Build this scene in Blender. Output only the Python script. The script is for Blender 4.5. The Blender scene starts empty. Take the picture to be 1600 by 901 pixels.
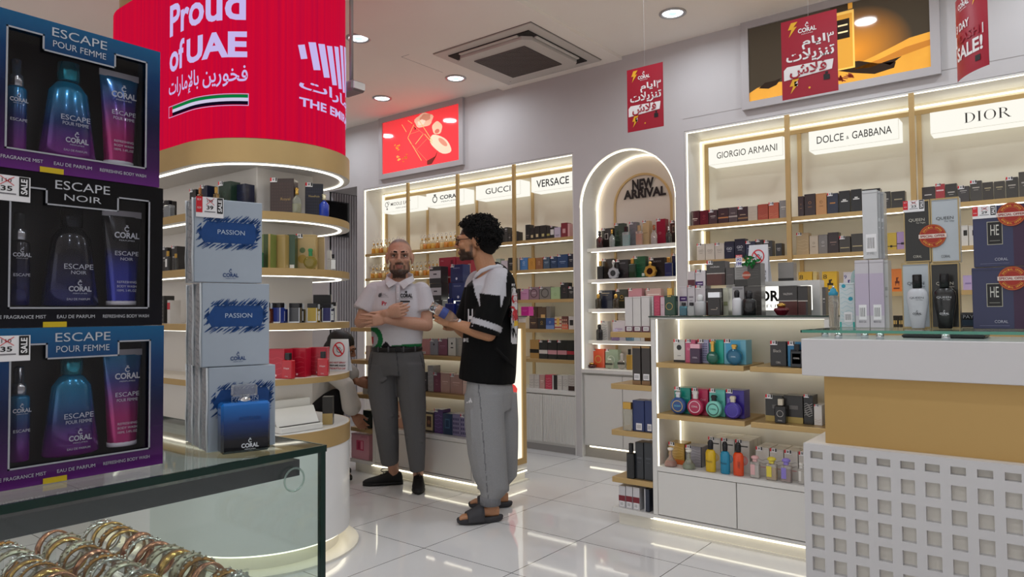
import bpy, bmesh, math, random
from mathutils import Vector as V, Matrix
from mathutils.bvhtree import BVHTree
random.seed(7)
SC = bpy.context.scene
COL = SC.collection
# ------------------------------------------------------------------ camera, world, exposure
FPX, HC = 1094.23, 1.27                      # focal length in pixels of the 1600 px frame, eye height
YAW, PIT, ROL = math.radians(38.138), math.radians(1.926), math.radians(-.485)
_f = V((-math.sin(YAW)*math.cos(PIT), math.cos(YAW)*math.cos(PIT), math.sin(PIT)))
_r0 = V((math.cos(YAW), math.sin(YAW), 0)); _u0 = _r0.cross(_f)
CR = _r0*math.cos(ROL)+_u0*math.sin(ROL); CU = _u0*math.cos(ROL)-_r0*math.sin(ROL); CF = _f
CO = V((0, 0, HC))
cd = bpy.data.cameras.new('camera'); cam = bpy.data.objects.new('camera', cd); COL.objects.link(cam)
cd.sensor_width = 36; cd.lens = FPX/1600*36; cd.clip_start = .05
cam.matrix_world = Matrix(((CR.x, CU.x, -CF.x, CO.x), (CR.y, CU.y, -CF.y, CO.y), (CR.z, CU.z, -CF.z, CO.z), (0, 0, 0, 1)))
SC.camera = cam
SC.view_settings.view_transform = 'Standard'; SC.view_settings.look = 'None'
SC.view_settings.exposure = 0.0; SC.view_settings.gamma = 1; SC.view_settings.use_curve_mapping = False
w = bpy.data.worlds.new('world'); SC.world = w; w.use_nodes = True
w.node_tree.nodes['Background'].inputs[0].default_value = (.95, .93, .92, 1)
w.node_tree.nodes['Background'].inputs[1].default_value = .95
DOWN_W, DOWN_DISC, STRIP, SIGN, SCREEN = 5.2, 6.0, 3.0, 1.0, .85     # lamp powers / emission strengths
DOWN_COL = (.86, .93, 1.0); STRIP_COL = (1.0, .93, .72)
# ------------------------------------------------------------------ from a picture point to the place where the thing stands
def ray(px, py): return CF + CR*((px-800)/FPX) - CU*((py-450.5)/FPX)
def onY(px, py, Y): d = ray(px, py); return CO + d*(Y/d.y)
def onX(px, py, X): d = ray(px, py); return CO + d*(X/d.x)
def onZ(px, py, z): d = ray(px, py); return CO + d*((z-HC)/d.z)
def at(px, py, dep): return CO + ray(px, py)*dep
def Xat(px, Y, z):                            # x of the point on the line (Y, z) seen at column px
    q = (px-800)/FPX; b = V((0, Y, z-HC)); return (q*b.dot(CF)-b.dot(CR))/(CR.x-q*CF.x)
def Zat(py, X, Y):
    q = -(py-450.5)/FPX; b = V((X, Y, 0)); return HC + (q*b.dot(CF)-b.dot(CU))/(CU.z-q*CF.z)
# ------------------------------------------------------------------ materials
def lin(h):
    h = h.lstrip('#'); o = []
    for i in (0, 2, 4):
        c = int(h[i:i+2], 16)/255; o.append(c/12.92 if c <= .04045 else ((c+.055)/1.055)**2.4)
    return (*o, 1)
_M = {}
def mat(h, rough=.45, metal=0, emit=0, trans=0, coat=0, alpha=1, noise=0, ior=1.45, bump=0, nscale=40):
    k = (h, rough, metal, emit, trans, coat, alpha, noise, bump, nscale)
    if k in _M: return _M[k]
    m = bpy.data.materials.new('m_'+h.strip('#')); m.use_nodes = True; nt = m.node_tree; b = nt.nodes['Principled BSDF']
    c = lin(h); b.inputs['Base Color'].default_value = c; b.inputs['Roughness'].default_value = rough
    b.inputs['Metallic'].default_value = metal; b.inputs['IOR'].default_value = ior
    b.inputs['Transmission Weight'].default_value = trans; b.inputs['Coat Weight'].default_value = coat
    b.inputs['Alpha'].default_value = alpha
    if emit:
        b.inputs['Emission Color'].default_value = c; b.inputs['Emission Strength'].default_value = emit
    if noise or bump:
        tc = nt.nodes.new('ShaderNodeTexCoord'); n = nt.nodes.new('ShaderNodeTexNoise'); n.inputs['Scale'].default_value = nscale
        n.inputs['Detail'].default_value = 5
        nt.links.new(tc.outputs['Object'], n.inputs['Vector'])
        if noise:
            mx = nt.nodes.new('ShaderNodeMix'); mx.data_type = 'RGBA'
            mx.inputs[6].default_value = tuple(x*(1-noise) for x in c[:3])+(1,); mx.inputs[7].default_value = tuple(min(1, x*(1+noise)) for x in c[:3])+(1,)
            nt.links.new(n.outputs['Fac'], mx.inputs[0]); nt.links.new(mx.outputs[2], b.inputs['Base Color'])
        if bump:
            bp = nt.nodes.new('ShaderNodeBump'); bp.inputs['Strength'].default_value = bump; bp.inputs['Distance'].default_value = .002
            nt.links.new(n.outputs['Fac'], bp.inputs['Height']); nt.links.new(bp.outputs['Normal'], b.inputs['Normal'])
    _M[k] = m; return m
def emi(h, s, name=None):
    k = ('emi', h, s)
    if k in _M: return _M[k]
    m = bpy.data.materials.new(name or 'glow'); m.use_nodes = True; nt = m.node_tree
    nt.nodes.remove(nt.nodes['Principled BSDF']); e = nt.nodes.new('ShaderNodeEmission')
    e.inputs[0].default_value = lin(h) if isinstance(h, str) else (*h, 1); e.inputs[1].default_value = s
    nt.links.new(e.outputs[0], nt.nodes['Material Output'].inputs[0]); _M[k] = m; return m
def pane(tint='#f8fbfa', gloss=.1):           # clear sheet glass / film: mostly see-through with a mirror share
    k = ('pane', tint, gloss)
    if k in _M: return _M[k]
    m = bpy.data.materials.new('clear_pane'); m.use_nodes = True; nt = m.node_tree
    nt.nodes.remove(nt.nodes['Principled BSDF'])
    t = nt.nodes.new('ShaderNodeBsdfTransparent'); t.inputs[0].default_value = lin(tint)
    g = nt.nodes.new('ShaderNodeBsdfGlossy'); g.inputs['Roughness'].default_value = .03
    lw = nt.nodes.new('ShaderNodeLayerWeight'); lw.inputs[0].default_value = .5; pw = nt.nodes.new('ShaderNodeMath'); pw.operation = 'POWER'; pw.inputs[1].default_value = 4
    f = nt.nodes.new('ShaderNodeMath'); f.operation = 'MULTIPLY_ADD'; f.inputs[1].default_value = .75; f.inputs[2].default_value = .02+gloss*.2
    nt.links.new(lw.outputs['Facing'], pw.inputs[0]); nt.links.new(pw.outputs[0], f.inputs[0])
    x = nt.nodes.new('ShaderNodeMixShader'); nt.links.new(f.outputs[0], x.inputs[0]); nt.links.new(t.outputs[0], x.inputs[1]); nt.links.new(g.outputs[0], x.inputs[2])
    nt.links.new(x.outputs[0], nt.nodes['Material Output'].inputs[0]); _M[k] = m; return m
def glass(h='#ffffff', rough=.02): return mat(h, rough, trans=.92)
WHITE = mat('#dcdad6', .35, noise=.02, nscale=3); WALLP = mat('#c6c2c2', .6, noise=.03, nscale=6)
GOLD = mat('#bd9f6c', .4, metal=.45, noise=.06, nscale=9); GOLDP = mat('#c8ab78', .45, metal=.3)
CHROME = mat('#d8dade', .12, metal=1); BLACK = mat('#141315', .35); STRIPM = emi(STRIP_COL, STRIP, 'strip_light')
WSTRIP = emi((1, .95, .80), STRIP*1.3, 'shelf_strip_light')
# ------------------------------------------------------------------ mesh builder
_txt = {}
def text_geo(s, bold=0, shear=0):
    k = (s, bold, shear)
    if k not in _txt:
        c = bpy.data.curves.new('t', 'FONT'); c.body = s; c.resolution_u = 3; c.offset = bold; c.shear = shear
        o = bpy.data.objects.new('t', c); me = bpy.data.meshes.new_from_object(o)
        vs = [(v.co.x, v.co.y) for v in me.vertices]; fs = [tuple(p.vertices) for p in me.polygons]
        x0 = min(v[0] for v in vs); x1 = max(v[0] for v in vs); y0 = min(v[1] for v in vs); y1 = max(v[1] for v in vs)
        _txt[k] = ([((x-x0)/(x1-x0)-.5, (y-y0)/(y1-y0)-.5) for x, y in vs], fs)
        bpy.data.objects.remove(o); bpy.data.curves.remove(c); bpy.data.meshes.remove(me)
    return _txt[k]
class MB:
    def __init__(s): s.v = []; s.f = []; s.mi = []; s.ms = []; s.sm = []; s.T = None
    def m(s, m):
        if isinstance(m, str): m = mat(m)
        if m not in s.ms: s.ms.append(m)
        return s.ms.index(m)
    def add(s, vs, fs, m, smooth=False):
        k = len(s.v); i = s.m(m)
        s.v += [(s.T @ V(v)) if s.T else V(v) for v in vs]
        for f in fs: s.f.append(tuple(k+a for a in f)); s.mi.append(i); s.sm.append(smooth)
    def box(s, x0, x1, y0, y1, z0, z1, m, ch=0):
        if ch:
            ch = min(ch, (x1-x0)*.45, (y1-y0)*.45, (z1-z0)*.45)
            vs = []
            for X, a in ((x0, 1), (x1, -1)):
                for Y, b in ((y0, 1), (y1, -1)):
                    for Z, c in ((z0, 1), (z1, -1)):
                        vs += [(X, Y+b*ch, Z+c*ch), (X+a*ch, Y, Z+c*ch), (X+a*ch, Y+b*ch, Z)]
            bm = bmesh.new(); bv = [bm.verts.new(v) for v in vs]
            r = bmesh.ops.convex_hull(bm, input=bv); bm.verts.index_update()
            bmesh.ops.dissolve_limit(bm, angle_limit=.01, verts=bm.verts, edges=bm.edges); bm.verts.index_update()
            s.add([v.co.copy() for v in bm.verts], [[v.index for v in f.verts] for f in bm.faces], m); bm.free(); return
        s.add([(x0, y0, z0), (x1, y0, z0), (x1, y1, z0), (x0, y1, z0), (x0, y0, z1), (x1, y0, z1), (x1, y1, z1), (x0, y1, z1)],
              [(0, 3, 2, 1), (4, 5, 6, 7), (0, 1, 5, 4), (1, 2, 6, 5), (2, 3, 7, 6), (3, 0, 4, 7)], m)
    def quad(s, a, b, c, d, m): s.add([a, b, c, d], [(0, 1, 2, 3)], m)
    def rect(s, x0, x1, y, z0, z1, m): s.quad((x0, y, z0), (x1, y, z0), (x1, y, z1), (x0, y, z1), m)   # upright, faces -y
    def disc(s, cx, y, cz, r, m, n=20, sx=1, r2=0):
        o = [(cx+sx*r*math.cos(2*math.pi*i/n), y, cz+r*math.sin(2*math.pi*i/n)) for i in range(n)]
        if not r2: s.add(o, [tuple(range(n))], m); return
        q = [(cx+sx*r2*math.cos(2*math.pi*i/n), y, cz+r2*math.sin(2*math.pi*i/n)) for i in range(n)]
        s.add(o+q, [(i, (i+1) % n, n+(i+1) % n, n+i) for i in range(n)], m)
    def lathe(s, prof, m, c=(0, 0, 0), n=18, sx=1, sy=1, smooth=True):
        vs = []; fs = []; k = len(prof)
        for r, z in prof:
            for i in range(n):
                a = 2*math.pi*i/n; vs.append((c[0]+sx*r*math.cos(a), c[1]+sy*r*math.sin(a), c[2]+z))
        for j in range(k-1):
            for i in range(n): fs.append((j*n+i, j*n+(i+1) % n, (j+1)*n+(i+1) % n, (j+1)*n+i))
        if prof[0][0] > 1e-5: fs.append(tuple(range(n-1, -1, -1)))
        if prof[-1][0] > 1e-5: fs.append(tuple((k-1)*n+i for i in range(n)))
        s.add(vs, fs, m, smooth)
    def tube(s, pts, rad, m, n=10, closed=False, smooth=True, flat=1, up=None):
        pts = [V(p) for p in pts]; k = len(pts); rad = rad if isinstance(rad, (list, tuple)) else [rad]*k
        vs = []; fs = []; prev = None
        for i, p in enumerate(pts):
            t = (pts[(i+1) % k]-pts[i-1]) if closed else (pts[min(i+1, k-1)]-pts[max(i-1, 0)])
            t.normalize(); a = (V(up) if up else (prev or (V((0, 0, 1)) if abs(t.z) < .9 else V((1, 0, 0)))))
            a = (a-t*a.dot(t)); a = a.normalized() if a.length > 1e-6 else t.orthogonal().normalized(); prev = a; b = t.cross(a)
            r = rad[i]; ra, rb = (r if isinstance(r, tuple) else (r, r*flat))
            for j in range(n):
                q = 2*math.pi*j/n; vs.append(p+a*(ra*math.cos(q))+b*(rb*math.sin(q)))
        for i in range(k if closed else k-1):
            for j in range(n):
                i2 = (i+1) % k; fs.append((i*n+j, i*n+(j+1) % n, i2*n+(j+1) % n, i2*n+j))
        if not closed: fs += [tuple(range(n-1, -1, -1)), tuple((k-1)*n+j for j in range(n))]
        s.add(vs, fs, m, smooth)
    def ball(s, c, r, m, n=14, k=9):
        r = r if isinstance(r, (tuple, list)) else (r, r, r)
        s.lathe([(math.sin(math.pi*i/k) if 0 < i < k else 0, -math.cos(math.pi*i/k)) for i in range(k+1)], m, n=n) if False else None
        vs = [(c[0], c[1], c[2]-r[2])]; fs = []
        for i in range(1, k):
            t = math.pi*i/k
            for j in range(n): q = 2*math.pi*j/n; vs.append((c[0]+r[0]*math.sin(t)*math.cos(q), c[1]+r[1]*math.sin(t)*math.sin(q), c[2]-r[2]*math.cos(t)))
        vs.append((c[0], c[1], c[2]+r[2])); L = len(vs)-1
        for j in range(n): fs.append((0, 1+(j+1) % n, 1+j)); fs.append((L, 1+(k-2)*n+j, 1+(k-2)*n+(j+1) % n))
        for i in range(k-2):
            for j in range(n): a = 1+i*n; fs.append((a+j, a+(j+1) % n, a+n+(j+1) % n, a+n+j))
        s.add(vs, fs, m, True)
    def prism(s, poly, z0, z1, m, smooth=False):     # plan polygon (counter-clockwise) from z0 to z1
        n = len(poly); vs = [(x, y, z0) for x, y in poly]+[(x, y, z1) for x, y in poly]
        s.add(vs, [tuple(range(n-1, -1, -1)), tuple(range(n, 2*n))], m)
        s.add(vs, [(i, (i+1) % n, n+(i+1) % n, n+i) for i in range(n)], m, smooth)
    def slab(s, poly, y0, y1, m):                     # front outline (x,z) from y0 back to y1
        n = len(poly); vs = [(x, y0, z) for x, z in poly]+[(x, y1, z) for x, z in poly]
        s.add(vs, [tuple(range(n)), tuple(range(2*n-1, n-1, -1))]+[(i, n+i, n+(i+1) % n, (i+1) % n) for i in range(n)], m)
    def poly(s, pts, y, m): s.add([(x, y, z) for x, z in pts], [tuple(range(len(pts)))], m)
    def text(s, t, cx, y, cz, w, h, m, bold=0, shear=0, fn=None):
        vs, fs = text_geo(t, bold, shear)
        s.add([fn(cx+u*w, cz+v*h) if fn else (cx+u*w, y, cz+v*h) for u, v in vs], fs, m)
    def mesh(s, name):
        me = bpy.data.meshes.new(name); me.from_pydata([tuple(v) for v in s.v], [], s.f)
        for m in s.ms: me.materials.append(m)
        me.polygons.foreach_set('material_index', s.mi); me.polygons.foreach_set('use_smooth', s.sm); me.update(); return me
def put(name, mb, parent=None):
    o = bpy.data.objects.new(name, mb.mesh(name) if isinstance(mb, MB) else mb); COL.objects.link(o); o.parent = parent; return o
def tag(o, label, cat, group=None):
    o['label'] = label; o['category'] = cat
    if group: o['group'] = group
    return o
def struct(name, mb): o = put(name, mb); o['kind'] = 'structure'; return o
def thing(name, label, cat, loc=(0, 0, 0), rz=0, group=None):
    o = bpy.data.objects.new(name, None); COL.objects.link(o); o.location = loc; o.rotation_euler = (0, 0, rz); o.empty_display_size = .1
    return tag(o, label, cat, group)
def solo(name, mb, label, cat, loc=(0, 0, 0), rz=0, group=None):
    o = put(name, mb); o.location = loc; o.rotation_euler = (0, 0, rz); return tag(o, label, cat, group)
def part(name, mb, parent, label=None):
    o = put(name, mb, parent)
    if label: o['label'] = label
    return o
ORD = ['first', 'second', 'third', 'fourth', 'fifth', 'sixth', 'seventh', 'eighth', 'ninth', 'tenth'] + ['%dth' % i for i in range(11, 40)]
ORD[20] = '21st'; ORD[21] = '22nd'; ORD[22] = '23rd'; ORD[30] = '31st'; ORD[31] = '32nd'
# ------------------------------------------------------------------ the setting
YW, ZC = 5.23, 3.44
XL, XR, YB = -9.0, 4.2, -4.5
def floor_mat():
    m = bpy.data.materials.new('white_gloss_tiles'); m.use_nodes = True; nt = m.node_tree; b = nt.nodes['Principled BSDF']; L = nt.links.new
    tc = nt.nodes.new('ShaderNodeTexCoord'); mp = nt.nodes.new('ShaderNodeMapping'); mp.inputs['Location'].default_value = (2.747+.6*10, -2.71+.6*20, 0)
    L(tc.outputs['Object'], mp.inputs[0]); sx = nt.nodes.new('ShaderNodeSeparateXYZ'); L(mp.outputs[0], sx.inputs[0]); g = []
    for ax in (0, 1):
        a = nt.nodes.new('ShaderNodeMath'); a.operation = 'PINGPONG'; a.inputs[1].default_value = .3; L(sx.outputs[ax], a.inputs[0])
        c = nt.nodes.new('ShaderNodeMath'); c.operation = 'LESS_THAN'; c.inputs[1].default_value = .0022; L(a.outputs[0], c.inputs[0]); g.append(c)
    mx = nt.nodes.new('ShaderNodeMath'); mx.operation = 'MAXIMUM'; L(g[0].outputs[0], mx.inputs[0]); L(g[1].outputs[0], mx.inputs[1])
    n = nt.nodes.new('ShaderNodeTexNoise'); n.inputs['Scale'].default_value = 1.3; L(tc.outputs['Object'], n.inputs[0])
    r = nt.nodes.new('ShaderNodeMix'); r.data_type = 'RGBA'; r.inputs[6].default_value = lin('#d3d2d2'); r.inputs[7].default_value = lin('#dedddd'); L(n.outputs[0], r.inputs[0])
    x = nt.nodes.new('ShaderNodeMix'); x.data_type = 'RGBA'; x.inputs[7].default_value = lin('#3c3a38'); L(mx.outputs[0], x.inputs[0]); L(r.outputs[2], x.inputs[6])
    L(x.outputs[2], b.inputs['Base Color']); b.inputs['Roughness'].default_value = .05; b.inputs['IOR'].default_value = 1.6
    return m
b = MB(); b.box(XL, XR, YB, 8, -.1, 0, floor_mat()); struct('floor', b)
CEIL = mat('#fff6ec', .8, noise=.02, nscale=4)
b = MB(); b.box(XL, XR, YB, 8, ZC, ZC+.15, CEIL)
b.box(-4.197, -2.893, 2.35, YW-.001, ZC-.03, ZC, CEIL)           # shallow plaster box round the air conditioner
for (p, q) in (((-4.55, 2.6), (-4.55, 3.2)), ((-4.55, 3.2), (-3.95, 3.2)), ((-4.35, 4.05), (-4.35, 4.55)), ((-4.35, 4.05), (-3.75+.0, 4.05))):   # access-panel joints
    b.box(min(p[0], q[0])-.002, max(p[0], q[0])+.002, min(p[1], q[1])-.002, max(p[1], q[1])+.002, ZC-.0305 if p[0] > -4.19 else ZC-.0005, ZC, '#7d756f')
struct('ceiling', b)
b = MB()
def wseg(x0, x1, z0, z1, y1=5.85): b.box(x0, x1, YW, y1, z0, z1, WALLP)
wseg(XL, -6.9, 0, ZC); wseg(-6.9, -6.37, 2.736, ZC, 7.6); wseg(-6.37, -6.262, 0, ZC); wseg(-6.262, -3.398, 2.688, ZC); wseg(-2.342, 1.75, 2.702, ZC); wseg(1.75, XR, 0, ZC)
AX0, AX1 = -3.34, -2.424; AC, AR = (AX0+AX1)/2, (AX1-AX0)/2; AZ = 2.644-AR
wseg(-3.398, AX0, 0, ZC); wseg(AX1, -2.342, 0, ZC)
N = 40
for i in range(N):                                                # wall above the arched niche
    a0, a1 = math.pi*i/N, math.pi*(i+1)/N
    x0, x1 = AC-AR*math.cos(a0), AC-AR*math.cos(a1); z0, z1 = AZ+AR*math.sin(a0), AZ+AR*math.sin(a1)
    b.quad((x0, YW, z0), (x1, YW, z1), (x1, YW, ZC), (x0, YW, ZC), WALLP)
    b.add([(x0, YW, z0), (x1, YW, z1), (x1, 5.56, z1), (x0, 5.56, z0)], [(3, 2, 1, 0)], WHITE, True)
for x in (AX0, AX1): b.box(min(x, x+(.004 if x == AX0 else -.004)), max(x, x+(.004 if x == AX0 else -.004)), YW, 5.56, 0, AZ, WHITE)
b.box(AX0-.02, AX1+.02, 5.56, 5.85, 0, ZC, mat('#d3cec6', .5))
b.box(-2.35, 1.75, YW-.0015, YW, 2.80, 2.803, '#9a9492')          # fine joint line over the cabinets
struct('wall_back', b)
b = MB(); b.box(-9.1, XL, YB, 8, 0, ZC, WALLP); struct('wall_left', b)
b = MB(); b.box(XR, XR+.1, YB, 8, 0, ZC, WALLP); struct('wall_right', b)
b = MB(); b.box(-6.9, -6.37, 7.6, 7.7, 0, ZC, WALLP); b.box(-6.93, -6.9, YW+.02, 7.6, 0, 2.736, mat('#a9a6a9', .6))
FLUT = mat('#aaa7aa', .6)
for i in range(60):                                               # fluted grey boards of the passage
    y = 5.27+i*.038; b.box(-6.9, -6.888, y, y+.026, 0, 2.73, FLUT)
struct('wall_passage', b)
# ------------------------------------------------------------------ ceiling lamps
def W(loc): b = MB(); b.T = Matrix.Translation(-V(loc)); return b
RIM = mat('#b9b6b6', .3, metal=.6)
DISC = emi(DOWN_COL, DOWN_DISC, 'lamp_glow')
def downlight(x, y, label, z=ZC, power=DOWN_W):
    t = thing('ceiling_downlight', label, 'ceiling light', (x, y, z), group='recessed ceiling downlights')
    r = MB(); r.lathe([(.098, 0), (.098, -.006), (.082, -.012), (.074, -.004), (.072, 0)], RIM, n=28); part('trim_ring', r, t)
    g = MB(); g.lathe([(.0, -.004), (.04, -.0045), (.072, -.002), (.0725, 0)], DISC, n=28); part('diffuser', g, t)
    ln = MB(); ln.lathe([(.03, -.0046), (.03, -.007), (.027, -.007), (.027, -.0046)], mat('#a9dcec', .2, emit=1.2), n=20); part('lens_ring', ln, t)
    ld = bpy.data.lights.new('downlight_beam', 'AREA'); ld.shape = 'DISK'; ld.size = .14; ld.energy = power; ld.color = DOWN_COL; ld.spread = math.radians(170)
    lo = bpy.data.objects.new('downlight_beam', ld); COL.objects.link(lo); lo.parent = t; lo.location = (0, 0, -.02)
for x, y, l in ((-4.309, 3.553, 'recessed round downlight nearest the red curved screen'), (-3.546, 3.595, 'recessed round downlight between red screen and air conditioner'),
                (-4.361, 4.736, 'recessed round downlight above the red poster beside the air conditioner'), (-5.347, 4.711, 'recessed round downlight over the left end of the red poster'),
                (-2.178, 4.70, 'recessed round downlight above the small hanging red flyer')):
    downlight(x, y, l)
for x, y in ((-1.1, 4.7), (0, 4.7), (1.1, 4.7), (-6.4, 4.7), (-1.9, 3.57), (-.6, 3.57), (.7, 3.57), (-2.6, 2.0), (-1.3, 2.0), (0, 2.0), (1.3, 2.0), (-2.6, .6), (-1.3, .6), (0, .6), (1.3, .6), (-2.6, -1), (-1, -1), (.7, -1), (2.6, 3), (2.6, .6)):  # lamps beyond the view, added along the grid to light the foreground
    downlight(x, y, 'unseen round downlight added along the ceiling grid to light the foreground')
t = thing('air_conditioner_cassette', 'white square ceiling cassette air conditioner with dark grille', 'air conditioner', (-3.53, 4.61, ZC-.03))
b = MB(); f = mat('#cfc8c0', .5); dk = mat('#4a433d', .7)
for x0, x1, y0, y1 in ((-.5, -.415, -.5, .5), (.415, .5, -.5, .5), (-.415, .415, -.5, -.415), (-.415, .415, .415, .5)): b.box(x0, x1, y0, y1, -.012, 0, f)
for k in (-1, 1):
    b.box(min(k*.5, k*.505), max(k*.5, k*.505), -.505, .505, -.004, 0, '#6b5f58'); b.box(-.505, .505, min(k*.5, k*.505), max(k*.5, k*.505), -.004, 0, '#6b5f58')
part('trim_frame', b, t)
b = MB(); b.box(-.415, .415, -.415, .415, -.02, -.005, mat('#2a2624', .8)); part('air_slot', b, t)
b = MB(); P = .375; c = .06
b.prism([(-P+c, -P), (P-c, -P), (P, -P+c), (P, P-c), (P-c, P), (-P+c, P), (-P, P-c), (-P, -P+c)], -.05, -.02, f); part('cover_plate', b, t)
b = MB(); b.box(-.262, .262, -.262, .262, -.052, -.05, '#3d3733')
for i in range(24): y = -.262+i*.524/23.5; b.box(-.262, .262, y, y+.007, -.058, -.052, '#6f665f')
for i in range(20): x = -.262+i*.524/19.5; b.box(x, x+.004, -.262, .262, -.057, -.052, '#5d554f')
part('grille', b, t)
for a in range(4):
    b = MB(); b.T = Matrix.Rotation(a*math.pi/2, 4, 'Z'); b.box(-.3, .3, -.411, -.387, -.03, -.018, mat('#d8d2ca', .4)); part('louvre_flap', b, t)
t = thing('ceiling_projector', 'small dark grey ceiling projector by the red screen', 'projector', (-3.15, 2.85, 2.66))
_p = at(549, 138, 4.1); t.location = _p  # projector body, gives no light
b = MB(); b.box(-.09, .07, -.05, .05, -.03, .03, mat('#77706c', .35), .012); part('housing', b, t)
b = MB(); b.tube([(0, 0, .03), (0, 0, ZC-_p.z)], .012, '#8d8783'); part('drop_rod', b, t)
b = MB(); b.box(.065, .075, -.04, .04, -.02, .02, mat('#cfc9c4', .2)); part('lens', b, t)
# ------------------------------------------------------------------ lettering helpers
INK = mat('#171517', .4); AR_DAYS = '\uFEE1\uFE8E\uFEF3\uFE8D \u0663'; AR_SALES = '\uFE95\uFEFC\uFEF3\uFEB0\uFEE8\uFE97'; AR_FLASH = '\uFEB5\uFEFC\uFED3'
AR_PROUD = '\uFE95\uFE8D\uFEAD\uFE8E\uFEE3\uFEF9\uFE8E\uFE91 \uFEE6\uFEF3\uFEAD\uFEEE\uFEA8\uFED3'; AR_EMIR = '\uFE95\uFE8D\uFEAD\uFE8E\uFEE3\uFEF9\uFE8D'
def logo(b, cx, y, cz, w, m, fn=None, small=True):     # bottle mark over the word, width w
    h = w*.26
    b.text('CORAL', cx, y, cz, w, h, m, bold=.03, fn=fn)
    if small: b.text('PERFUMES', cx, y, cz-h*.85, w*.62, h*.22, m, fn=fn)
    r = h*.42; zc = cz+h*1.02
    for a0, a1, o in ((.15, .85, 0),):
        q = []
        for i in range(13): a = 2*math.pi*(.1+.8*i/12); q.append((a, 1))
        vs = []
        for a, _ in q:
            for rr in (r, r*.62): p = (cx+rr*math.cos(a), cz*0+zc+rr*math.sin(a)); vs.append(fn(*p) if fn else (p[0], y, p[1]))
        b.add(vs, [(2*i, 2*i+2, 2*i+3, 2*i+1) for i in range(12)], m)
    c = [(cx-r*.4, zc+r*1.1), (cx+r*.4, zc+r*1.1), (cx+r*.4, zc+r*1.5), (cx-r*.4, zc+r*1.5)]
    b.add([fn(*p) if fn else (p[0], y, p[1]) for p in c], [(0, 1, 2, 3)], m)
def serif(b, s, x0, x1, y, z0, z1, m):                # high-contrast roman capitals drawn as strokes
    h = z1-z0; wd = {'D': .95, 'I': .42, 'O': 1.02, 'R': .98}; gap = .16; tot = sum(wd[c] for c in s)+gap*(len(s)-1); k = (x1-x0)/tot; x = x0; th, tn = .15*h, .03*h
    def R(a, c, d, e): b.rect(a, c, y, d, e, m)
    def arc(cx, cz, rx, rz, a0, a1):
        n = 18; vs = []
        for i in range(n+1):
            a = a0+(a1-a0)*i/n; t = abs(math.cos(a)); vs += [(cx+rx*math.cos(a), y, cz+rz*math.sin(a)), (cx+(rx-(tn+(th-tn)*t))*math.cos(a), y, cz+(rz-tn)*math.sin(a))]
        b.add(vs, [(2*i, 2*i+2, 2*i+3, 2*i+1) for i in range(n)], m)
    for c in s:
        w_ = wd[c]*k; st = x+.12*k
        if c in 'DIR':
            R(st, st+th, z0, z1); R(st-.09*k, st+th+.09*k, z0, z0+tn); R(st-.09*k, st+th+.09*k, z1-tn, z1)
        if c == 'D': arc(st+th, (z0+z1)/2, w_-(st+th-x), h/2, -math.pi/2, math.pi/2)
        if c == 'O': arc(x+w_/2, (z0+z1)/2, w_/2, h/2, 0, 2*math.pi)
        if c == 'R':
            arc(st+th, z1-h*.26, w_*.78-(st+th-x), h*.26, -math.pi/2, math.pi/2)
            b.add([(st+th+.14*k, y, z1-h*.52), (st+th+.14*k+th*.95, y, z1-h*.52), (x+w_+.04*k, y, z0), (x+w_-th*.9, y, z0)], [(3, 2, 1, 0)], m); R(x+w_-th*.9, x+w_+.1*k, z0, z0+tn)
        x += w_+gap*k
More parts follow.
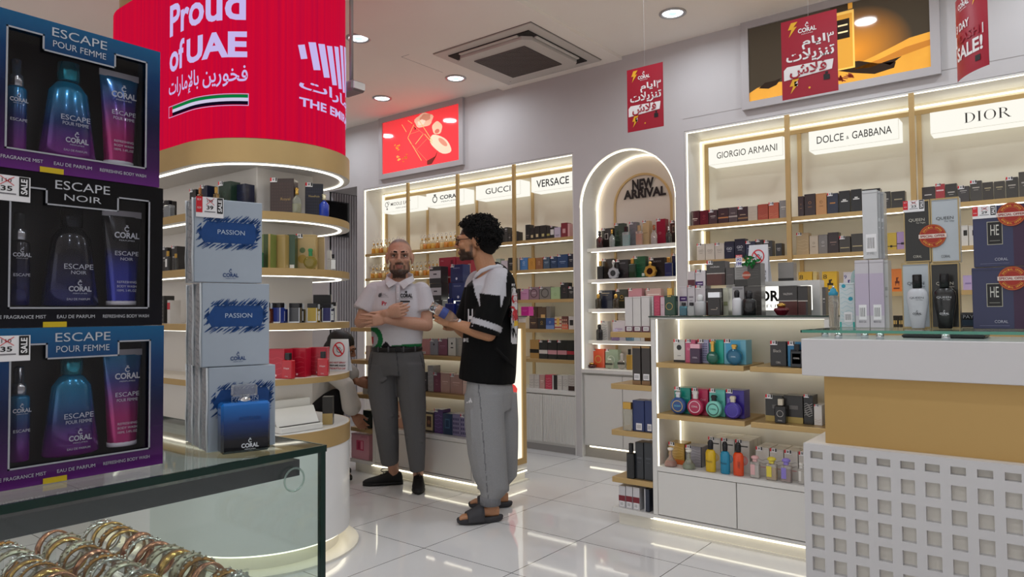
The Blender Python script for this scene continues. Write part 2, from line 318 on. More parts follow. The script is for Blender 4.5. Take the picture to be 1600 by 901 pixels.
# ------------------------------------------------------------------ lit wall displays
YB_ = 5.53; SH = [1.943, 1.665, 1.385, 1.11, .835]
def wall_display(x0, x1, zt, posts, label, doors, flut):
    loc = (x0, YW, 0); t = thing('wall_display_cabinet', label, 'display cabinet', loc)
    BP = mat('#e6dfca', .5, noise=.02, nscale=2)
    b = W(loc); b.box(x0, x1, YB_, 5.56, 0, zt, BP); part('back_panel', b, t)
    for x in (x0, x1-.012): b = W(loc); b.box(x, x+.012, YW+.002, YB_, 0, zt, WHITE); part('side_panel', b, t)
    b = W(loc); b.box(x0+.012, x1-.012, YW+.002, YB_, zt-.012, zt, WHITE); part('top_panel', b, t)
    b = W(loc); g = .03
    b.box(x0+.045, x0+.045+g, YB_-.012, YB_, .56, zt-.0901, GOLDP); b.box(x0+.045, x1-.02, YB_-.012, YB_, zt-.09, zt-.06, GOLDP); part('gold_edge_trim', b, t)
    for p in posts: b = W(loc); b.box(p-.014, p+.014, YB_-.012, YB_, .56, zt-.091, GOLDP); part('back_strip', b, t)
    for p in posts: b = W(loc); b.box(p-.016, p+.016, YW-.012, YW+.012, .56, zt-.012, GOLD); part('post', b, t)
    for k, z in enumerate(SH):
        s = W(loc); s.box(x0+.012, x1-.012, YW+.024, YB_-.012, z-.022, z-.004, WHITE); s.box(x0+.012, x1-.012, YW+.012, YW+.024, z-.03, z, GOLD)
        s.box(x0+.012, x1-.012, YW+.024, YB_-.012, z-.004, z, mat('#cdb48c', .45)); so = part('shelf', s, t)
        l = W(loc); l.box(x0+.02, x1-.02, YW+.085, YW+.1, z-.028, z-.022, WSTRIP); part('light_strip', l, so)
    for (a0, a1, c0, c1, d0, d1) in ((x0+.012, x0+.016, YW+.012, YW+.024, .56, zt-.012), (x0+.012, x1-.012, YW+.012, YW+.024, zt-.016, zt-.012), (x0+.014, x0+.024, YB_-.02, YB_-.012, .56, zt-.04), (x0+.014, x1-.012, YB_-.02, YB_-.012, zt-.045, zt-.035)):
        b = W(loc); b.box(a0, a1, c0, c1, d0, d1, STRIPM); part('light_strip', b, t)
    b = W(loc); b.box(x0+.012, x1-.012, YW+.004, YB_, .525, .56, WHITE); b.box(x0+.012, x1-.012, YW+.03, YB_, .06, .525, WHITE); b.box(x0, x1, YW+.04, YB_, 0, .06, '#a9a6a5'); part('base_cabinet', b, t)
    n = doors; wd = (x1-x0-.024)/n
    for i in range(n):
        a = x0+.012+i*wd; d = W(loc); d.box(a+.003, a+wd-.003, YW+.008, YW+.03, .085, .515, WHITE)
        if flut:
            for j in range(int(wd/.02)): d.box(a+.006+j*.02, a+.018+j*.02, YW+.004, YW+.008, .09, .51, WHITE)
        part('door', d, t)
    return t
MP = (-5.524, -4.798, -4.072); RP = (-1.543, -.746, .051, .848)
wall_display(-6.26, -3.40, 2.685, MP, 'long lit white wall display with gold posts under the red poster', 8, True)
wall_display(-2.34, 1.745, 2.70, RP, 'long lit white wall display with gold posts under the golden poster', 8, False)
SY = 5.36
def lightbox(px0, px1, z0, z1, label, draw, Y=SY):
    x0 = Xat(px0, Y, (z0+z1)/2); x1 = Xat(px1, Y, (z0+z1)/2)
    t = thing('illuminated_brand_sign', label, 'sign', ((x0+x1)/2, Y, z0), group='lit brand signs along the back wall')
    h = z1-z0; w2 = (x1-x0)/2; b = MB(); b.box(-w2, w2, 0, YB_-Y-.013, 0, h, emi((1, .975, .88), SIGN, 'sign_glow')); part('lit_box', b, t)
    e = MB(); [e.box(a, c, -.0004, .001, d, f_, '#d9cfae') for a, c, d, f_ in ((-w2, w2, -.0005, .0008), (w2-.0008, w2+.0005, 0, h))]; part('seam', e, t)
    l = MB(); draw(l, w2, h); part('lettering', l, t, 'dark lettering')
z0s, z1s = Zat(333, Xat(597, SY, 2.3), SY), Zat(313.7, Xat(597, SY, 2.3), SY)
ty = -.002
def d1(l, w, h): l.text('MIDDLE EAST', .06*w, ty, h*.6, w*1.1, h*.26, '#8b8780', bold=.004); l.text('PERFUMES', .1*w, ty, h*.25, w*.6, h*.11, '#8b8780'); l.disc(-.72*w, ty, h*.62, h*.2, '#8b8780', r2=h*.15); l.disc(-.62*w, ty, h*.72, h*.12, '#8b8780', r2=h*.09); l.poly([(-.75*w, h*.2), (-.65*w, h*.2), (-.7*w, h*.42)], ty, mat('#8b8780'))
def d2(l, w, h): l.text('CORAL', .25*w, ty, h*.56, w*1.0, h*.3, INK, bold=.025); l.text('PERFUMES', .25*w, ty, h*.24, w*.85, h*.1, '#55524e'); l.disc(-.52*w, ty, h*.48, h*.26, INK, r2=h*.19); l.rect(-.58*w, -.46*w, ty, h*.76, h*.86, INK)
def d3(l, w, h): l.text('GUCCI', .02*w, ty, h*.5, w*1.12, h*.4, '#3a3733', bold=.004)
def d4(l, w, h): l.text('VERSACE', -.1*w, ty, h*.5, w*1.35, h*.5, INK, bold=.012)
def d5(l, w, h): l.text('GIORGIO', -.36*w, ty, h*.48, w*.8, h*.36, '#3a362f', bold=.002); l.text('ARMANI', .48*w, ty, h*.48, w*.76, h*.36, '#3a362f', bold=0)
def d6(l, w, h): l.text('DOLCE', -.5*w, ty, h*.5, w*.62, h*.38, '#33302c', bold=.006); l.text('&', -.1*w, ty, h*.42, w*.06, h*.16, '#33302c'); l.text('GABBANA', .43*w, ty, h*.5, w*.86, h*.38, '#33302c', bold=.006)
def d7(l, w, h): serif(l, 'DIOR', -.43*w, .3*w, ty, h*.28, h*.74, mat('#2b2723'))
lightbox(597, 653, z0s, z1s, 'lit white sign in thin grey letters, nearest the far end of red-poster display', d1)
lightbox(666, 725, z0s, z1s, 'lit white sign with bottle symbol and bold black word', d2)
lightbox(743.5, 813, z0s, z1s, 'lit white sign with five thin widely spaced capitals', d3)
lightbox(830.2, 906, z0s, z1s, 'lit white sign with condensed black capitals beside the arched niche', d4)
z0r, z1r = Zat(258.5, Xat(1107, SY, 2.4), SY), Zat(231, Xat(1107, SY, 2.4), SY)
lightbox(1107, 1223, z0r, z1r, 'lit white sign with thin two-word lettering, first along from the arched niche', d5)
lightbox(1263.8, 1404, z0r, z1r, 'lit white sign reading two words joined by a tiny ampersand', d6)
lightbox(1453.4, 1652, z0r, z1r, 'lit white sign with four large high-contrast roman capitals', d7)
# ------------------------------------------------------------------ arched niche
loc = (AC, YW, 0); t = thing('arched_niche_display', 'arched white wall niche with lit edge, shelves and bold black lettering', 'display niche', loc)
b = W(loc); b.box(AX0+.004, AX1-.004, 5.545, 5.56, .74, AZ, mat('#d9cdc2', .5)); bb = [(AC+(AR-.002)*math.cos(math.pi*i/30), AZ+(AR-.002)*math.sin(math.pi*i/30)) for i in range(31)]
b.add([(x, 5.545, z) for x, z in bb], [tuple(range(30, -1, -1))], mat('#d9cdc2', .5)); part('back_panel', b, t)
def arcstrip(y0, y1, r0, r1, zlo, m, name, R2=None, cx=AC, cz=AZ):
    b = W(loc); pts = [(cx-1*0-r1, zlo)]+[(cx-r1*math.cos(math.pi*i/30), cz+r1*math.sin(math.pi*i/30)) for i in range(31)]+[(cx+r1, zlo)]
    pin = [(cx-r0, zlo)]+[(cx-r0*math.cos(math.pi*i/30), cz+r0*math.sin(math.pi*i/30)) for i in range(31)]+[(cx+r0, zlo)]
    k = len(pts); vs = [(x, y0, z) for x, z in pts]+[(x, y0, z) for x, z in pin]+[(x, y1, z) for x, z in pts]+[(x, y1, z) for x, z in pin]
    fs = []
    for i in range(k-1): fs += [(i, i+1, k+i+1, k+i), (k+i, k+i+1, 3*k+i+1, 3*k+i), (i+1, i, 2*k+i, 2*k+i+1)]
    b.add(vs, fs, m); part(name, b, t)
arcstrip(YW+.012, YW+.026, AR-.012, AR-.005, .77, STRIPM, 'light_strip'); arcstrip(5.515, 5.53, AR-.014, AR-.005, .77, STRIPM, 'light_strip')
_gx = onY(960, 350, 5.54); _gt = onY(1013, 269, 5.54); gr = AR-(_gx.x-AX0); gz = _gt.z-gr
arcstrip(5.53, 5.545, gr-.018, gr, .77, GOLDP, 'gold_arch_trim', cz=gz)
for tx, p0, p1, q0, q1 in (('NEW', 988, 1022, 278, 299), ('ARRIVAL', 974.5, 1041, 296, 308)):
    xa, xb = Xat(p0, 5.53, 2.3), Xat(p1, 5.53, 2.3); za = Zat(q0, xa, 5.53); zb = Zat(q1, xa, 5.53)
    if tx == 'NEW': za, zb = Zat(281, xa, 5.53), Zat(297.5, xa, 5.53)
    else: za, zb = Zat(298, xa, 5.53), Zat(312.5, xa, 5.53)
    b = W(loc); b.text(tx, (xa+xb)/2, 5.528, (za+zb)/2, xb-xa, za-zb, INK, bold=.05); part('lettering', b, t, 'bold black word')
AY = 5.34; ASH = []
for px, yt, yb in ((960, 385.5, 390), (960, 435, 439), (950, 482, 487), (950, 532, 537.5)):
    x = Xat(px, AY, 1.5); z = Zat(yt, x, AY); ASH.append(z)
    s = W(loc); s.box(AX0+.006, AX1-.006, AY, 5.53, z-.03, z, mat('#e2dfda', .35)); so = part('shelf', s, t)
    l = W(loc); l.box(AX0+.03, AX1-.03, AY+.03, AY+.05, z-.034, z-.03, WSTRIP); part('light_strip', l, so)
b = W(loc); b.box(AX0+.004, AX1-.004, YW+.03, 5.53, .10, .735, WHITE); b.box(AX0+.004, AX1-.004, YW-.004, 5.53, .735, .765, WHITE); b.box(AX0+.004, AX1-.004, YW+.05, 5.53, 0, .1, '#b8b2a8'); part('base_cabinet', b, t)
xs = Xat(972.5, YW, .4)
for a, c in ((AX0+.03, xs-.003), (xs+.003, AX1-.02)): d = W(loc); d.box(a, c, YW+.006, YW+.03, .115, .715, WHITE); part('door', d, t)
b = W(loc); b.box(AX0+.05, AX1-.05, YW+.046, YW+.05, .085, .097, STRIPM); part('light_strip', b, t)
# ------------------------------------------------------------------ posters on the wall
def poster(p0, p1, z0, z1, label, draw):
    x0, x1 = Xat(p0, YW-.03, 3), Xat(p1, YW-.03, 3); loc = (x0, YW, z0)
    t = thing('framed_poster', label, 'poster', loc); f = .055; b = MB(); w_, h = x1-x0, z1-z0
    for a, c, d, e in ((-f, 0, -f, h+f), (w_, w_+f, -f, h+f), (0, w_, -f, 0), (0, w_, h, h+f)): b.box(a, c, -.035, 0, d, e, mat('#b9b4b5', .4))
    part('frame', b, t); q = MB(); q.box(0, w_, -.022, 0, 0, h, '#555555'); draw(q, w_, h, -.0225); part('printed_sheet', q, t)
def ell(cx, cz, rx, rz, a=0, n=22, j=0):
    o = []
    for i in range(n):
        q = 2*math.pi*i/n; k = 1+j*math.sin(q*5+1); x, z = rx*k*math.cos(q), rz*k*math.sin(q); o.append((cx+x*math.cos(a)-z*math.sin(a), cz+x*math.sin(a)+z*math.cos(a)))
    return o
def lit(h, e=.55): return mat(h, .07, emit=e, coat=.6)
def art_red(b, w, h, y):
    P = lambda pts, m, k=1: b.poly([(u*w, v*h) for u, v in pts], y-.0003*k, m)
    b.rect(0, w, y, 0, h, lit('#e8383e', .75))
    P(ell(.56, .86, .12, .13, .2, j=.08), lit('#eab79b')); P(ell(.58, .9, .07, .07, .5, j=.1), lit('#c98a70'), 2); P(ell(.53, .83, .05, .05, .1, j=.1), lit('#f4d6c0'), 3)
    P(ell(.73, .66, .062, .12, .1, j=.05), lit('#f0c3a4')); P(ell(.73, .6, .03, .04), lit('#d2705f'), 2)
    P(ell(.77, .35, .09, .22, .5, j=.03), lit('#f2d0b4')); P(ell(.8, .38, .03, .1, .5), lit('#d99078'), 2)
    P([(.6, .1), (.72, .16), (.74, .26), (.7, .12), (.66, .02), (.6, .02)], lit('#7a3028', .2)); P([(.43, .8), (.46, .74), (.445, .71)], lit('#5a2018', .2))
    def line(u0, v0, u1, v1, m, t=.006): dx, dz = (u1-u0)*w, (v1-v0)*h; L = math.hypot(dx, dz); nx, nz = -dz/L*t*w/2, dx/L*t*w/2; b.poly([(u0*w+nx, v0*h+nz), (u1*w+nx, v1*h+nz), (u1*w-nx, v1*h-nz), (u0*w-nx, v0*h-nz)], y-.0012, m)
    G = lit('#f3b46a'); H = lit('#f07a5a')
    for s in ((.27, .88, .33, .72), (.35, .93, .41, .85), (.35, .6, .43, .82), (.35, .6, .53, .12), (.5, .88, .67, .44), (.45, .45, .55, .6), (.57, .6, .67, .4)): line(*s, G)
    for s in ((.38, .5, .6, .1), (.43, .8, .56, .6), (.36, .66, .5, .68), (.47, .35, .6, .5)): line(*s, H, .004)
    for i in range(26): a = random.random()*6.28; r = random.random(); c = ((.21, .48), (.22, .22), (.32, .24))[i % 3]; P(ell(c[0]+.05*r*math.cos(a), c[1]+.1*r*math.sin(a), .008, .016, a), lit(('#d9a03a', '#e8b860', '#b86a2a')[i % 3]))
def art_gold(b, w, h, y):
    P = lambda pts, m, k=1: b.poly([(u*w, v*h) for u, v in pts], y-.0003*k, m)
    m = bpy.data.materials.new('poster_dusk'); m.use_nodes = True; nt = m.node_tree; p = nt.nodes['Principled BSDF']; p.inputs['Roughness'].default_value = .07
    tc = nt.nodes.new('ShaderNodeTexCoord'); mp = nt.nodes.new('ShaderNodeMapping'); mp.vector_type = 'TEXTURE'; mp.inputs['Location'].default_value = (.62*w, 0, .38*h); mp.inputs['Scale'].default_value = (.3*w, 1, .55*h)
    g = nt.nodes.new('ShaderNodeTexGradient'); g.gradient_type = 'SPHERICAL'; r = nt.nodes.new('ShaderNodeValToRGB'); r.color_ramp.elements[0].color = lin('#3f372c'); r.color_ramp.elements[1].color = lin('#d98a2c')
    for a, c in ((tc.outputs['Object'], mp.inputs[0]), (mp.outputs[0], g.inputs[0]), (g.outputs['Fac'], r.inputs[0]), (r.outputs[0], p.inputs['Base Color']), (r.outputs[0], p.inputs['Emission Color'])): nt.links.new(a, c)
    p.inputs['Emission Strength'].default_value = .45
    b.rect(0, w, y, 0, h, m)
    S = mat('#d99a3c', .07, emit=.55, noise=.25, nscale=9)
    P([(0, 0), (1, 0), (1, .42), (.9, .4), (.82, .34), (.72, .27), (.6, .2), (.45, .16), (.3, .17), (.14, .2), (.05, .17), (0, .12)], S)
    P([(.6, .16), (.75, .22), (.88, .3), (1, .33), (1, .26), (.85, .2), (.7, .14)], lit('#b9752a'), 2)
    dk = lit('#2a1a10', .1)
    P([(.06, .16), (.12, .13), (.17, .16), (.2, .24), (.16, .22), (.1, .22)], dk, 2); P([(.5, .2), (.6, .12), (.72, .05), (.82, .08), (.83, .15), (.74, .17), (.64, .25), (.56, .27)], dk, 2); P([(.76, .17), (.86, .2), (.8, .12)], dk, 2)
    for i in range(16): u = .5+.1*random.random(); P(ell(u, .05+.05*random.random(), .006, .03, random.random()), lit('#8a3a2a', .3), 3)
    def bottle(u, s):
        P([(u-.05*s, .18), (u+.05*s, .18), (u+.05*s, .18+.6*s), (u-.05*s, .18+.6*s)], lit('#e8b85a'), 3); P([(u-.042*s, .2), (u+.042*s, .2), (u+.042*s, .18+.57*s), (u-.042*s, .18+.57*s)], lit('#c98f35'), 4)
        P([(u-.055*s, .18+.61*s), (u+.045*s, .18+.61*s), (u+.045*s, .18+.86*s), (u-.055*s, .18+.86*s)], lit('#3a2c1c', .1), 3); P([(u+.025*s, .18+.61*s), (u+.045*s, .18+.61*s), (u+.045*s, .18+.86*s), (u+.025*s, .18+.86*s)], lit('#c98f35'), 4)
        P([(u-.03*s, .18+.32*s), (u+.03*s, .18+.32*s), (u+.03*s, .18+.52*s), (u-.03*s, .18+.52*s)], lit('#1d1712', .1), 5)
        b.text('SUBLIME', u*w, y-.0022, (.18+.45*s)*h, .05*s*w, .035*s*h, lit('#e8d8a8')) if False else None
        for k in (.38, .45): P([(u-.022*s, .18+k*s), (u+.022*s, .18+k*s), (u+.022*s, .2+k*s), (u-.022*s, .2+k*s)], lit('#e0cfa0'), 6)
    bottle(.46, .85); bottle(.558, 1.22)
poster(597.3, 717, 2.81, 3.385, 'framed red backlit poster with flowers and outlined bottles', art_red)
poster(1170, 1453.5, 2.83, 3.385, 'large framed golden poster of perfume bottles on desert dunes', art_gold)
# ------------------------------------------------------------------ hanging sale flyers
FRED = mat('#a5122c', .35, noise=.05)
def bolt(b, x, z, s, y, m='#f0b429'): b.poly([(x+.2*s, z+s), (x+.9*s, z+s), (x+.5*s, z+.25*s), (x+.8*s, z+.25*s), (x, z-s), (x+.25*s, z-.1*s), (x-.1*s, z-.1*s)], y, mat(m, .4))
def flyer(px, py, dep, w, h, label, arabic=True, rz=0, bend=0):
    p = at(px, py, dep); t = thing('hanging_sale_flyer', label, 'flyer', p, rz, 'red sale flyers hung from the ceiling')
    b = MB()
    def F(x, z): return V((x*(1-.0*z), bend*((x/w)**2-.25)*(1+.0*z)+bend*.35*(x/w), z))
    n = 12
    for k, (yy, m) in enumerate(((0, FRED), (.0012, FRED))):
        vs = []
        for i in range(n+1):
            x = -w/2+w*i/n; a = F(x, -h); c = F(x, 0); vs += [(a.x, a.y+yy, a.z), (c.x, c.y+yy, c.z)]
        b.add(vs, [(2*i, 2*i+2, 2*i+3, 2*i+1) for i in range(n)], m, True)
    card = part('card', b, t)
    l = MB(); wm = mat('#f2eeee', .4); e = -.0025
    fn = (lambda x, z: F(x, z)+V((0, e, 0)))
    fn2 = (lambda x, z: F(x, z)+V((0, e*2, 0)))
    def pp(pts, m, f=fn): l.add([f(x*w, z*h) for x, z in pts], [tuple(range(len(pts)))], m)
    Y_ = mat('#f0b429', .4)
    BL = [(.04, .0), (.2, .0), (.1, -.1), (.18, -.1), (-.02, -.3), (.05, -.14), (-.04, -.14)]
    if arabic:
        pp([(x*.75-.34, z*.6-.04) for x, z in BL], Y_); pp([(x*.75-.33, z*.6-.76) for x, z in BL], Y_)
        logo(l, -.02*w, 0, -.165*h, .33*w, wm, fn=fn)
        l.text(AR_DAYS[:-2], .09*w, 0, -.335*h, .42*w, .15*h, wm, bold=.022, fn=fn); part('days_word', l, t); l = MB(); l.text('\u0663', .385*w, 0, -.325*h, .12*w, .13*h, wm, bold=.01, fn=fn); part('days_numeral', l, t); l = MB(); l.text(AR_SALES, .02*w, 0, -.49*h, .86*w, .17*h, wm, bold=.022, fn=fn)
        pp([(-.46, -.76), (.4, -.72), (.43, -.6), (-.4, -.59), (-.46, -.63)], wm); l.text(AR_FLASH, -.02*w, 0, -.67*h, .66*w, .17*h, FRED, bold=.022, fn=fn2)
        pp([(.25, -.84), (.36, -.84), (.36, -.78), (.25, -.77)], INK); pp([(.28, -.77), (.33, -.77), (.33, -.74), (.28, -.74)], INK)
        pp([(-.27, -.85), (-.21, -.85), (-.21, -.79), (-.27, -.79)], mat('#f0d8d8')); l.add([fn(.0*w+.02*w*math.cos(i), -.9*h+.02*w*math.sin(i)) for i in [k*.524 for k in range(12)]], [tuple(range(12))], Y_)
    else:
        pp([(x*.75+.2, z*.6-.04) for x, z in BL], Y_); logo(l, -.1*w, 0, -.13*h, .4*w, wm, fn=fn)
        l.text('3 DAY', -.16*w, 0, -.38*h, .5*w, .1*h, wm, bold=.03, fn=fn); pp([(-.46, -.6), (.42, -.6), (.42, -.48), (-.46, -.46)], wm); l.text('FLASH', -.02*w, 0, -.53*h, .72*w, .1*h, FRED, bold=.03, fn=fn2)
        l.text('SALE!', -.0*w, 0, -.7*h, .8*w, .17*h, wm, bold=.03, fn=fn); pp([(.22, -.9), (.34, -.9), (.34, -.83), (.22, -.83)], INK)
    part('print', l, t)
    s = MB(); s.tube([(0, bend*-.25, -.0), (0, bend*-.25, ZC-p.z)], .0012, mat('#c9c4c0', .3, alpha=.5), n=6); part('hanging_thread', s, t)
flyer(1007, 103.5, 4.4, .25, .40, 'small hanging red flyer in front of plain wall beside air conditioner')
flyer(1262.5, 25, 3.75, .285, .43, 'hanging red flyer in front of the golden poster')
flyer(1516, -14, 3.6, .27, .43, 'curled red hanging flyer with english sale words above the tallest roman sign', False, math.radians(-62), .09)
# ------------------------------------------------------------------ perfume boxes and bottles
RED = mat('#cf2430', .4); TAGW = mat('#eceaec', .45); PALE = mat('#dcd8d2', .4)
def price_tag(parent, x, z, w, h, y, lines=None, name='price_tag'):
    b = MB(); b.box(x, x+w, y-.0012, y, z-h, z, TAGW); e = y-.0016
    b.rect(x, x+.23*w, e, z-h*.78, z, RED); b.rect(x+.76*w, x+.97*w, e, z-h*.78, z-h*.02, INK)
    if lines:
        b.text(lines[0], x+.5*w, e, z-.2*h, .2*w, .15*h, INK); b.text(lines[1], x+.5*w, e, z-.52*h, .24*w, .2*h, INK, bold=.02); b.text('SALE', x+.865*w, e-.0004, z-.4*h, .6*h, .14*w, TAGW, bold=.03, fn=lambda u, v: (x+.865*w-(v-(z-.4*h)), e-.0004, z-.4*h+(u-(x+.865*w))))
        b.quad((x+.36*w, e-.0005, z-.38*h), (x+.37*w, e-.0005, z-.4*h), (x+.66*w, e-.0005, z-.06*h), (x+.65*w, e-.0005, z-.04*h), RED); b.quad((x+.36*w, e-.0005, z-.06*h), (x+.37*w, e-.0005, z-.04*h), (x+.66*w, e-.0005, z-.38*h), (x+.65*w, e-.0005, z-.4*h), RED)
        b.rect(x+.3*w, x+.7*w, e, z-.75*h, z-.7*h, '#77757a'); b.text('BUY', x+.115*w, e-.0004, z-.15*h, .14*w, .1*h, TAGW); b.text('NOW', x+.115*w, e-.0004, z-.55*h, .14*w, .1*h, TAGW)
    else:
        b.rect(x+.33*w, x+.66*w, e, z-.3*h, z-.15*h, '#5a585c'); b.rect(x+.36*w, x+.62*w, e, z-.62*h, z-.4*h, INK)
    return part(name, b, parent)
def deco(b, w, d, h, D):
    y = -d/2-.0006
    for i, q in enumerate(D):
        k = q[0]; yy = y-.0003*i
        if k == 'r': b.rect((q[1]-.5)*w, (q[2]-.5)*w, yy, q[3]*h, q[4]*h, mat(q[5], .4))
        elif k == 'd': b.disc((q[1]-.5)*w, yy, q[2]*h, q[3]*w, mat(q[4], .35), n=18)
        elif k == 'o': b.disc((q[1]-.5)*w, yy, q[2]*h, q[3]*w, mat(q[4], .35), n=20, r2=q[3]*w*.78)
        elif k == 't': b.text(q[1], (q[2]-.5)*w, yy, q[3]*h, q[4]*w, q[5]*h, mat(q[6], .35), bold=q[7] if len(q) > 7 else 0)
        elif k == 'w':                                   # loose wavy strokes
            for j in range(q[2]): z = (q[3]+(q[4]-q[3])*j/q[2])*h; b.add([(-.42*w+.84*w*n/6, yy, z+.03*h*math.sin(n*1.3+j)) for n in range(7)]+[(-.42*w+.84*w*n/6, yy, z+.03*h*math.sin(n*1.3+j)+.012*h) for n in range(6, -1, -1)], [tuple(range(14))], mat(q[1], .4))
        elif k == 'g':                                   # small checker of squares
            for a in range(q[2]):
                for c in range(q[3]): b.rect((-.42+.84*a/q[2])*w, (-.42+.84*(a+.6)/q[2])*w, yy, (.1+.8*c/q[3])*h, (.1+.8*(c+.55)/q[3])*h, mat(q[1], .4))
        elif k == 'b':                                   # barcode sticker
            b.rect((q[1]-.5)*w, (q[2]-.5)*w, yy, q[3]*h, q[4]*h, TAGW)
            for j in range(7): x = q[1]+(q[2]-q[1])*(.12+.11*j); b.rect((x-.5)*w, (x-.5+(.05 if j % 2 else .03)*(q[2]-q[1]))*w, yy-.0003, (q[3]+.2*(q[4]-q[3]))*h, (q[3]+.8*(q[4]-q[3]))*h, INK)
EM = lambda c='#c9a24a': [('o', .5, .6, .13, c), ('r', .32, .68, .4, .42, c)]
LN = lambda c='#b9b4ae', z=.55: [('r', .2, .8, z, z+.05, c), ('r', .3, .7, z-.1, z-.08, c)]
def carton(w, d, h, color, D=(), tagged=False, name='perfume_box', rough=.3):
    b = MB(); m = mat(color, rough, coat=.3, noise=.05, nscale=25); b.box(-w/2, w/2, -d/2, d/2, 0, h, m, min(.0012, w*.02))
    c = lin(color); dk = '#%02x%02x%02x' % tuple(max(0, int(int(color.lstrip('#')[i:i+2], 16)*.72)) for i in (0, 2, 4))
    b.box(-w/2+.002, w/2-.002, -d/2+.004, -d/2+.0055, h, h+.0003, dk); b.rect(-w/2, w/2, -d/2-.0003, h*.955, h*.962, dk)   # lid flap folds
    deco(b, w, d, h, D); o = put(name, b)
    if tagged: tw = min(.036, w*.55); price_tag(o, -w/2+.002, h+.004, tw, tw*.62, -d/2-.002)
    return o
_used = {}
def label_for(look, place, key):
    s = f'{look} {place}'; return s
BOXES = []
def row(place, group, Y, z, d, items, n0=0, word='along', cat='perfume box', name='perfume_box'):
    for i, it in enumerate(items):
        x0, x1, yt, color, look = it[:5]; D = it[5] if len(it) > 5 else (); tg = it[6] if len(it) > 6 else False; dd = it[7] if len(it) > 7 else d
        a, c = Xat(x0, Y, z), Xat(x1, Y, z); h = Zat(yt, (a+c)/2, Y)-z; wd = c-a-.002
        o = carton(wd, dd, h, color, D, tg, name=name); o.location = ((a+c)/2, Y+dd/2, z+.0006); o.rotation_euler.z = math.radians(random.uniform(-1.2, 1.2))*(wd > .05)
        tag(o, f'{look}, {ORD[n0+i]} {word}, {place}', cat, group); BOXES.append(o)
CAPK = mat('#17161a', .25); GLD = mat('#caa255', .22, metal=.9)
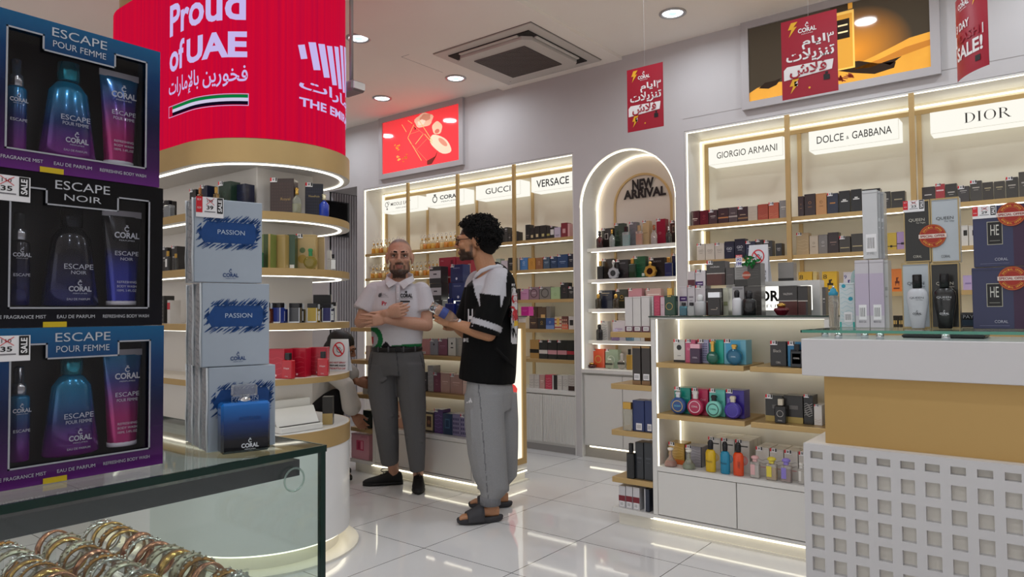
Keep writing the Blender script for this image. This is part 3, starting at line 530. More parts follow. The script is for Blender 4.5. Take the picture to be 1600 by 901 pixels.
def bottle(kind, w, h, body, cap, label, loc, group=None, rz=0, d=None, lab=None, liquid=None, name='perfume_bottle', cat='perfume bottle', gl=True):
    t = thing(name, label, cat, loc, rz, group); d = d or w*.5
    bm = mat(body, .06, trans=.75, coat=.3) if gl else mat(body, .25, coat=.4); cm = cap if not isinstance(cap, str) else mat(cap, .25, coat=.3)
    B = MB(); C = MB(); L = MB()
    if kind == 'rect':
        bh = h*.72; B.box(-w/2, w/2, -d/2, d/2, 0, bh, bm, w*.06); L.box(-w*.42, w*.42, -d*.4, d*.4, h*.04, bh*.8, mat(liquid or body, .2)) if liquid else None
        C.box(-w*.22, w*.22, -d*.35, d*.35, bh+.002, h, cm, w*.03); C.lathe([(w*.1, bh-.001), (w*.1, bh+.003)], CHROME, n=10)
    elif kind == 'wide':
        bh = h*.76; B.box(-w/2, w/2, -d/2, d/2, 0, bh, bm, w*.04); L.box(-w*.43, w*.43, -d*.4, d*.4, h*.06, bh*.94, mat(liquid or body, .2)) if liquid else None
        C.box(-w*.48, w*.48, -d*.46, d*.46, bh, h, cm, w*.02)
    elif kind == 'round':
        R = w/2; B.T = Matrix.Translation((0, 0, R)) @ Matrix.Rotation(math.pi/2, 4, 'X'); B.lathe([(R*.6, -d/2), (R*.93, -d*.45), (R, -d*.25), (R, d*.25), (R*.93, d*.45), (R*.6, d/2)], bm, n=28)
        C.box(-w*.13, w*.13, -d*.3, d*.3, 2*R-.004, h, cm, w*.03)
        C.box(-w*.16, w*.16, -d*.33, d*.33, h*.86, h*.97, cm, w*.02)
    elif kind == 'attar':
        R = w/2; B.lathe([(R, h*.36), (R*.95, h*.42), (R*.8, h*.5), (R*.3, h*.56), (R*.3, h*.64)], bm, n=12); L.lathe([(R*.85, 0), (R, h*.05), (R, h*.36), (0, h*.361)], mat(liquid or '#d99a2a', .08, trans=.35, coat=.5), n=12)
        C.lathe([(R*.36, h*.64), (R*.4, h*.7), (R*.2, h*.74)], GLD, n=10); C.tube([(R*.62*math.cos(q*math.pi/6), 0, h*.86+R*.62*math.sin(q*math.pi/6)) for q in range(12)], R*.14, cm, n=6, closed=True)
    elif kind == 'ring':
        R = w*.5; n = 24; o = [(R*(1+.08*math.cos(8*q*2*math.pi/n*1.0))*math.cos(2*math.pi*q/n), R+R*(1+.08*math.cos(8*2*math.pi*q/n))*math.sin(2*math.pi*q/n)) for q in range(n)]; o = [(x, max(z, 0)) for x, z in o]
        B.slab(o, -d/2, d/2, bm); L.disc(0, -d/2-.001, R, R*.55, mat(liquid or '#140f10', .1), n=18); C.lathe([(w*.1, 2*R-.004), (w*.08, h*.72), (w*.14, h*.78), (w*.16, h*.9), (w*.06, h)], cm, n=12)
    elif kind == 'crown':
        B.lathe([(w*.38, 0), (w*.46, h*.05), (w*.46, h*.5), (w*.3, h*.6), (w*.14, h*.66), (w*.12, h*.72)], bm, n=16, sy=.7); L.lathe([(w*.34, h*.04), (w*.4, h*.08), (w*.4, h*.36), (0, h*.37)], mat(liquid or '#b9a25a', .2), n=14, sy=.7)
        C.lathe([(w*.17, h*.71), (w*.2, h*.78), (w*.14, h*.82), (w*.2, h*.9), (w*.16, h*.93)], cm, n=14)
        for q in range(6): C.ball((w*.16*math.cos(q), w*.16*math.sin(q), h*.95), w*.05, cm, 6, 5)
    elif kind == 'oval':
        B.lathe([(w*.27, 0), (w*.3, h*.015), (w*.40, h*.28), (w*.485, h*.48), (w*.5, h*.58), (w*.46, h*.67), (w*.34, h*.725), (w*.2, h*.745)], bm, n=32, sy=.55); C.lathe([(w*.19, h*.745), (w*.215, h*.75), (w*.215, h*.985), (w*.2, h)], cm, n=24, sy=.8)
    elif kind == 'pump':
        B.lathe([(w*.44, 0), (w*.5, h*.02), (w*.5, h*.58), (w*.4, h*.66), (w*.22, h*.7)], bm, n=24, sy=.6); C.lathe([(w*.24, h*.7), (w*.26, h*.72), (w*.28, h*.9), (w*.18, h*.98), (0, h)], cm, n=20, sy=.8)
    elif kind == 'spray':
        B.lathe([(w*.42, 0), (w*.46, h*.02), (w*.46, h*.44), (w*.5, h*.48), (w*.5, h*.72), (w*.4, h*.76)], bm, n=22, sy=.8); C.lathe([(w*.44, h*.76), (w*.46, h*.78), (w*.46, h*.83), (w*.32, h*.86), (w*.26, h*.92), (w*.16, h*.93)], cm, n=20, sy=.8); C.lathe([(w*.13, h*.93), (w*.13, h*.99), (0, h)], CHROME, n=12)
    elif kind == 'bowl':
        B.lathe([(w*.2, 0), (w*.3, h*.03), (w*.5, h*.4), (w*.46, h*.55), (w*.2, h*.64)], bm, n=10, smooth=False); C.lathe([(w*.2, h*.64), (w*.28, h*.7), (w*.3, h*.86), (w*.12, h*.95), (0, h)], cm, n=12)
    elif kind == 'decanter':
        B.lathe([(w*.44, 0), (w*.5, h*.05), (w*.46, h*.22), (w*.16, h*.5), (w*.12, h*.78), (w*.2, h*.82)], bm, n=18); L.lathe([(w*.4, h*.03), (w*.46, h*.07), (w*.42, h*.22), (0, h*.23)], mat(liquid or '#c4571f', .2), n=16); C.lathe([(w*.1, h*.82), (w*.22, h*.87), (w*.24, h*.97), (0, h)], cm, n=14)
    part('glass_body', B, t)
    if L.v: part('liquid' if kind != 'ring' else 'dark_stone', L, t)
    part('cap', C, t)
    if lab:
        q = MB(); yy = -d/2-.0012 if kind in ('rect', 'wide', 'round') else -w*.3
        for x in lab:
            if x[0] == 'r': q.rect((x[1]-.5)*w, (x[2]-.5)*w, yy, x[3]*h, x[4]*h, mat(x[5], .4))
            elif x[0] == 'o': q.disc(0, yy, x[1]*h, x[2]*w, mat(x[3], .3), r2=x[2]*w*.86)
            elif x[0] == 't': q.text(x[1], 0, yy-.0004, x[2]*h, x[3]*w, x[4]*h, mat(x[5], .35), bold=.01)
        part('printed_label', q, t)
    return t
def bat(kind, x0, x1, yt, Y, z, body, cap, label, **k):    # a bottle whose outline spans columns x0..x1 and reaches up to row yt
    a, c = Xat(x0, Y, z), Xat(x1, Y, z); h = Zat(yt, (a+c)/2, Y)-z
    return bottle(kind, c-a, h, body, cap, label, ((a+c)/2, Y, z+.0006), **k)
# ------------------------------------------------------------------ goods in the wall display under the golden poster
IY = 5.285; GP = 'top shelf under golden poster'
row(GP, 'perfume boxes on the top shelf under the golden poster', IY, SH[0], .07, [
 (1080, 1093.3, 329.5, '#3a1f26', 'dark maroon box', LN('#c9b7b0', .45)), (1093.7, 1107, 328.6, '#5a1524', 'wine red box', EM('#b04a50')), (1107.5, 1121, 328, '#3d3436', 'charcoal box with price tag', LN(), 1),
 (1122, 1138.5, 325, '#35282a', 'brown black box with orange band', [('r', 0, 1, .34, .42, '#b8794a'), ('r', .3, .6, .6, .63, '#a48a70')]), (1138.6, 1152.5, 323.7, '#4a4243', 'dark grey box with pale band', [('r', 0, 1, .36, .45, '#a79d98'), ('t', 'V.S.O', .5, .62, .5, .08, '#c9c0b8')]),
 (1153, 1168.8, 323, '#31282a', 'black box with copper stripes and tag', [('r', 0, 1, .2, .3, '#8a6a4a'), ('r', .2, .8, .45, .5, '#b09a80')], 1), (1168.8, 1183.8, 322, '#bdb2a2', 'cream embossed box', [('w', '#a99d8c', 3, .2, .8)]),
 (1184, 1200.5, 319, '#a3432f', 'copper red box', [('w', '#d68a62', 2, .2, .4)]), (1201, 1217, 316.6, '#b8593f', 'orange red box with tag', [('w', '#dc9470', 2, .2, .45)], 1), (1218, 1230.5, 313, '#8d8988', 'silver box beside the gold post', LN('#d5d2d0', .6)),
 (1247, 1256.4, 306.7, '#352124', 'narrow dark brown box', EM('#a8724a')), (1257, 1274.6, 303, '#2e1e20', 'dark brown box with copper emblem', EM('#a8724a')), (1275, 1292, 302, '#b98655', 'peach box with emblem', EM('#6a4526')),
 (1292.6, 1310, 302, '#262c40', 'navy box with tag', [('r', .25, .75, .5, .56, '#b0763f')], 1), (1311, 1328.7, 298, '#202023', 'black box with white crown mark', [('r', .2, .8, .5, .55, '#d5d3d0'), ('r', .35, .65, .56, .62, '#d5d3d0')]), (1330, 1347, 295.6, '#1e1e21', 'taller black box with crown mark', [('r', .2, .8, .55, .6, '#d5d3d0'), ('r', .35, .65, .61, .67, '#d5d3d0')]),
 (1348, 1376, 295, '#1b1a1c', 'wide black box half behind tall carton', LN()), (1377, 1391.7, 299.5, '#3a3836', 'dark olive grey box', LN()), (1393, 1414.5, 298.8, '#34322f', 'charcoal foil box', [('r', .2, .8, .5, .56, '#b5a88a')]),
 (1440.7, 1461.3, 292, '#38302f', 'dark box with red lower half', [('r', 0, 1, 0, .3, '#7a3034'), ('r', .2, .75, .55, .6, '#cfc8c4')]), (1462, 1477, 287.5, '#a8343c', 'bright red box with tag', [('r', .1, .9, .66, .72, '#e6cfcf')], 1), (1477.7, 1496, 287, '#35322f', 'charcoal box after the red one', LN()),
 (1496.6, 1515.3, 291, '#403c3c', 'low charcoal box with tag', LN('#a9a4a0', .7), 1), (1516, 1535, 282.6, '#44403c', 'grey bronze box with tag', LN('#b6aea4', .65), 1), (1535.5, 1552.8, 284.6, '#3c3732', 'bronze black box', LN('#b6a884', .65)),
 (1553.6, 1571.2, 283, '#423d37', 'bronze grey box', LN('#b6a884', .65)), (1572, 1592, 277, '#3b3833', 'tall bronze black box with tag', LN('#b6aea4', .6), 1), (1592.5, 1614, 268, '#4a453e', 'tallest bronze box at the frame edge', LN())])
G2 = 'second shelf under golden poster'
GIO = lambda c: [('t', 'GIO', .5, .58, .55, .14, c), ('r', .3, .7, .42, .44, c)]
row(G2, 'perfume boxes on the second shelf under the golden poster', IY, SH[1], .07, [
 (1089, 1102, 381, '#c4bcb2', 'cream box with tag', GIO('#8d857c'), 1), (1102.4, 1116.9, 380.5, '#c9c1b6', 'plain cream box', GIO('#8d857c')), (1117.3, 1132, 380, '#c6bdb3', 'cream box with tag next to the navy pair', GIO('#8d857c'), 1),
 (1132.3, 1147.5, 377, '#20263c', 'short navy box', GIO('#c9ccd6')), (1148, 1164.8, 373, '#1d2236', 'tall navy box', GIO('#c9ccd6')), (1165, 1180.5, 377, '#222a44', 'navy box with tag', LN('#8f97b0'), 1), (1180.8, 1193, 374.6, '#232326', 'black box with tag behind the sign', LN(), 1),
 (1193.5, 1207, 376, '#2a2a2d', 'dark grey box with tag behind the sign', LN(), 1), (1211.8, 1222, 380, '#1f1f22', 'black box before the first gold post', GIO('#c9c7c4')),
 (1244.6, 1264.5, 364, '#ad936c', 'large tan satin box with tag', [('w', '#cdb891', 4, .2, .8)], 1), (1265, 1279, 368, '#b8a894', 'beige box with heart crest', EM('#4a3c30')), (1279.2, 1293.7, 366.5, '#77716e', 'grey box with crest', EM('#d9d4cf')),
 (1293.8, 1311, 363, '#2c1d1f', 'tall brown black box', LN('#8a7068', .5)), (1311.4, 1329.4, 369.4, '#3a3531', 'charcoal box with gold line and tag', [('r', .1, .9, .28, .33, '#b5a67e')], 1), (1330, 1349.6, 365, '#38342f', 'charcoal box with gold line', [('r', .1, .9, .3, .35, '#b5a67e')]),
 (1384.2, 1401.3, 363.7, '#c4a537', 'yellow box with black ribbon', [('r', 0, 1, .2, .24, '#1d1b18'), ('r', .4, .6, .16, .28, '#1d1b18')]), (1401.5, 1418, 362, '#a78bb8', 'lilac box with ribbon', [('r', 0, 1, .32, .36, '#2a2030'), ('r', .4, .7, .28, .4, '#2a2030')]),
 (1500, 1513.4, 352, '#d3cfc8', 'white box with black square', [('r', .45, .9, .5, .76, '#25221f')]), (1514, 1527, 352, '#d0ccc5', 'second white box with black square', [('r', .45, .9, .5, .76, '#25221f')])])
G3 = 'third shelf under golden poster'
POLO = lambda n, c: [('t', n, .2, .76, .26, .2, c), ('r', .35, .75, .36, .46, c), ('r', .45, .6, .46, .62, c), ('d', .62, .6, .06, c), ('r', .38, .42, .26, .38, c), ('r', .68, .72, .26, .38, c), ('r', .2, .75, .12, .17, c)]
row(G3, 'numbered sport boxes on the third shelf under the golden poster', IY, SH[2], .06, [
 (1248, 1270, 424.6, '#e0b01f', 'yellow box numbered eight, low half hidden', POLO('8', '#2b2312')), (1270.5, 1277, 424.6, '#d8c07a', 'pale yellow box edge', LN('#b89a3a')), (1285, 1308.5, 424, '#e3b41c', 'yellow box numbered eight with horse rider', POLO('8', '#2b2312')),
 (1318, 1334, 425, '#d6d2da', 'white box with violet nine', POLO('9', '#463a7a')), (1392.8, 1410.5, 420, '#e07a22', 'orange box with horse rider', POLO('', '#6a2a10')[1:]), (1505, 1521.5, 430, '#b9a5cc', 'pale lilac box between the stacks', [('r', .2, .8, .4, .5, '#8a78a8')])])
row('fourth shelf under golden poster', 'gold black boxes seen between the counter stacks', IY, SH[3], .06, [(1396, 1404, 493, '#2a241c', 'black box with gold squares', [('g', '#c9a860', 2, 2)]), (1404.5, 1413, 493, '#2a241c', 'black gold box', [('g', '#c9a860', 2, 2)])])
# ------------------------------------------------------------------ goods in the wall display under the red poster
R1 = 'top shelf under red poster'; AMB = ['#d9981f', '#e0b04a', '#c97a1a', '#e3c27a', '#d68a22']
def attars(shelf, zs, xs, tops):
    for i, (x, yt) in enumerate(zip(xs, tops)):
        bat('attar', x-2.7, x+2.7, yt, IY, zs, ('#f1e6c8', '#f3ecd8')[i % 2], mat('#efeae2', .1, trans=.5), f'small amber attar bottle with ring stopper, {ORD[i]} from far end, {shelf}', group='ring-stoppered attar bottles under the red poster', liquid=AMB[i % 5], name='attar_bottle', cat='attar bottle')
attars('top shelf under red poster', SH[0], [584.4, 590.2, 596, 603, 608.5, 615, 622, 630, 659.8, 664.8, 670.6, 677, 684, 690.6, 697.5, 704.4, 711.4], [375, 374, 373.5, 373, 372, 371, 369, 370, 367, 366.4, 365.6, 364.6, 364, 363, 362.6, 361.8, 361])
attars('second shelf under red poster', SH[1], [583, 589, 595, 600.6, 607, 613, 645, 652, 658.2, 665, 671, 677, 683, 690], [413, 413, 412.5, 412, 412, 411, 410, 409, 408, 408, 406.5, 406, 405.5, 405])
BK = '#26211f'
row(R1, 'perfume boxes on the top shelf under the red poster', IY, SH[0], .07, [
 (780, 787.6, 356.6, '#35322f', 'charcoal box behind the curly hair', LN()), (788, 793.6, 355, '#3d3936', 'tall narrow charcoal box', LN('#d5d2d0', .85)), (794, 798.6, 365, '#3a3734', 'short charcoal box', LN()), (799, 804, 360.6, '#33302d', 'charcoal box before the post', LN()), (806.6, 810.2, 362, '#2f2c2a', 'thin charcoal box after the post'),
 (821, 827.8, 351, '#1f1c1b', 'tall black box', LN('#77706a', .3)), (828, 834.8, 356, BK, 'black box with small cream label', [('r', .25, .75, .2, .42, '#cdbb92')]), (835, 843.3, 353, BK, 'black box with cream label', [('r', .3, .75, .2, .42, '#cdbb92')]), (843.6, 853.4, 352, BK, 'wide black box with cream label', [('r', .3, .7, .2, .4, '#b8b07a')]), (853.7, 859.6, 354, BK, 'narrow black box with olive label', [('r', .1, .9, .25, .42, '#9a9250')]),
 (860, 865.8, 353.5, '#2b2928', 'black and white box', [('r', 0, 1, .3, .75, '#cfcac8')], 1), (866, 875.8, 355, '#bdb2c4', 'pale lilac box', LN('#5a5560', .25)), (876.6, 886.6, 348, '#7d1f2c', 'tall crimson box', [('r', .25, .7, .3, .6, '#c99a9a')]), (887, 890, 349, '#d9a5a5', 'thin pink edge of a box')], word='from far end')
row('second shelf under red poster', 'perfume boxes on the second shelf under the red poster', IY, SH[1], .07, [
 (775, 782, 404, '#a9b5a6', 'pale green box by the hair'), (783, 793, 407, '#c5bcc4', 'pale mauve box'), (794, 802.6, 402.6, '#262523', 'black box before the post', LN()), (808.5, 812, 403, '#c8c4bd', 'thin white box'), (812.5, 824.6, 402.5, '#4a7db8', 'sky blue box with tag', EM('#cfe0f0'), 1), (825, 836.4, 403, '#c08a34', 'amber box', EM('#8a5a18')), (837, 848, 402.4, '#8f5f3c', 'brown box', EM('#d9b48a')),
 (848.8, 859, 401.6, '#43566a', 'slate box with tag', LN('#9fb0c0'), 1), (860, 870.7, 400.7, '#22385a', 'navy box with tag', LN('#8fa3c0'), 1), (871, 887.4, 397.4, '#23406a', 'wide navy box with tag', LN('#8fa3c0', .45), 1), (888, 896.5, 396.6, '#1c1e30', 'blue black box with tag', LN(), 1)], word='from far end')
row('third shelf under red poster', 'perfume boxes on the third shelf under the red poster', IY, SH[2], .07, [
 (806, 811.6, 451, '#3a352e', 'dark box behind the jersey'), (813, 826, 451.5, '#c48db4', 'pink box with tag', LN('#9a5a88'), 1), (826.4, 842.4, 448.5, '#8d727c', 'mauve box with round emblem', [('o', .5, .5, .36, '#5c444c'), ('r', .3, .7, .5, .56, '#c9b8be')], 1), (843, 860, 448, '#7d7872', 'grey box with round emblem', [('o', .5, .5, .36, '#4a4642')], 1), (860.4, 875, 448.5, '#9fb88a', 'pale green box', [('o', .5, .4, .12, '#7a9468')]),
 (876, 887.8, 441.5, '#1f1c1b', 'tall black box with tag', EM('#7a5a5a'), 1), (888, 897, 448, '#26221f', 'short black box with tag', LN(), 1)], word='from far end')
Z4 = SH[3]
row('fourth shelf under red poster', 'perfume boxes on the fourth shelf under the red poster', IY, Z4, .08, [
 (827, 839.6, 496.6, '#3f2b22', 'dark brown box', LN('#c9a878')), (840, 852.8, 496.6, '#26211f', 'black box with gold sign', EM()), (853, 866, 496.6, '#3a5a9a', 'blue gradient box', [('r', 0, 1, 0, .35, '#6f8ac0'), ('o', .5, .62, .1, '#d5def0')]), (866.6, 877.7, 494.6, '#d5c3a4', 'cream box with red stripes', [('r', 0, 1, .1, .2, '#a8404a'), ('r', 0, 1, .4, .5, '#a8404a'), ('r', 0, 1, .7, .8, '#a8404a'), ('r', .3, .7, .3, .9, '#d9b45a')]),
 (878, 888, 494, '#6a4038', 'brown box with coral foot', [('r', 0, 1, 0, .38, '#d06a52'), ('g', '#c9a08a', 3, 3)]), (888.5, 897.4, 494, '#d2cfca', 'white box with black square', [('r', .2, .85, .3, .72, '#2c2a28')])], word='from far end')
zu = Zat(496.4, Xat(840, IY, 1.24), IY)+.001
row('stacked on fourth shelf under red poster', 'perfume boxes stacked on the fourth shelf under the red poster', IY, zu, .08, [(827, 839.6, 479, '#4a3325', 'brown box with tag', EM(), 1), (840, 853, 479.5, '#5a4330', 'bronze box with gold glow', [('r', .4, .9, 0, .3, '#d9b070')]), (853.4, 860, 478.5, '#7d776e', 'grey box')], word='from far end')
row('fifth shelf under red poster', 'banded boxes on the fifth shelf under the red poster', IY, SH[4], .08, [
 (828, 842, 530.7, '#b08a4a', 'gold box with black band', [('r', 0, 1, .3, .5, '#1f1a14')]), (842.4, 855.7, 531.6, '#232523', 'black box with white band and tag', [('r', 0, 1, .28, .48, '#d9d2cc')], 1), (856, 870.2, 531.6, '#222422', 'black box with pink band and tag', [('r', 0, 1, .26, .48, '#c9929a')], 1), (871, 885.7, 531.8, '#202220', 'black box with rose band and tag', [('r', 0, 1, .26, .48, '#c48a92')], 1), (886, 898, 532, '#1e201e', 'black box with red band', [('r', 0, 1, .28, .46, '#a8303c')])], word='from far end')
row('lowest shelf under red poster', 'boxes along the base of the display under the red poster', IY, .56, .08, [
 (827, 834, 585, '#cfcac4', 'white script box', [('w', '#4a4642', 3, .2, .8)]), (834.3, 842.4, 585, '#ccc7c1', 'white script box with grey edge', [('w', '#4a4642', 3, .2, .8)]), (843, 851, 585.5, '#c39a92', 'rose box', LN('#e6d5cf')), (852, 862.4, 585.5, '#c9405a', 'hot pink box', [('w', '#f0b0bc', 4, .2, .9)]), (863, 870, 586, '#232120', 'black box with white edge', [('r', 0, .3, 0, 1, '#d5d2ce')]), (870.7, 878.5, 586, '#d0ccc6', 'white box with black script', [('w', '#25211f', 4, .3, .8)]), (879, 887.8, 586, '#cdc9c3', 'wide white box with black script', [('w', '#25211f', 4, .3, .8)]), (888.2, 898, 586, '#c9c4be', 'white box with brown foot', [('r', 0, 1, 0, .3, '#3a2622'), ('w', '#3a2622', 3, .4, .9)])], word='from far end')
# ------------------------------------------------------------------ the arched niche goods
BY = 5.385; BOY = 5.43
def niche(zs, place, spec):
    for i, (bx, bt, bk) in enumerate(spec):
        if bx:
            kind, x0, x1, yt, body, cap, look, kw = bt
            bat(kind, x0, x1, yt, BY-.005, zs, body, cap, f'{look}, {ORD[i]} pair from its left end, {place}' if False else f'{look} on the {place} of the arched niche', group='tester bottles in the arched niche', d=.028, **kw)
        if bk:
            x0, x1, yt, color, look, D = bk
            a, c = Xat(x0, BOY, zs), Xat(x1, BOY, zs); h = Zat(yt, (a+c)/2, BOY)-zs; o = carton(c-a, .06, h, color, D, True); o.location = ((a+c)/2, BOY+.03, zs+.0006); tag(o, f'{look} on the {place} of the arched niche', 'perfume box', 'boxes behind the testers in the arched niche')
z1, z2, z3, z4 = ASH
niche(z1, 'top shelf', [
 (1, ('crown', 931.8, 942.8, 360, '#5a2a30', '#2b2422', 'dark red crowned bottle', dict(liquid='#5a1a22')), (940, 957.5, 356.6, '#26211f', 'black box with small framed mark', [('r', .3, .6, .45, .75, '#cfc8c0'), ('r', .34, .56, .48, .72, '#26211f')])),
 (1, ('crown', 952, 961, 357, '#e6ece8', GLD, 'clear bottle with gold crown cap', dict(liquid='#7d8a84')), (960.5, 975, 349, '#26382c', 'dark green marbled box', [('w', '#4a6a4a', 4, .1, .9)])),
 (1, ('rect', 973.4, 984, 354, '#dfeeee', '#1b1b1e', 'clear bottle with black cap and teal base', dict(liquid='#6fb0ac')), (983.6, 995, 347, '#6f6e72', 'grey marbled box', [('w', '#55545a', 4, .1, .9)])),
 (1, ('rect', 994.4, 1004.4, 352, '#f0e6d8', '#a88a66', 'clear bottle with tan cap and amber base', dict(liquid='#c8641e')), (1004.2, 1014.4, 345, '#bfa27a', 'sand coloured box', [('r', .2, .8, .5, .53, '#a58a62')])),
 (1, ('crown', 1017, 1027.4, 350, '#e8dcd8', mat('#b06a4a', .2, metal=.7), 'clear bottle with copper crown cap', dict(liquid='#cfc0bc')), (1026, 1040, 342, '#86172f', 'crimson box', [('o', .4, .45, .12, '#c98a90')])),
 (1, ('crown', 1040.4, 1050, 352, '#6a6a66', CHROME, 'smoky bottle with silver cap', dict(liquid='#3a3a38')), (1047.6, 1059, 345, '#332723', 'brown box with framed mark', [('r', .25, .6, .5, .8, '#8d7a6a'), ('r', .3, .55, .54, .76, '#332723')]))])
niche(z2, 'second shelf', [
 (1, ('rect', 934, 943, 408, '#171514', GLD, 'black bottle with gold cap', dict(gl=False)), (941.5, 957.5, 404.5, '#2b2521', 'brown black box', [('w', '#4a3c30', 3, .2, .9)])),
 (1, ('ring', 951.4, 966.6, 406, '#a9a9ae', CHROME, 'silver flower-shaped bottle with dark centre', dict(gl=False)), (962.5, 982, 405.7, '#17161a', 'wide black box with grey heading', [('t', 'GUCCI', .5, .82, .5, .08, '#8d8a90'), ('w', '#2c2a30', 4, .1, .7)])),
 (1, ('rect', 983.6, 994, 404, '#16301e', GLD, 'dark green bottle with gold cap', dict(gl=False)), (990, 1008.6, 400.5, '#1f5238', 'emerald green box', [('w', '#3a7a58', 3, .3, .9), ('r', .7, .92, .08, .22, '#d5e0d8')])),
 (1, ('ring', 1008, 1025, 408, '#b58a3c', GLD, 'gold flower-shaped bottle with dark centre', dict(gl=False, liquid='#2a120c')), (1015, 1039, 402.6, '#141316', 'wide black box behind the gold flower bottle', [('t', 'GUCCI', .5, .82, .5, .08, '#8d8a90'), ('w', '#26242a', 4, .1, .7)])),
 (1, ('rect', 1039.6, 1051, 402, '#1a2250', GLD, 'navy bottle with gold ornate cap', dict(gl=False)), (1050.4, 1059, 397, '#181f44', 'navy box at the niche edge', [('w', '#2f3a6a', 3, .2, .9)]))])
niche(z3, 'third shelf', [
 (1, ('pump', 930.6, 939.6, 459, '#2f2618', GLD, 'gold and black bottle', dict(gl=False)), (935.5, 957, 453.6, '#272a3c', 'navy box beside a gold black bottle', LN('#9a8f7a', .82))),
 (1, ('pump', 957.8, 967, 459, '#3a2f22', GLD, 'brown and gold bottle', dict(gl=False)), (962.5, 981, 452, '#35342a', 'dark olive box', EM())),
 (0, None, (982, 1003, 450.7, '#c98f9a', 'pink box with hearts', [('d', .4, .5, .12, '#e6c0c6'), ('d', .65, .5, .1, '#e6c0c6'), ('d', .5, .3, .1, '#b06a78')])), (0, None, (1009.6, 1033, 450.7, '#c9a8a4', 'blush box with white lines', [('r', .1, .9, .5, .56, '#eee6e2'), ('r', .1, .9, .68, .72, '#eee6e2')])), (0, None, (1043.6, 1059, 450, '#aab3a2', 'pale sage box', LN()))])
niche(z4, 'fourth shelf', [
 (1, ('pump', 932, 941.6, 506, '#18171a', '#18171a', 'black moulded bottle', dict(gl=False)), (939.5, 949.5, 501.7, '#d5d2ce', 'white box with black pattern', [('w', '#26241f', 7, .05, .9)])),
 (1, ('rect', 955.8, 967.4, 514, '#b8a3cf', '#cfc3de', 'lilac bottle', dict()), (957.5, 976.6, 500.7, '#d3cbd2', 'white lilac box with tag', LN('#b09ac0'))),
 (1, ('rect', 978.6, 990, 516, '#8fbbd6', '#b5d3e3', 'pale blue bottle', dict()), (988, 1000, 513, '#d8dee2', 'white box with sky label', [('r', .1, .6, .4, .8, '#9fc4dc')])),
 (1, ('rect', 1008, 1017, 514, '#8a5a2a', '#c9a87a', 'amber bottle with tan cap', dict()), (1000.5, 1007, 514, '#d8d4cf', 'narrow white box', LN()))])
zb = .766
niche(zb, 'bottom ledge', [
 (1, ('bowl', 917.5, 931.6, 566, '#4a0f14', GLD, 'dark red bowl bottle with gold cap', dict(gl=False)), (925, 944.6, 545, '#d9532f', 'bright orange red box', [('o', .5, .45, .26, '#c9a24a')])),
 (1, ('round', 946.4, 959, 560, '#dfe3d0', '#e9e6dd', 'clear round bottle with label', dict(lab=[('r', .05, .95, .38, .56, '#3a3a34')])), (946, 966, 546, '#9fb09a', 'sage green box', [('o', .45, .45, .3, '#c5d0bf')])),
 (1, ('round', 965.4, 978.4, 552, '#e6e2dc', '#c9c4be', 'clear round bottle with pale cap', dict(lab=[('r', .05, .95, .3, .44, '#3a3a34')])), None),
 (1, ('rect', 980, 988, 545, '#b08a3a', '#1b1a1c', 'slim gold bottle with black cap', dict(gl=False)), None)])
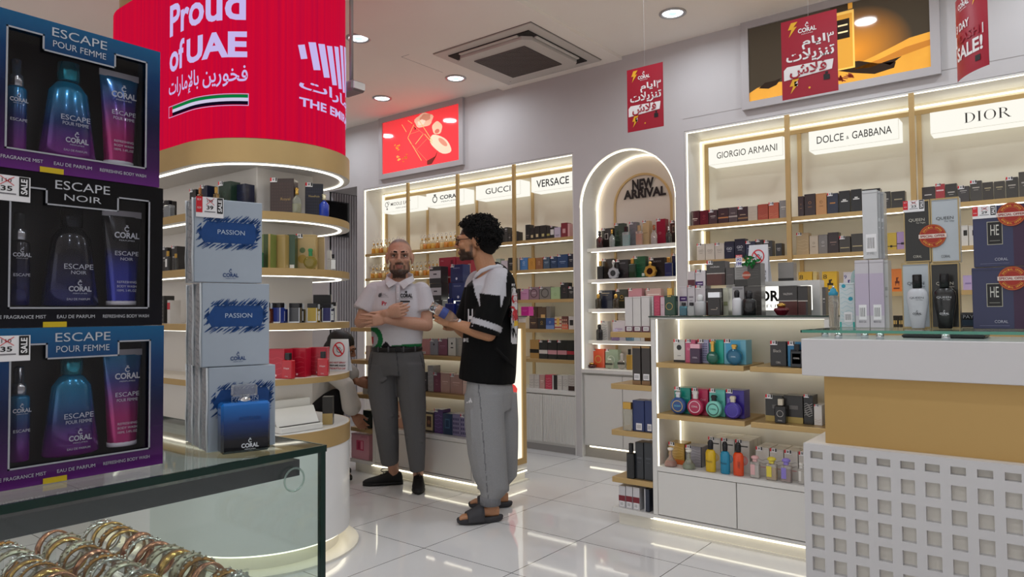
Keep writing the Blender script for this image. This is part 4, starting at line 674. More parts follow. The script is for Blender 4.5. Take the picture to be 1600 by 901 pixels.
# ------------------------------------------------------------------ free-standing white gondolas (one behind the men, one beside the counter)
PLINTH = mat('#e6e1d4', .35); GLEDGE = mat('#16382c', .08, trans=.4)
def gondola(x0, x1, yf, yb, label, doors, split, zs, shy, endposter):
    loc = ((x0+x1)/2, yf, 0); t = thing('shop_gondola', label, 'shop gondola', loc); yc = yf+.33
    b = W(loc); b.box(x0, x1, yf+.03, yb-.03, .012, .075, PLINTH); part('plinth', b, t)
    for a, c, d, e in ((x0-.02, x1+.02, yf+.006, yf+.014), (x1+.012, x1+.02, yf+.03, yb-.03), (x0-.02, x0-.012, yf+.03, yb-.03)):
        b = W(loc); b.box(a, c, d, e, .07, .078, STRIPM); part('light_strip', b, t)
    b = W(loc); b.box(x0-.03, x1+.03, yf+.02, yb-.02, 0, .012, PLINTH); part('floor_plate', b, t)
    b = W(loc); b.box(x0, x1, yf, yb, .085, .10, WHITE); b.box(x0+.03, x1-.03, yf+.02, yc, .1, .352, WHITE); b.box(x0+.03, x1-.03, yf, yc, .352, .379, WHITE); part('base_cabinet', b, t)
    for xa in (x0, x1-.03): b = W(loc); b.box(xa, xa+.03, yf, yb, .1, 1.222, WHITE, .003); part('end_panel', b, t)
    b = W(loc); b.box(x0+.03, x1-.03, yc, yc+.02, .379, 1.222, mat('#e2ddd0', .5)); part('back_panel', b, t)
    b = W(loc); b.box(x0, x1, yf, yb, 1.222, 1.232, WHITE); part('top_board', b, t)
    b = W(loc); b.box(x0-.008, x1+.01, yf-.01, yb+.005, 1.2322, 1.24, GLEDGE); part('glass_top', b, t)
    for i in range(doors):
        wd = (x1-x0-.06)/doors; a = x0+.03+i*wd; d = W(loc); d.box(a+.003, a+wd-.003, yf+.002, yf+.02, .106, .348, WHITE); part('door', d, t)
    for z in zs:
        xs = [x0+.03, split-.015, split+.015, x1-.03] if split else [x0+.03, x1-.03]
        for k in range(0, len(xs), 2):
            s = W(loc); s.box(xs[k]+.001, xs[k+1]-.001, yf+.004, yc, z-.028, z, GOLD, .002); so = part('shelf', s, t)
            l = W(loc); l.box(xs[k]+.02, xs[k+1]-.02, yc-.05, yc-.035, z-.032, z-.028, WSTRIP); part('light_strip', l, so)
    b = W(loc); b.box(x0+.03, x1-.03, yc-.05, yc-.035, 1.2175, 1.222, WSTRIP); part('light_strip', b, t)
    for y in (yf+.012, yc-.02): b = W(loc); b.box(x0+.03, x0+.034, y, y+.009, .379, 1.222, STRIPM); part('light_strip', b, t)
    for z in shy: s = W(loc); s.box(x0-.27, x0-.001, yf+.002, yf+.34, z-.032, z, GOLD, .002); part('side_shelf', s, t)
    b = W(loc); b.box(x0-.27, x0, yf+.0, yb, .075, .10, WHITE); b.box(x0-.24, x0, yf+.03, yb-.03, .0, .075, PLINTH); part('side_base', b, t)
    if endposter:
        e = W(loc); X = x1; a, c, d, f_ = yf+.05, yb-.03, .13, 1.19
        for q in ((a, c, d, d+.045), (a, c, f_-.045, f_), (a, a+.045, d+.045, f_-.045), (c-.045, c, d+.045, f_-.045)): e.box(X, X+.02, *q, GOLD)
        fr = part('gold_frame', e, t)
        l = W(loc); l.box(X, X+.008, a+.045, c-.045, d+.045, f_-.045, emi((1, .93, .78), 1.15, 'lit_print')); pn = part('lit_print', l, t)
        fl = W(loc)
        for i in range(26):
            v = random.random(); yy = a+.15+.22*random.random(); zz = d+.12+.5*v; r = .03+.05*random.random(); n = 14
            pts = [(X+.0085+.0003*i/26, yy+r*(1+.2*math.sin(3*q))*math.cos(q), zz+r*1.2*math.sin(q)) for q in [2*math.pi*j/n for j in range(n)]]
            fl.add(pts, [tuple(range(n))], mat(('#d8403c', '#e8908a', '#f0b8ae', '#c83434')[i % 4], .4, emit=.6))
        part('flower_print', fl, t)
    return t
GX0, GX1, GF = -4.30, -3.235, 3.68
IX0, IX1, IF = -1.885, -.905, 3.70
gondola(GX0, GX1, GF, 4.29, 'white lit gondola with gold shelves and flower panel behind the two men', 1, None, (.955, .682), (1.156, .895, .622, .352), True)
gondola(IX0, IX1, IF, 4.30, 'white lit gondola with gold shelves beside the lattice counter', 2, -1.328, (.972, .679), (1.145, .835, .56, .28), False)
def topsign(x0, x1, y, z1, label):
    t = thing('illuminated_brand_sign', label, 'sign', ((x0+x1)/2, y, 1.24), group='lit signs standing on the gondolas'); w = (x1-x0)/2; h = z1-1.24; f = .028
    b = MB()
    for q in ((-w, w, 0, f), (-w, w, h-f, h), (-w, -w+f*1.4, f, h-f), (w-f*1.4, w, f, h-f)): b.box(q[0], q[1], 0, .09, q[2], q[3], WHITE)
    part('frame', b, t); b = MB(); b.box(-w+f*1.4, w-f*1.4, .01, .08, f, h-f, emi((1, .975, .88), 1.6, 'sign_glow')); part('lit_panel', b, t)
    b = MB(); b.text('CORAL', 0, .008, h*.57, w*.95, h*.33, INK, bold=.04); part('lettering', b, t, 'bold black word'); b = MB(); b.text('PERFUMES', 0, .008, h*.27, w*.85, h*.1, '#55524e'); part('small_lettering', b, t)
topsign(Xat(1135, 4.0, 1.3), Xat(1281.5, 4.0, 1.3), 4.0, 1.43, 'lit white framed sign on the gondola beside the lattice counter')
topsign(-4.2, -3.42, 3.93, 1.415, 'lit white framed sign on the gondola behind the two men')
# goods on the island gondola
YI = IF+.085; YB2 = IF+.055
NI = 'gondola beside counter'
S1 = .9725
row('upper shelf of '+NI, 'boxes on the upper shelf of the gondola beside the counter', YI, S1, .09, [
 (1052.6, 1070.6, 531, '#d6d3cd', 'white box with black shield', [('d', .5, .66, .22, '#2a292a'), ('r', 0, 1, 0, .1, '#2a292a'), ('r', .35, .65, .28, .3, '#4a4848')], 1), (1071, 1087, 531, '#c9557a', 'pink box with tag', [('t', 'Coral', .45, .6, .5, .1, '#f0d0d8')], 1), (1090, 1107.6, 531, '#a9a6c4', 'lilac box with leopard pattern', [('g', '#4a4670', 6, 8)], 1),
 (1108.5, 1131, 531, '#27a08c', 'teal box', [('r', .7, .98, .05, .95, '#3cb8a4')], 1), (1131.4, 1166.5, 531, '#6fb3c9', 'wide pale blue box with tag', [('r', .1, .75, .3, .95, '#4fa8cf')], 1)])
row('upper shelf of '+NI, 'boxes on the upper shelf of the gondola beside the counter', YI, S1, .09, [
 (1203.8, 1229.4, 533.5, '#262527', 'black box with script and tag', [('t', 'Black', .45, .62, .5, .12, '#b9b4ae'), ('t', 'CORAL', .5, .15, .3, .08, '#d5d2ce')], 1), (1231, 1262, 534.5, '#1f78a8', 'bright blue box with black front', [('r', .15, .75, .15, .7, '#20242c')], 1)], n0=5)
bat('wide', 1080, 1096, 537, YB2, S1, '#3a1a3e', mat('#d9a8b4', .2, metal=.5), 'dark purple bottle in front of pink box, gondola beside counter', d=.035, gl=False, lab=[('t', 'CORAL', .3, .5, .08, '#d8c8d8')])
bat('round', 1105, 1124, 532.5, YB2, S1, '#1d9c86', GLD, 'teal bottle with gold cap on the gondola beside counter', d=.035, lab=[('t', 'CORAL', .4, .4, .07, '#d8eee8')])
bat('round', 1136, 1160.7, 537.6, YB2, S1, '#2aa3c9', GLD, 'sky blue round bottle with gold cap before the pale blue box', d=.04, liquid=None, lab=[('t', 'CORAL', .4, .3, .06, '#e0f0f4')])
bat('rect', 1237, 1256, 537.5, YB2, S1, '#191c22', CAPK, 'square black bottle in front of the bright blue box', d=.04, gl=False, lab=[('r', .12, .88, .14, .62, '#3a3d44'), ('r', .15, .85, .16, .6, '#15171c'), ('t', 'CORAL', .4, .5, .07, '#d5d2ce')])
S2 = .6795
row('lower shelf of '+NI, 'boxes on the lower shelf of the gondola beside the counter', YI, S2, .09, [
 (1054, 1079.5, 605.5, '#14897c', 'sea green box with tag', [('t', 'OCEAN', .6, .6, .5, .08, '#7fd0c4')], 1), (1081, 1107, 607.5, '#b02a52', 'crimson box with tag', [('t', 'Coral', .7, .6, .3, .08, '#e8b0c0')], 1), (1108.7, 1134, 608.5, '#5fb9ac', 'mint box with tag', [('t', 'BREEZE', .6, .55, .5, .08, '#26564e')], 1), (1134.5, 1163.4, 609.5, '#3a2a8c', 'violet box with tag', [('r', .08, .22, .35, .7, '#8a7fd0')], 1)])
row('lower shelf of '+NI, 'boxes on the lower shelf of the gondola beside the counter', YI, S2, .09, [
 (1196, 1224, 617.5, '#2a2827', 'black box with gold foot and tag', [('r', 0, 1, 0, .22, '#b09a5a'), ('r', .4, .8, .5, .64, '#6a6664')], 1), (1224.6, 1255, 618, '#2b2928', 'black box with gold foot', [('r', 0, 1, 0, .22, '#b09a5a'), ('r', .3, .75, .5, .64, '#6a6664')]), (1256, 1271.4, 617.5, '#232222', 'black box with zebra stripes', [('w', '#d5d2ce', 7, .3, .75)], 1), (1272, 1285, 633, '#dcd8d4', 'white box with rose swirl', [('w', '#b08a84', 2, .15, .35)], 1)], n0=4)
for x0, x1, yt, c, cp, l, kw in ((1048.5, 1073, 611, '#1f4a8a', mat('#c9ccd0', .2, metal=.8), 'blue and black round bottle before sea green box', dict(lab=[('o', .36, .34, '#c9b070'), ('t', 'OCEAN', .37, .4, .08, '#7fd0e4')])),
    (1075, 1100, 610.5, '#b02450', '#d8d3d0', 'crimson disc bottle with pale cap', dict(lab=[('o', .36, .36, '#f0c8d4'), ('t', 'CORAL', .37, .4, .07, '#f0d8e0')])), (1104, 1128.7, 617, '#7fd0c0', CAPK, 'mint disc bottle with black cap', dict(lab=[('o', .36, .36, '#1f4a44'), ('t', 'CORAL', .37, .4, .07, '#1f4a44')])), (1133, 1158.7, 618.5, '#3f2f9c', '#d9d0b8', 'violet disc bottle with cream cap', dict(lab=[('o', .36, .38, '#5a4ab8')]))):
    bat('round', x0, x1, yt, YB2, S2, c, cp, l+' on lower shelf, gondola beside counter', d=.035, gl=False, **kw)
bat('rect', 1212, 1229.5, 623, YB2, S2, '#161516', '#cfc4b0', 'black bottle with round emblem and cream cap', d=.035, gl=False, lab=[('o', .4, .3, '#b9b4ae'), ('t', 'CORAL', .12, .4, .05, '#d5d2ce')])
S3 = .3795
row('bottom ledge of '+NI, 'boxes on the bottom ledge of the gondola beside the counter', IF+.11, S3, .1, [
 (1044.6, 1069.5, 692, '#b08a3e', 'amber patterned box with tag', [('w', '#e6c880', 5, .3, .95), ('r', 0, 1, 0, .22, '#c8642e')], 1), (1071, 1097.5, 697, '#8f8a90', 'silver patterned box with tag', [('w', '#c9c4cc', 6, .1, .95), ('r', .94, 1, 0, 1, '#2a282a'), ('r', 0, .05, 0, 1, '#2a282a')], 1)])
for x0, x1, yt, c, l in ((1106.5, 1126.4, 683.5, '#d9b45a', 'yellow'), (1127, 1148.4, 685.5, '#5aa8cc', 'blue'), (1149, 1172, 688, '#e08a8a', 'coral')):
    Y0 = IF+.12
    for k in range(3):
        a, cc = Xat(x0, Y0, S3), Xat(x1, Y0, S3); h = Zat(yt, (a+cc)/2, Y0)-S3
        D = [('o', .55, .38, .34, c), ('o', .55, .38, .24, c), ('o', .55, .38, .14, c), ('r', .4, .9, .8, .84, '#4a4846')] if k == 0 else []
        o = carton(cc-a-.003, .062, h, '#d4d0c9', D, k == 0); o.location = ((a+cc)/2, Y0+.032+k*.065, S3)
        tag(o, f'tall white box with {l} rings, front of its column, bottom ledge beside counter' if k == 0 else f'white box, {ORD[k]} from front behind the {l} ring box, beside counter', 'perfume box', 'white ring boxes on the bottom ledge')
for i, (x0, x1) in enumerate(((1181, 1202.6), (1203.2, 1225.2), (1225.8, 1247.6), (1248.2, 1270))):
    Y0 = IF+.11
    for k in range(2):
        a, cc = Xat(x0, Y0, S3), Xat(x1, Y0, S3); h = Zat(699+i*2.6, (a+cc)/2, Y0)-S3; o = carton(cc-a-.002, .08, h, '#d2ccc5', [('r', .1, .9, .3, .33, '#c98a8a'), ('w', '#6a6462', 2, .45, .7)] if k == 0 else [], k == 0)
        o.location = ((a+cc)/2, Y0+.04+k*.085, S3); tag(o, (f'low white box with pink line, {ORD[i]} along, bottom ledge beside counter' if k == 0 else f'low white box in back row, {ORD[i]} along, bottom ledge beside counter'), 'perfume box', 'low white boxes on the bottom ledge')
YB3 = IF+.045
bat('decanter', 1039, 1057.5, 698.5, YB3, S3, '#efd9c9', '#e9e2d8', 'clear decanter bottle with red amber liquid beside the gondola edge', liquid='#b8401a')
bat('decanter', 1067, 1086, 701.5, YB3, S3, '#dfe3d2', '#e9e6dd', 'clear decanter bottle with green amber liquid', liquid='#6a7a3a')
for x0, x1, yt, c, l in ((1103, 1118.7, 686.5, '#d9b010', 'yellow'), (1126, 1141, 689, '#0f86ac', 'turquoise'), (1146, 1162.4, 690.5, '#e0480f', 'bright orange')):
    t = bat('pump', x0, x1, yt, YB3, S3, c, CAPK, f'{l} bottle with glossy black round cap, bottom ledge beside counter', gl=False, group='coloured bottles with black caps')
    q = MB(); ww = .06; q.text('TURKIYE' if l == 'bright orange' else 'Pleasure', 0, -.024, .06, .035, .012, INK, fn=(lambda u, v: (v-.06+.01, -.024, .06+u)) if l == 'bright orange' else None); part('printed_label', q, t)
for x0, x1, yt, c, lq, l in ((1173, 1187.6, 707, '#dfb0b0', '#efe9e4', 'pink'), (1198, 1214.6, 709.5, '#e3d04a', '#d9a92a', 'yellow'), (1221, 1237.2, 711.5, '#8f7fd0', '#8a2a1a', 'violet'), (1248, 1257, 718, '#dcd8d2', '#e9e4de', 'white')):
    t = bat('rect', x0, x1, yt+5, YB3, S3, '#eeeae4', c, f'clear square bottle with {l} dome cap and {l} label', liquid=lq, group='clear bottles with pastel dome caps', lab=[('r', .08, .55, .15, .62, c)])
    q = MB(); aa, cc = Xat(x0, YB3, S3), Xat(x1, YB3, S3); hh = Zat(yt+5, (aa+cc)/2, YB3)-S3; q.ball((0, 0, hh*.93), ((cc-aa)*.42, (cc-aa)*.4, hh*.1), mat(c, .35)); part('dome_cap', q, t)
# on the glass top of the island
T0 = 1.2405; YT = IF+.12
row('on glass top beside counter', 'boxes standing on the gondola beside the counter', YT, T0, .08, [
 (1062, 1074, 447.7, '#cfc8cc', 'white box with violet label', [('r', 0, 1, .5, .66, '#4a2a6a'), ('r', .2, .8, .56, .6, '#cfc0d8')]), (1074.6, 1086.4, 446.6, '#cdc7cb', 'white box with tag', LN('#8a8088', .6), 1), (1087, 1103, 446.6, '#cfc9cc', 'white box with tag behind the lidded jar', LN('#8a8088', .6), 1),
 (1103.6, 1129, 450.5, '#3d3937', 'dark box with brown lower half', [('r', 0, 1, 0, .5, '#5a3632'), ('r', 0, 1, .5, .53, '#c9c0b8'), ('t', 'VALERIAN', .5, .74, .5, .07, '#d5d0cc')])])
zA = Zat(446.6, Xat(1090, YT, 1.35), YT)+.001
row('upper layer, gondola beside counter', 'boxes stacked on others on the gondola beside the counter', YT, zA, .08, [
 (1074.4, 1086, 424, '#c9c0c0', 'white box with maroon lower half', [('r', 0, 1, 0, .42, '#5a2a32')]), (1086.6, 1102.6, 422.3, '#d0cacd', 'white box with violet foot and tag', [('r', 0, .78, .0, .28, '#472764'), ('r', .2, .7, .1, .16, '#cfc0d8')], 1), (1104, 1133, 408, '#3c3937', 'large dark box with brown lower half and tag', [('r', 0, .82, 0, .46, '#5c3733'), ('r', .82, 1, 0, .5, '#4a2e2c'), ('r', 0, 1, .47, .5, '#d0c8c0'), ('t', 'VALERIAN', .45, .76, .5, .06, '#d5d0cc')], 1), (1134, 1147.6, 418, '#4a4544', 'narrow dark grey box behind', LN('#6a6462'))])
row('on glass top beside counter', 'boxes standing on the gondola beside the counter', YT, T0, .07, [(1130, 1138.4, 449.5, '#bfc0ac', 'pale clear-wrapped box', [('r', .1, .9, .35, .5, '#8a8f6a')]), (1144, 1163.6, 447.4, '#a3a1a2', 'light grey half of the plaid pair', [('r', .1, .9, .9, .93, '#6a686a')]), (1164, 1190.5, 447, '#4a4643', 'dark plaid box in crinkled film', [('w', '#6a6662', 4, .1, .9)])], n0=4)
zB = Zat(447, Xat(1165, YT, 1.35), YT)+.001
a, c = Xat(1148, YT, zB), Xat(1189, YT, zB); hB = Zat(411, (a+c)/2, YT)-zB
o = carton(c-a, .07, hB, '#8f8d8b', [('r', .5, 1, .0, 1, '#4d4b48'), ('r', 0, .5, 0, .3, '#3f3d3b'), ('w', '#6a6866', 5, .35, .95), ('d', .46, .48, .15, '#a8452f'), ('r', .3, .62, .44, .52, '#d8b0a0'), ('t', 'SPECIAL OFFER', .46, .48, .28, .035, '#7a2a1c')]); o.location = ((a+c)/2, YT+.035, zB)
tag(o, 'grey plaid gift pack with orange round sticker stacked beside the counter', 'gift pack')
b = MB()
for i in range(46):
    q = random.random()*6.28; r = .012+.03*random.random(); x, z = .02+r*math.cos(q)*1.1, .02+r*math.sin(q)*.8; y = random.uniform(-.02, .01); A = random.random()*6.28; L = .022
    b.add([(x, y, z), (x+L*.5*math.cos(A)-.006*math.sin(A), y-.004, z+L*.5*math.sin(A)+.006*math.cos(A)), (x+L*math.cos(A), y, z+L*math.sin(A)), (x+L*.5*math.cos(A)+.006*math.sin(A), y-.004, z+L*.5*math.sin(A)-.006*math.cos(A))], [(0, 1, 2, 3)], mat(('#0f6a2c', '#1c8a3c', '#0a4a20')[i % 3], .4))
p_ = V(((a+c)/2, YT-.012, zB+hB-.012)); solo('artificial_plant', b, 'bunch of green artificial leaves on the grey plaid gift pack', 'plant', p_)
t = thing('sale_ticket', 'white ticket with red sale heading above the plaid gift pack', 'price ticket', (a-.002+.03, YT+.0, zB+hB-.02)); b = MB(); b.box(-.018, .018, -.004, -.003, 0, .068, TAGW); part('card', b, t)
b = MB(); b.rect(-.018, .018, -.0045, .054, .068, RED); b.text('SALE', 0, -.005, .061, .03, .009, TAGW, bold=.02); b.text('2PCS', 0, -.0045, .042, .028, .014, '#2a2f9a', bold=.03); b.text('199', 0, -.0045, .018, .028, .02, '#2a2f9a', bold=.03); part('print', b, t)
YT2 = IF+.05
bat('rect', 1063, 1074.4, 472.5, YT2, T0, '#5fa8b8', CAPK, 'small teal bottle with black cap in front of white box', d=.03, liquid='#2f8aa0'); bat('rect', 1075.4, 1086.4, 472.5, YT2, T0, '#e6ebe8', CAPK, 'small clear bottle with black cap in front of white box', d=.03)
t = bat('pump', 1085.8, 1103.4, 459.8, YT2, T0, '#b9babb', '#d5d6d6', 'pale grey translucent canister with lid on the island top', name='canister', cat='canister', gl=False)
bat('wide', 1107.6, 1127.2, 456.4, YT2, T0, '#1d1614', CHROME, 'flat black bottle with silver top before dark brown box', d=.03, gl=False, lab=[('r', .25, .75, .25, .27, '#b5a89a'), ('r', .7, .8, .3, .34, '#b5a89a')])
bat('pump', 1144.4, 1159.4, 452.7, YT2, T0, '#d3d4d8', CAPK, 'white lotion bottle with black dome cap', gl=False); bat('pump', 1160, 1181.6, 454, YT2, T0, '#161618', CAPK, 'black lotion bottle with broad cap', gl=False)
row('on glass top by the lit sign', 'brown boxes before the lit sign', IF+.16, T0, .07, [(1217, 1246.6, 446.3, '#34302f', 'dark box with brown lower half', [('r', 0, 1, 0, .47, '#5c3230'), ('r', 0, 1, .47, .5, '#d0c8c0'), ('t', 'VALERIAN', .5, .72, .5, .07, '#d5d0cc')]), (1247, 1263, 446.6, '#2f2b2a', 'narrow dark box with brown lower half', [('r', 0, .8, 0, .47, '#532e2c'), ('r', 0, 1, .47, .5, '#d0c8c0')])])
bat('bowl', 1209, 1233.6, 472.6, YT2, T0, '#5f0c1e', GLD, 'dark red bowl-shaped bottle with gold cap on the island', gl=False, group=None)
row('on glass top at the counter end', 'tall dark box', IF+.2, T0, .06, [(1285, 1291, 448.6, '#4d4a48', 'slim dark grey box', LN())])
ZS = 1.431
row('on top of the lit sign beside counter', 'grey box on the lit sign', 4.01, ZS, .06, [(1215.8, 1240.6, 410, '#86837f', 'grey satin box with black foot', [('r', 0, 1, 0, .14, '#2c2a29')])])
def aframe(name, label, p, w, h, rz, lines, top):
    t = thing(name, label, 'sign', p, rz); b = MB(); s = h*.16
    b.add([(-w/2, -s, 0), (w/2, -s, 0), (w*.43, 0, h), (-w*.43, 0, h), (-w/2, s, 0), (w/2, s, 0), (-w/2, -s+.003, 0), (w/2, -s+.003, 0), (w*.43, .003, h), (-w*.43, .003, h), (w/2, s-.003, 0), (-w/2, s-.003, 0)], [(0, 1, 2, 3), (5, 4, 3, 2), (9, 8, 7, 6), (8, 9, 11, 10), (0, 3, 9, 6), (2, 1, 7, 8), (3, 4, 11, 9), (5, 2, 8, 10)], mat('#dcdde2', .4)); part('folded_card', b, t)
    l = MB()
    fn = lambda x, z: (x*(1-.14*z/h), -s*(1-z/h)-.0015, z)
    n = 32; R = w*.33; cz = h*.68
    for r1, r2 in ((R, R*.83),):
        vs = [fn(r*math.cos(2*math.pi*i/n), cz+r*math.sin(2*math.pi*i/n)) for i in range(n) for r in (r1, r2)]
        l.add(vs, [(2*i, (2*i+2) % (2*n), (2*i+3) % (2*n), 2*i+1) for i in range(n)], RED)
    fn2 = lambda x, z: (x*(1-.14*z/h), -s*(1-z/h)-.0025, z); k = R*.62; e = R*.075
    for i in range(14): a = i*.45; l.tube([fn(R*.5*math.cos(a)*(.4+.04*i)+R*.05, cz+R*.5*math.sin(a)*(.4+.04*i)), fn(R*.5*math.cos(a+.5)*(.5+.04*i)+R*.05, cz+R*.5*math.sin(a+.5)*(.5+.04*i))], R*.035, mat('#2a3550'), n=5)
    l.box(0, 0, 0, 0, 0, 0, RED) if False else None
    l.add([fn2(-k-e, cz+k-e), fn2(k-e, cz-k-e), fn2(k+e, cz-k+e), fn2(-k+e, cz+k+e)], [(0, 1, 2, 3)], RED)
    part('prohibition_symbol', l, t); l = MB()
    for i, (tx, m) in enumerate(lines): l.text(tx, 0, 0, h*(.27-.09*i), w*.82, h*.055, mat(m), bold=.03, fn=fn)
    part('lettering', l, t); return t
aframe('folded_notice', 'white folded no-spray notice standing on the lit sign beside the counter', ((Xat(1171, 4.03, 1.5)+Xat(1197, 4.03, 1.5))/2, 4.05, ZS), .125, .215, 0, (('NO TASTING', '#1a1a1c'), ('OR SPRAY', '#1a1a1c'), ('IN FACE', '#1a1a1c')), 0)
# side shelves of the island
SP = IF+.03
row('side shelf of gondola beside counter', 'tall white boxes on the island side shelf', SP, 1.1455, .1, [(976.6, 988.6, 464, '#d0ccca', 'tall white box with maroon foot', [('r', 0, 1, 0, .16, '#5a2440'), ('b', .2, .9, .03, .14)]), (989.2, 1001.8, 463.4, '#d2cecb', 'tall white box with maroon foot', [('r', 0, 1, 0, .16, '#5a2440'), ('b', .2, .9, .03, .14)]), (1002.5, 1015.4, 462.4, '#d3cfcc', 'tall white box with maroon foot', [('r', 0, 1, 0, .16, '#5a2440'), ('b', .2, .9, .03, .14)])])
row('glass top end of gondola beside counter', 'boxes at the far end of the island top', IF+.035, T0, .05, [(1018.6, 1021.4, 463, '#c5c4c2', 'pale patterned box edge', [('w', '#8a8a88', 5, .1, .9)]), (1021.8, 1031.4, 462, '#c03a5c', 'rose red box', [('w', '#e0708a', 5, .1, .9)]), (1032, 1038.6, 464, '#d0b4bc', 'blush pink box', LN('#b0909a'))])
bat('rect', 1039, 1058, 450, IF+.06, T0, '#14402a', GLD, 'dark green bottle with gold ornament and cap, island corner', d=.04, gl=False, lab=[('o', .34, .28, '#c9a85a'), ('r', .35, .65, .68, .72, '#c9a85a')])
row('second side shelf of gondola beside counter', 'dark boxes on the island side shelf', SP, .8355, .09, [(988.4, 1001.6, 541, '#332c2a', 'dark brown box with gold top', [('r', 0, 1, .95, 1, '#a8865a'), ('r', 0, 1, 0, .1, '#8a6a48'), ('b', .2, .9, .12, .28)]), (1002.6, 1016.4, 541, '#352e2b', 'dark brown box with gold top', [('r', 0, 1, .95, 1, '#a8865a'), ('r', 0, 1, 0, .1, '#8a6a48'), ('b', .2, .9, .12, .28)])])
row('third side shelf of gondola beside counter', 'blue boxes on the island side shelf', SP, .5605, .09, [(988.5, 1007, 625.6, '#1c2f63', 'royal blue box', [('b', .3, .8, .04, .26)]), (1007.6, 1021, 626, '#1c2f63', 'royal blue box', [('b', .3, .8, .04, .26)])])
bat('wide', 975, 988, 628, SP-.005, .5605, '#d5d2c4', GLD, 'clear patterned bottle beside the royal blue boxes', d=.03)
row('fourth side shelf of gondola beside counter', 'charcoal boxes on the island side shelf', SP, .2805, .09, [(993, 1006, 691, '#2b2e33', 'charcoal grained box', LN('#4a4d52')), (1006.6, 1020, 691.6, '#2d3035', 'charcoal grained box', LN('#4a4d52'))])
bat('rect', 981, 992.6, 692, SP-.005, .2805, '#1b1d1c', CAPK, 'black liquid bottle beside the charcoal boxes', d=.03, liquid='#101211')
row('lowest side base of gondola beside counter', 'white maroon boxes on the island base', IF+.02, .1005, .22, [(966.8, 977.4, 759, '#cbc9cc', 'white box with maroon band', [('r', 0, 1, .3, .56, '#7a2430'), ('b', .2, .8, .05, .3)]), (978, 988.4, 760, '#cbc9cc', 'white box with maroon band', [('r', 0, 1, .3, .56, '#7a2430'), ('b', .2, .8, .05, .3)]), (989, 999.6, 761.5, '#cbc9cc', 'white box with maroon band', [('r', 0, 1, .3, .56, '#7a2430'), ('b', .2, .8, .05, .3)]), (1007, 1015, 764, '#1f2638', 'navy box with white edge', [('r', 0, .2, 0, 1, '#d0d0d4')])])
# goods on the gondola behind the men
YG = GF+.07; NG = 'gondola behind the men'
row('upper shelf, '+NG, 'boxes on the upper shelf of the gondola behind the men', YG, .9555, .07, [(658.6, 671.8, 529.5, '#c98a8c', 'pink box', [('b', .1, .5, .05, .2)]), (672, 684, 529.5, '#8f8f98', 'grey box with tag', [('r', .4, .6, .6, .72, '#3a3a40')], 1), (684.8, 698.4, 529.5, '#875566', 'plum box with tag', LN('#a8788a'), 1), (699.4, 713.4, 527.5, '#d0cfc9', 'white box framed in black', [('r', 0, .06, 0, 1, '#2a2a28'), ('r', .94, 1, 0, 1, '#2a2a28'), ('r', .35, .65, .42, .48, '#2a2a28'), ('d', .5, .68, .1, '#3a3a38')]), (716, 728, 528, '#a8a49c', 'pale box by the jersey', LN())])
row('middle shelf, '+NG, 'boxes on the middle shelf of the gondola behind the men', YG, .6825, .08, [(660, 667.4, 581, '#28272a', 'black box', LN()), (668.2, 677, 571, '#a5a3a3', 'tall silver box', [('w', '#c9c7c7', 5, .1, .9)]), (677.4, 688, 582.5, '#732f48', 'plum red box with tag', EM('#a8687a'), 1), (688.4, 703, 583, '#b28f86', 'dusty rose box', LN('#cfb0a8')), (703.6, 722.6, 585, '#ae8d85', 'dusty rose box with tag', LN('#cfb0a8'), 1), (723, 735, 585, '#d5b8ae', 'pale rose box', LN())])
row('bottom ledge, '+NG, 'boxes on the bottom ledge of the gondola behind the men', YG, .3795, .09, [(600, 614, 628, '#d5c0b0', 'cream box between the legs'), (616.6, 631, 628, '#d6a890', 'peach box with face print', [('d', .5, .5, .3, '#e8cbb8'), ('d', .45, .45, .1, '#a86a5a')]), (650, 662, 644, '#c9b48a', 'gold edged box behind the leg'), (663, 677.8, 643.7, '#2a211a', 'black box with gold picture', [('r', .1, .9, .1, .9, '#cdb98a'), ('r', .25, .75, .25, .8, '#4a2f20'), ('d', .5, .5, .16, '#8a5a3a')]), (678.4, 691.4, 639.5, '#4a2c6a', 'violet streaked box with tag', [('w', '#8a6ab0', 5, .1, .9)], 1), (691.8, 706.4, 646, '#263c58', 'navy box with square print', [('r', .25, .75, .3, .75, '#4a6a88'), ('r', .32, .68, .36, .69, '#263c58')]), (707, 719, 646.5, '#8a84a4', 'lilac checked box', [('g', '#3a3660', 4, 4)]), (719.4, 733, 648, '#8d87a6', 'lilac checked box with tag', [('g', '#3a3660', 4, 4)], 1)])
YG2 = GF+.12
zt = 1.2405
def stack(items, Y, place, group, d=.08):
    for i, (x0, x1, yt, yb, c, look, D, tg) in enumerate(items):
        xm = Xat((x0+x1)/2, Y, 1.35); z0 = Zat(yb, xm, Y) if yb else zt; z0 = max(z0, zt); a, cc = Xat(x0, Y, z0), Xat(x1, Y, z0); h = Zat(yt, xm, Y)-z0-.0008
        o = carton(cc-a, d, h, c, D, tg); o.location = ((a+cc)/2, Y+d/2, z0); tag(o, f'{look}, {place}', 'perfume box', group)
BW = [('r', 0, 1, .3, .75, '#bdbcc0'), ('r', .35, .65, .5, .58, '#3a3a3e')]
stack([(671, 688.7, 416, 442.4, '#2b2a2c', 'topmost black box with grey panel', BW, 1), (671.6, 689.5, 442.6, 469, '#2a292b', 'middle black box with grey panel', BW, 0), (672.4, 691, 469.2, None, '#242325', 'lowest plain black box', LN('#4a484c'), 0)], YG2, 'stack between the two men', 'black boxes stacked between the men')
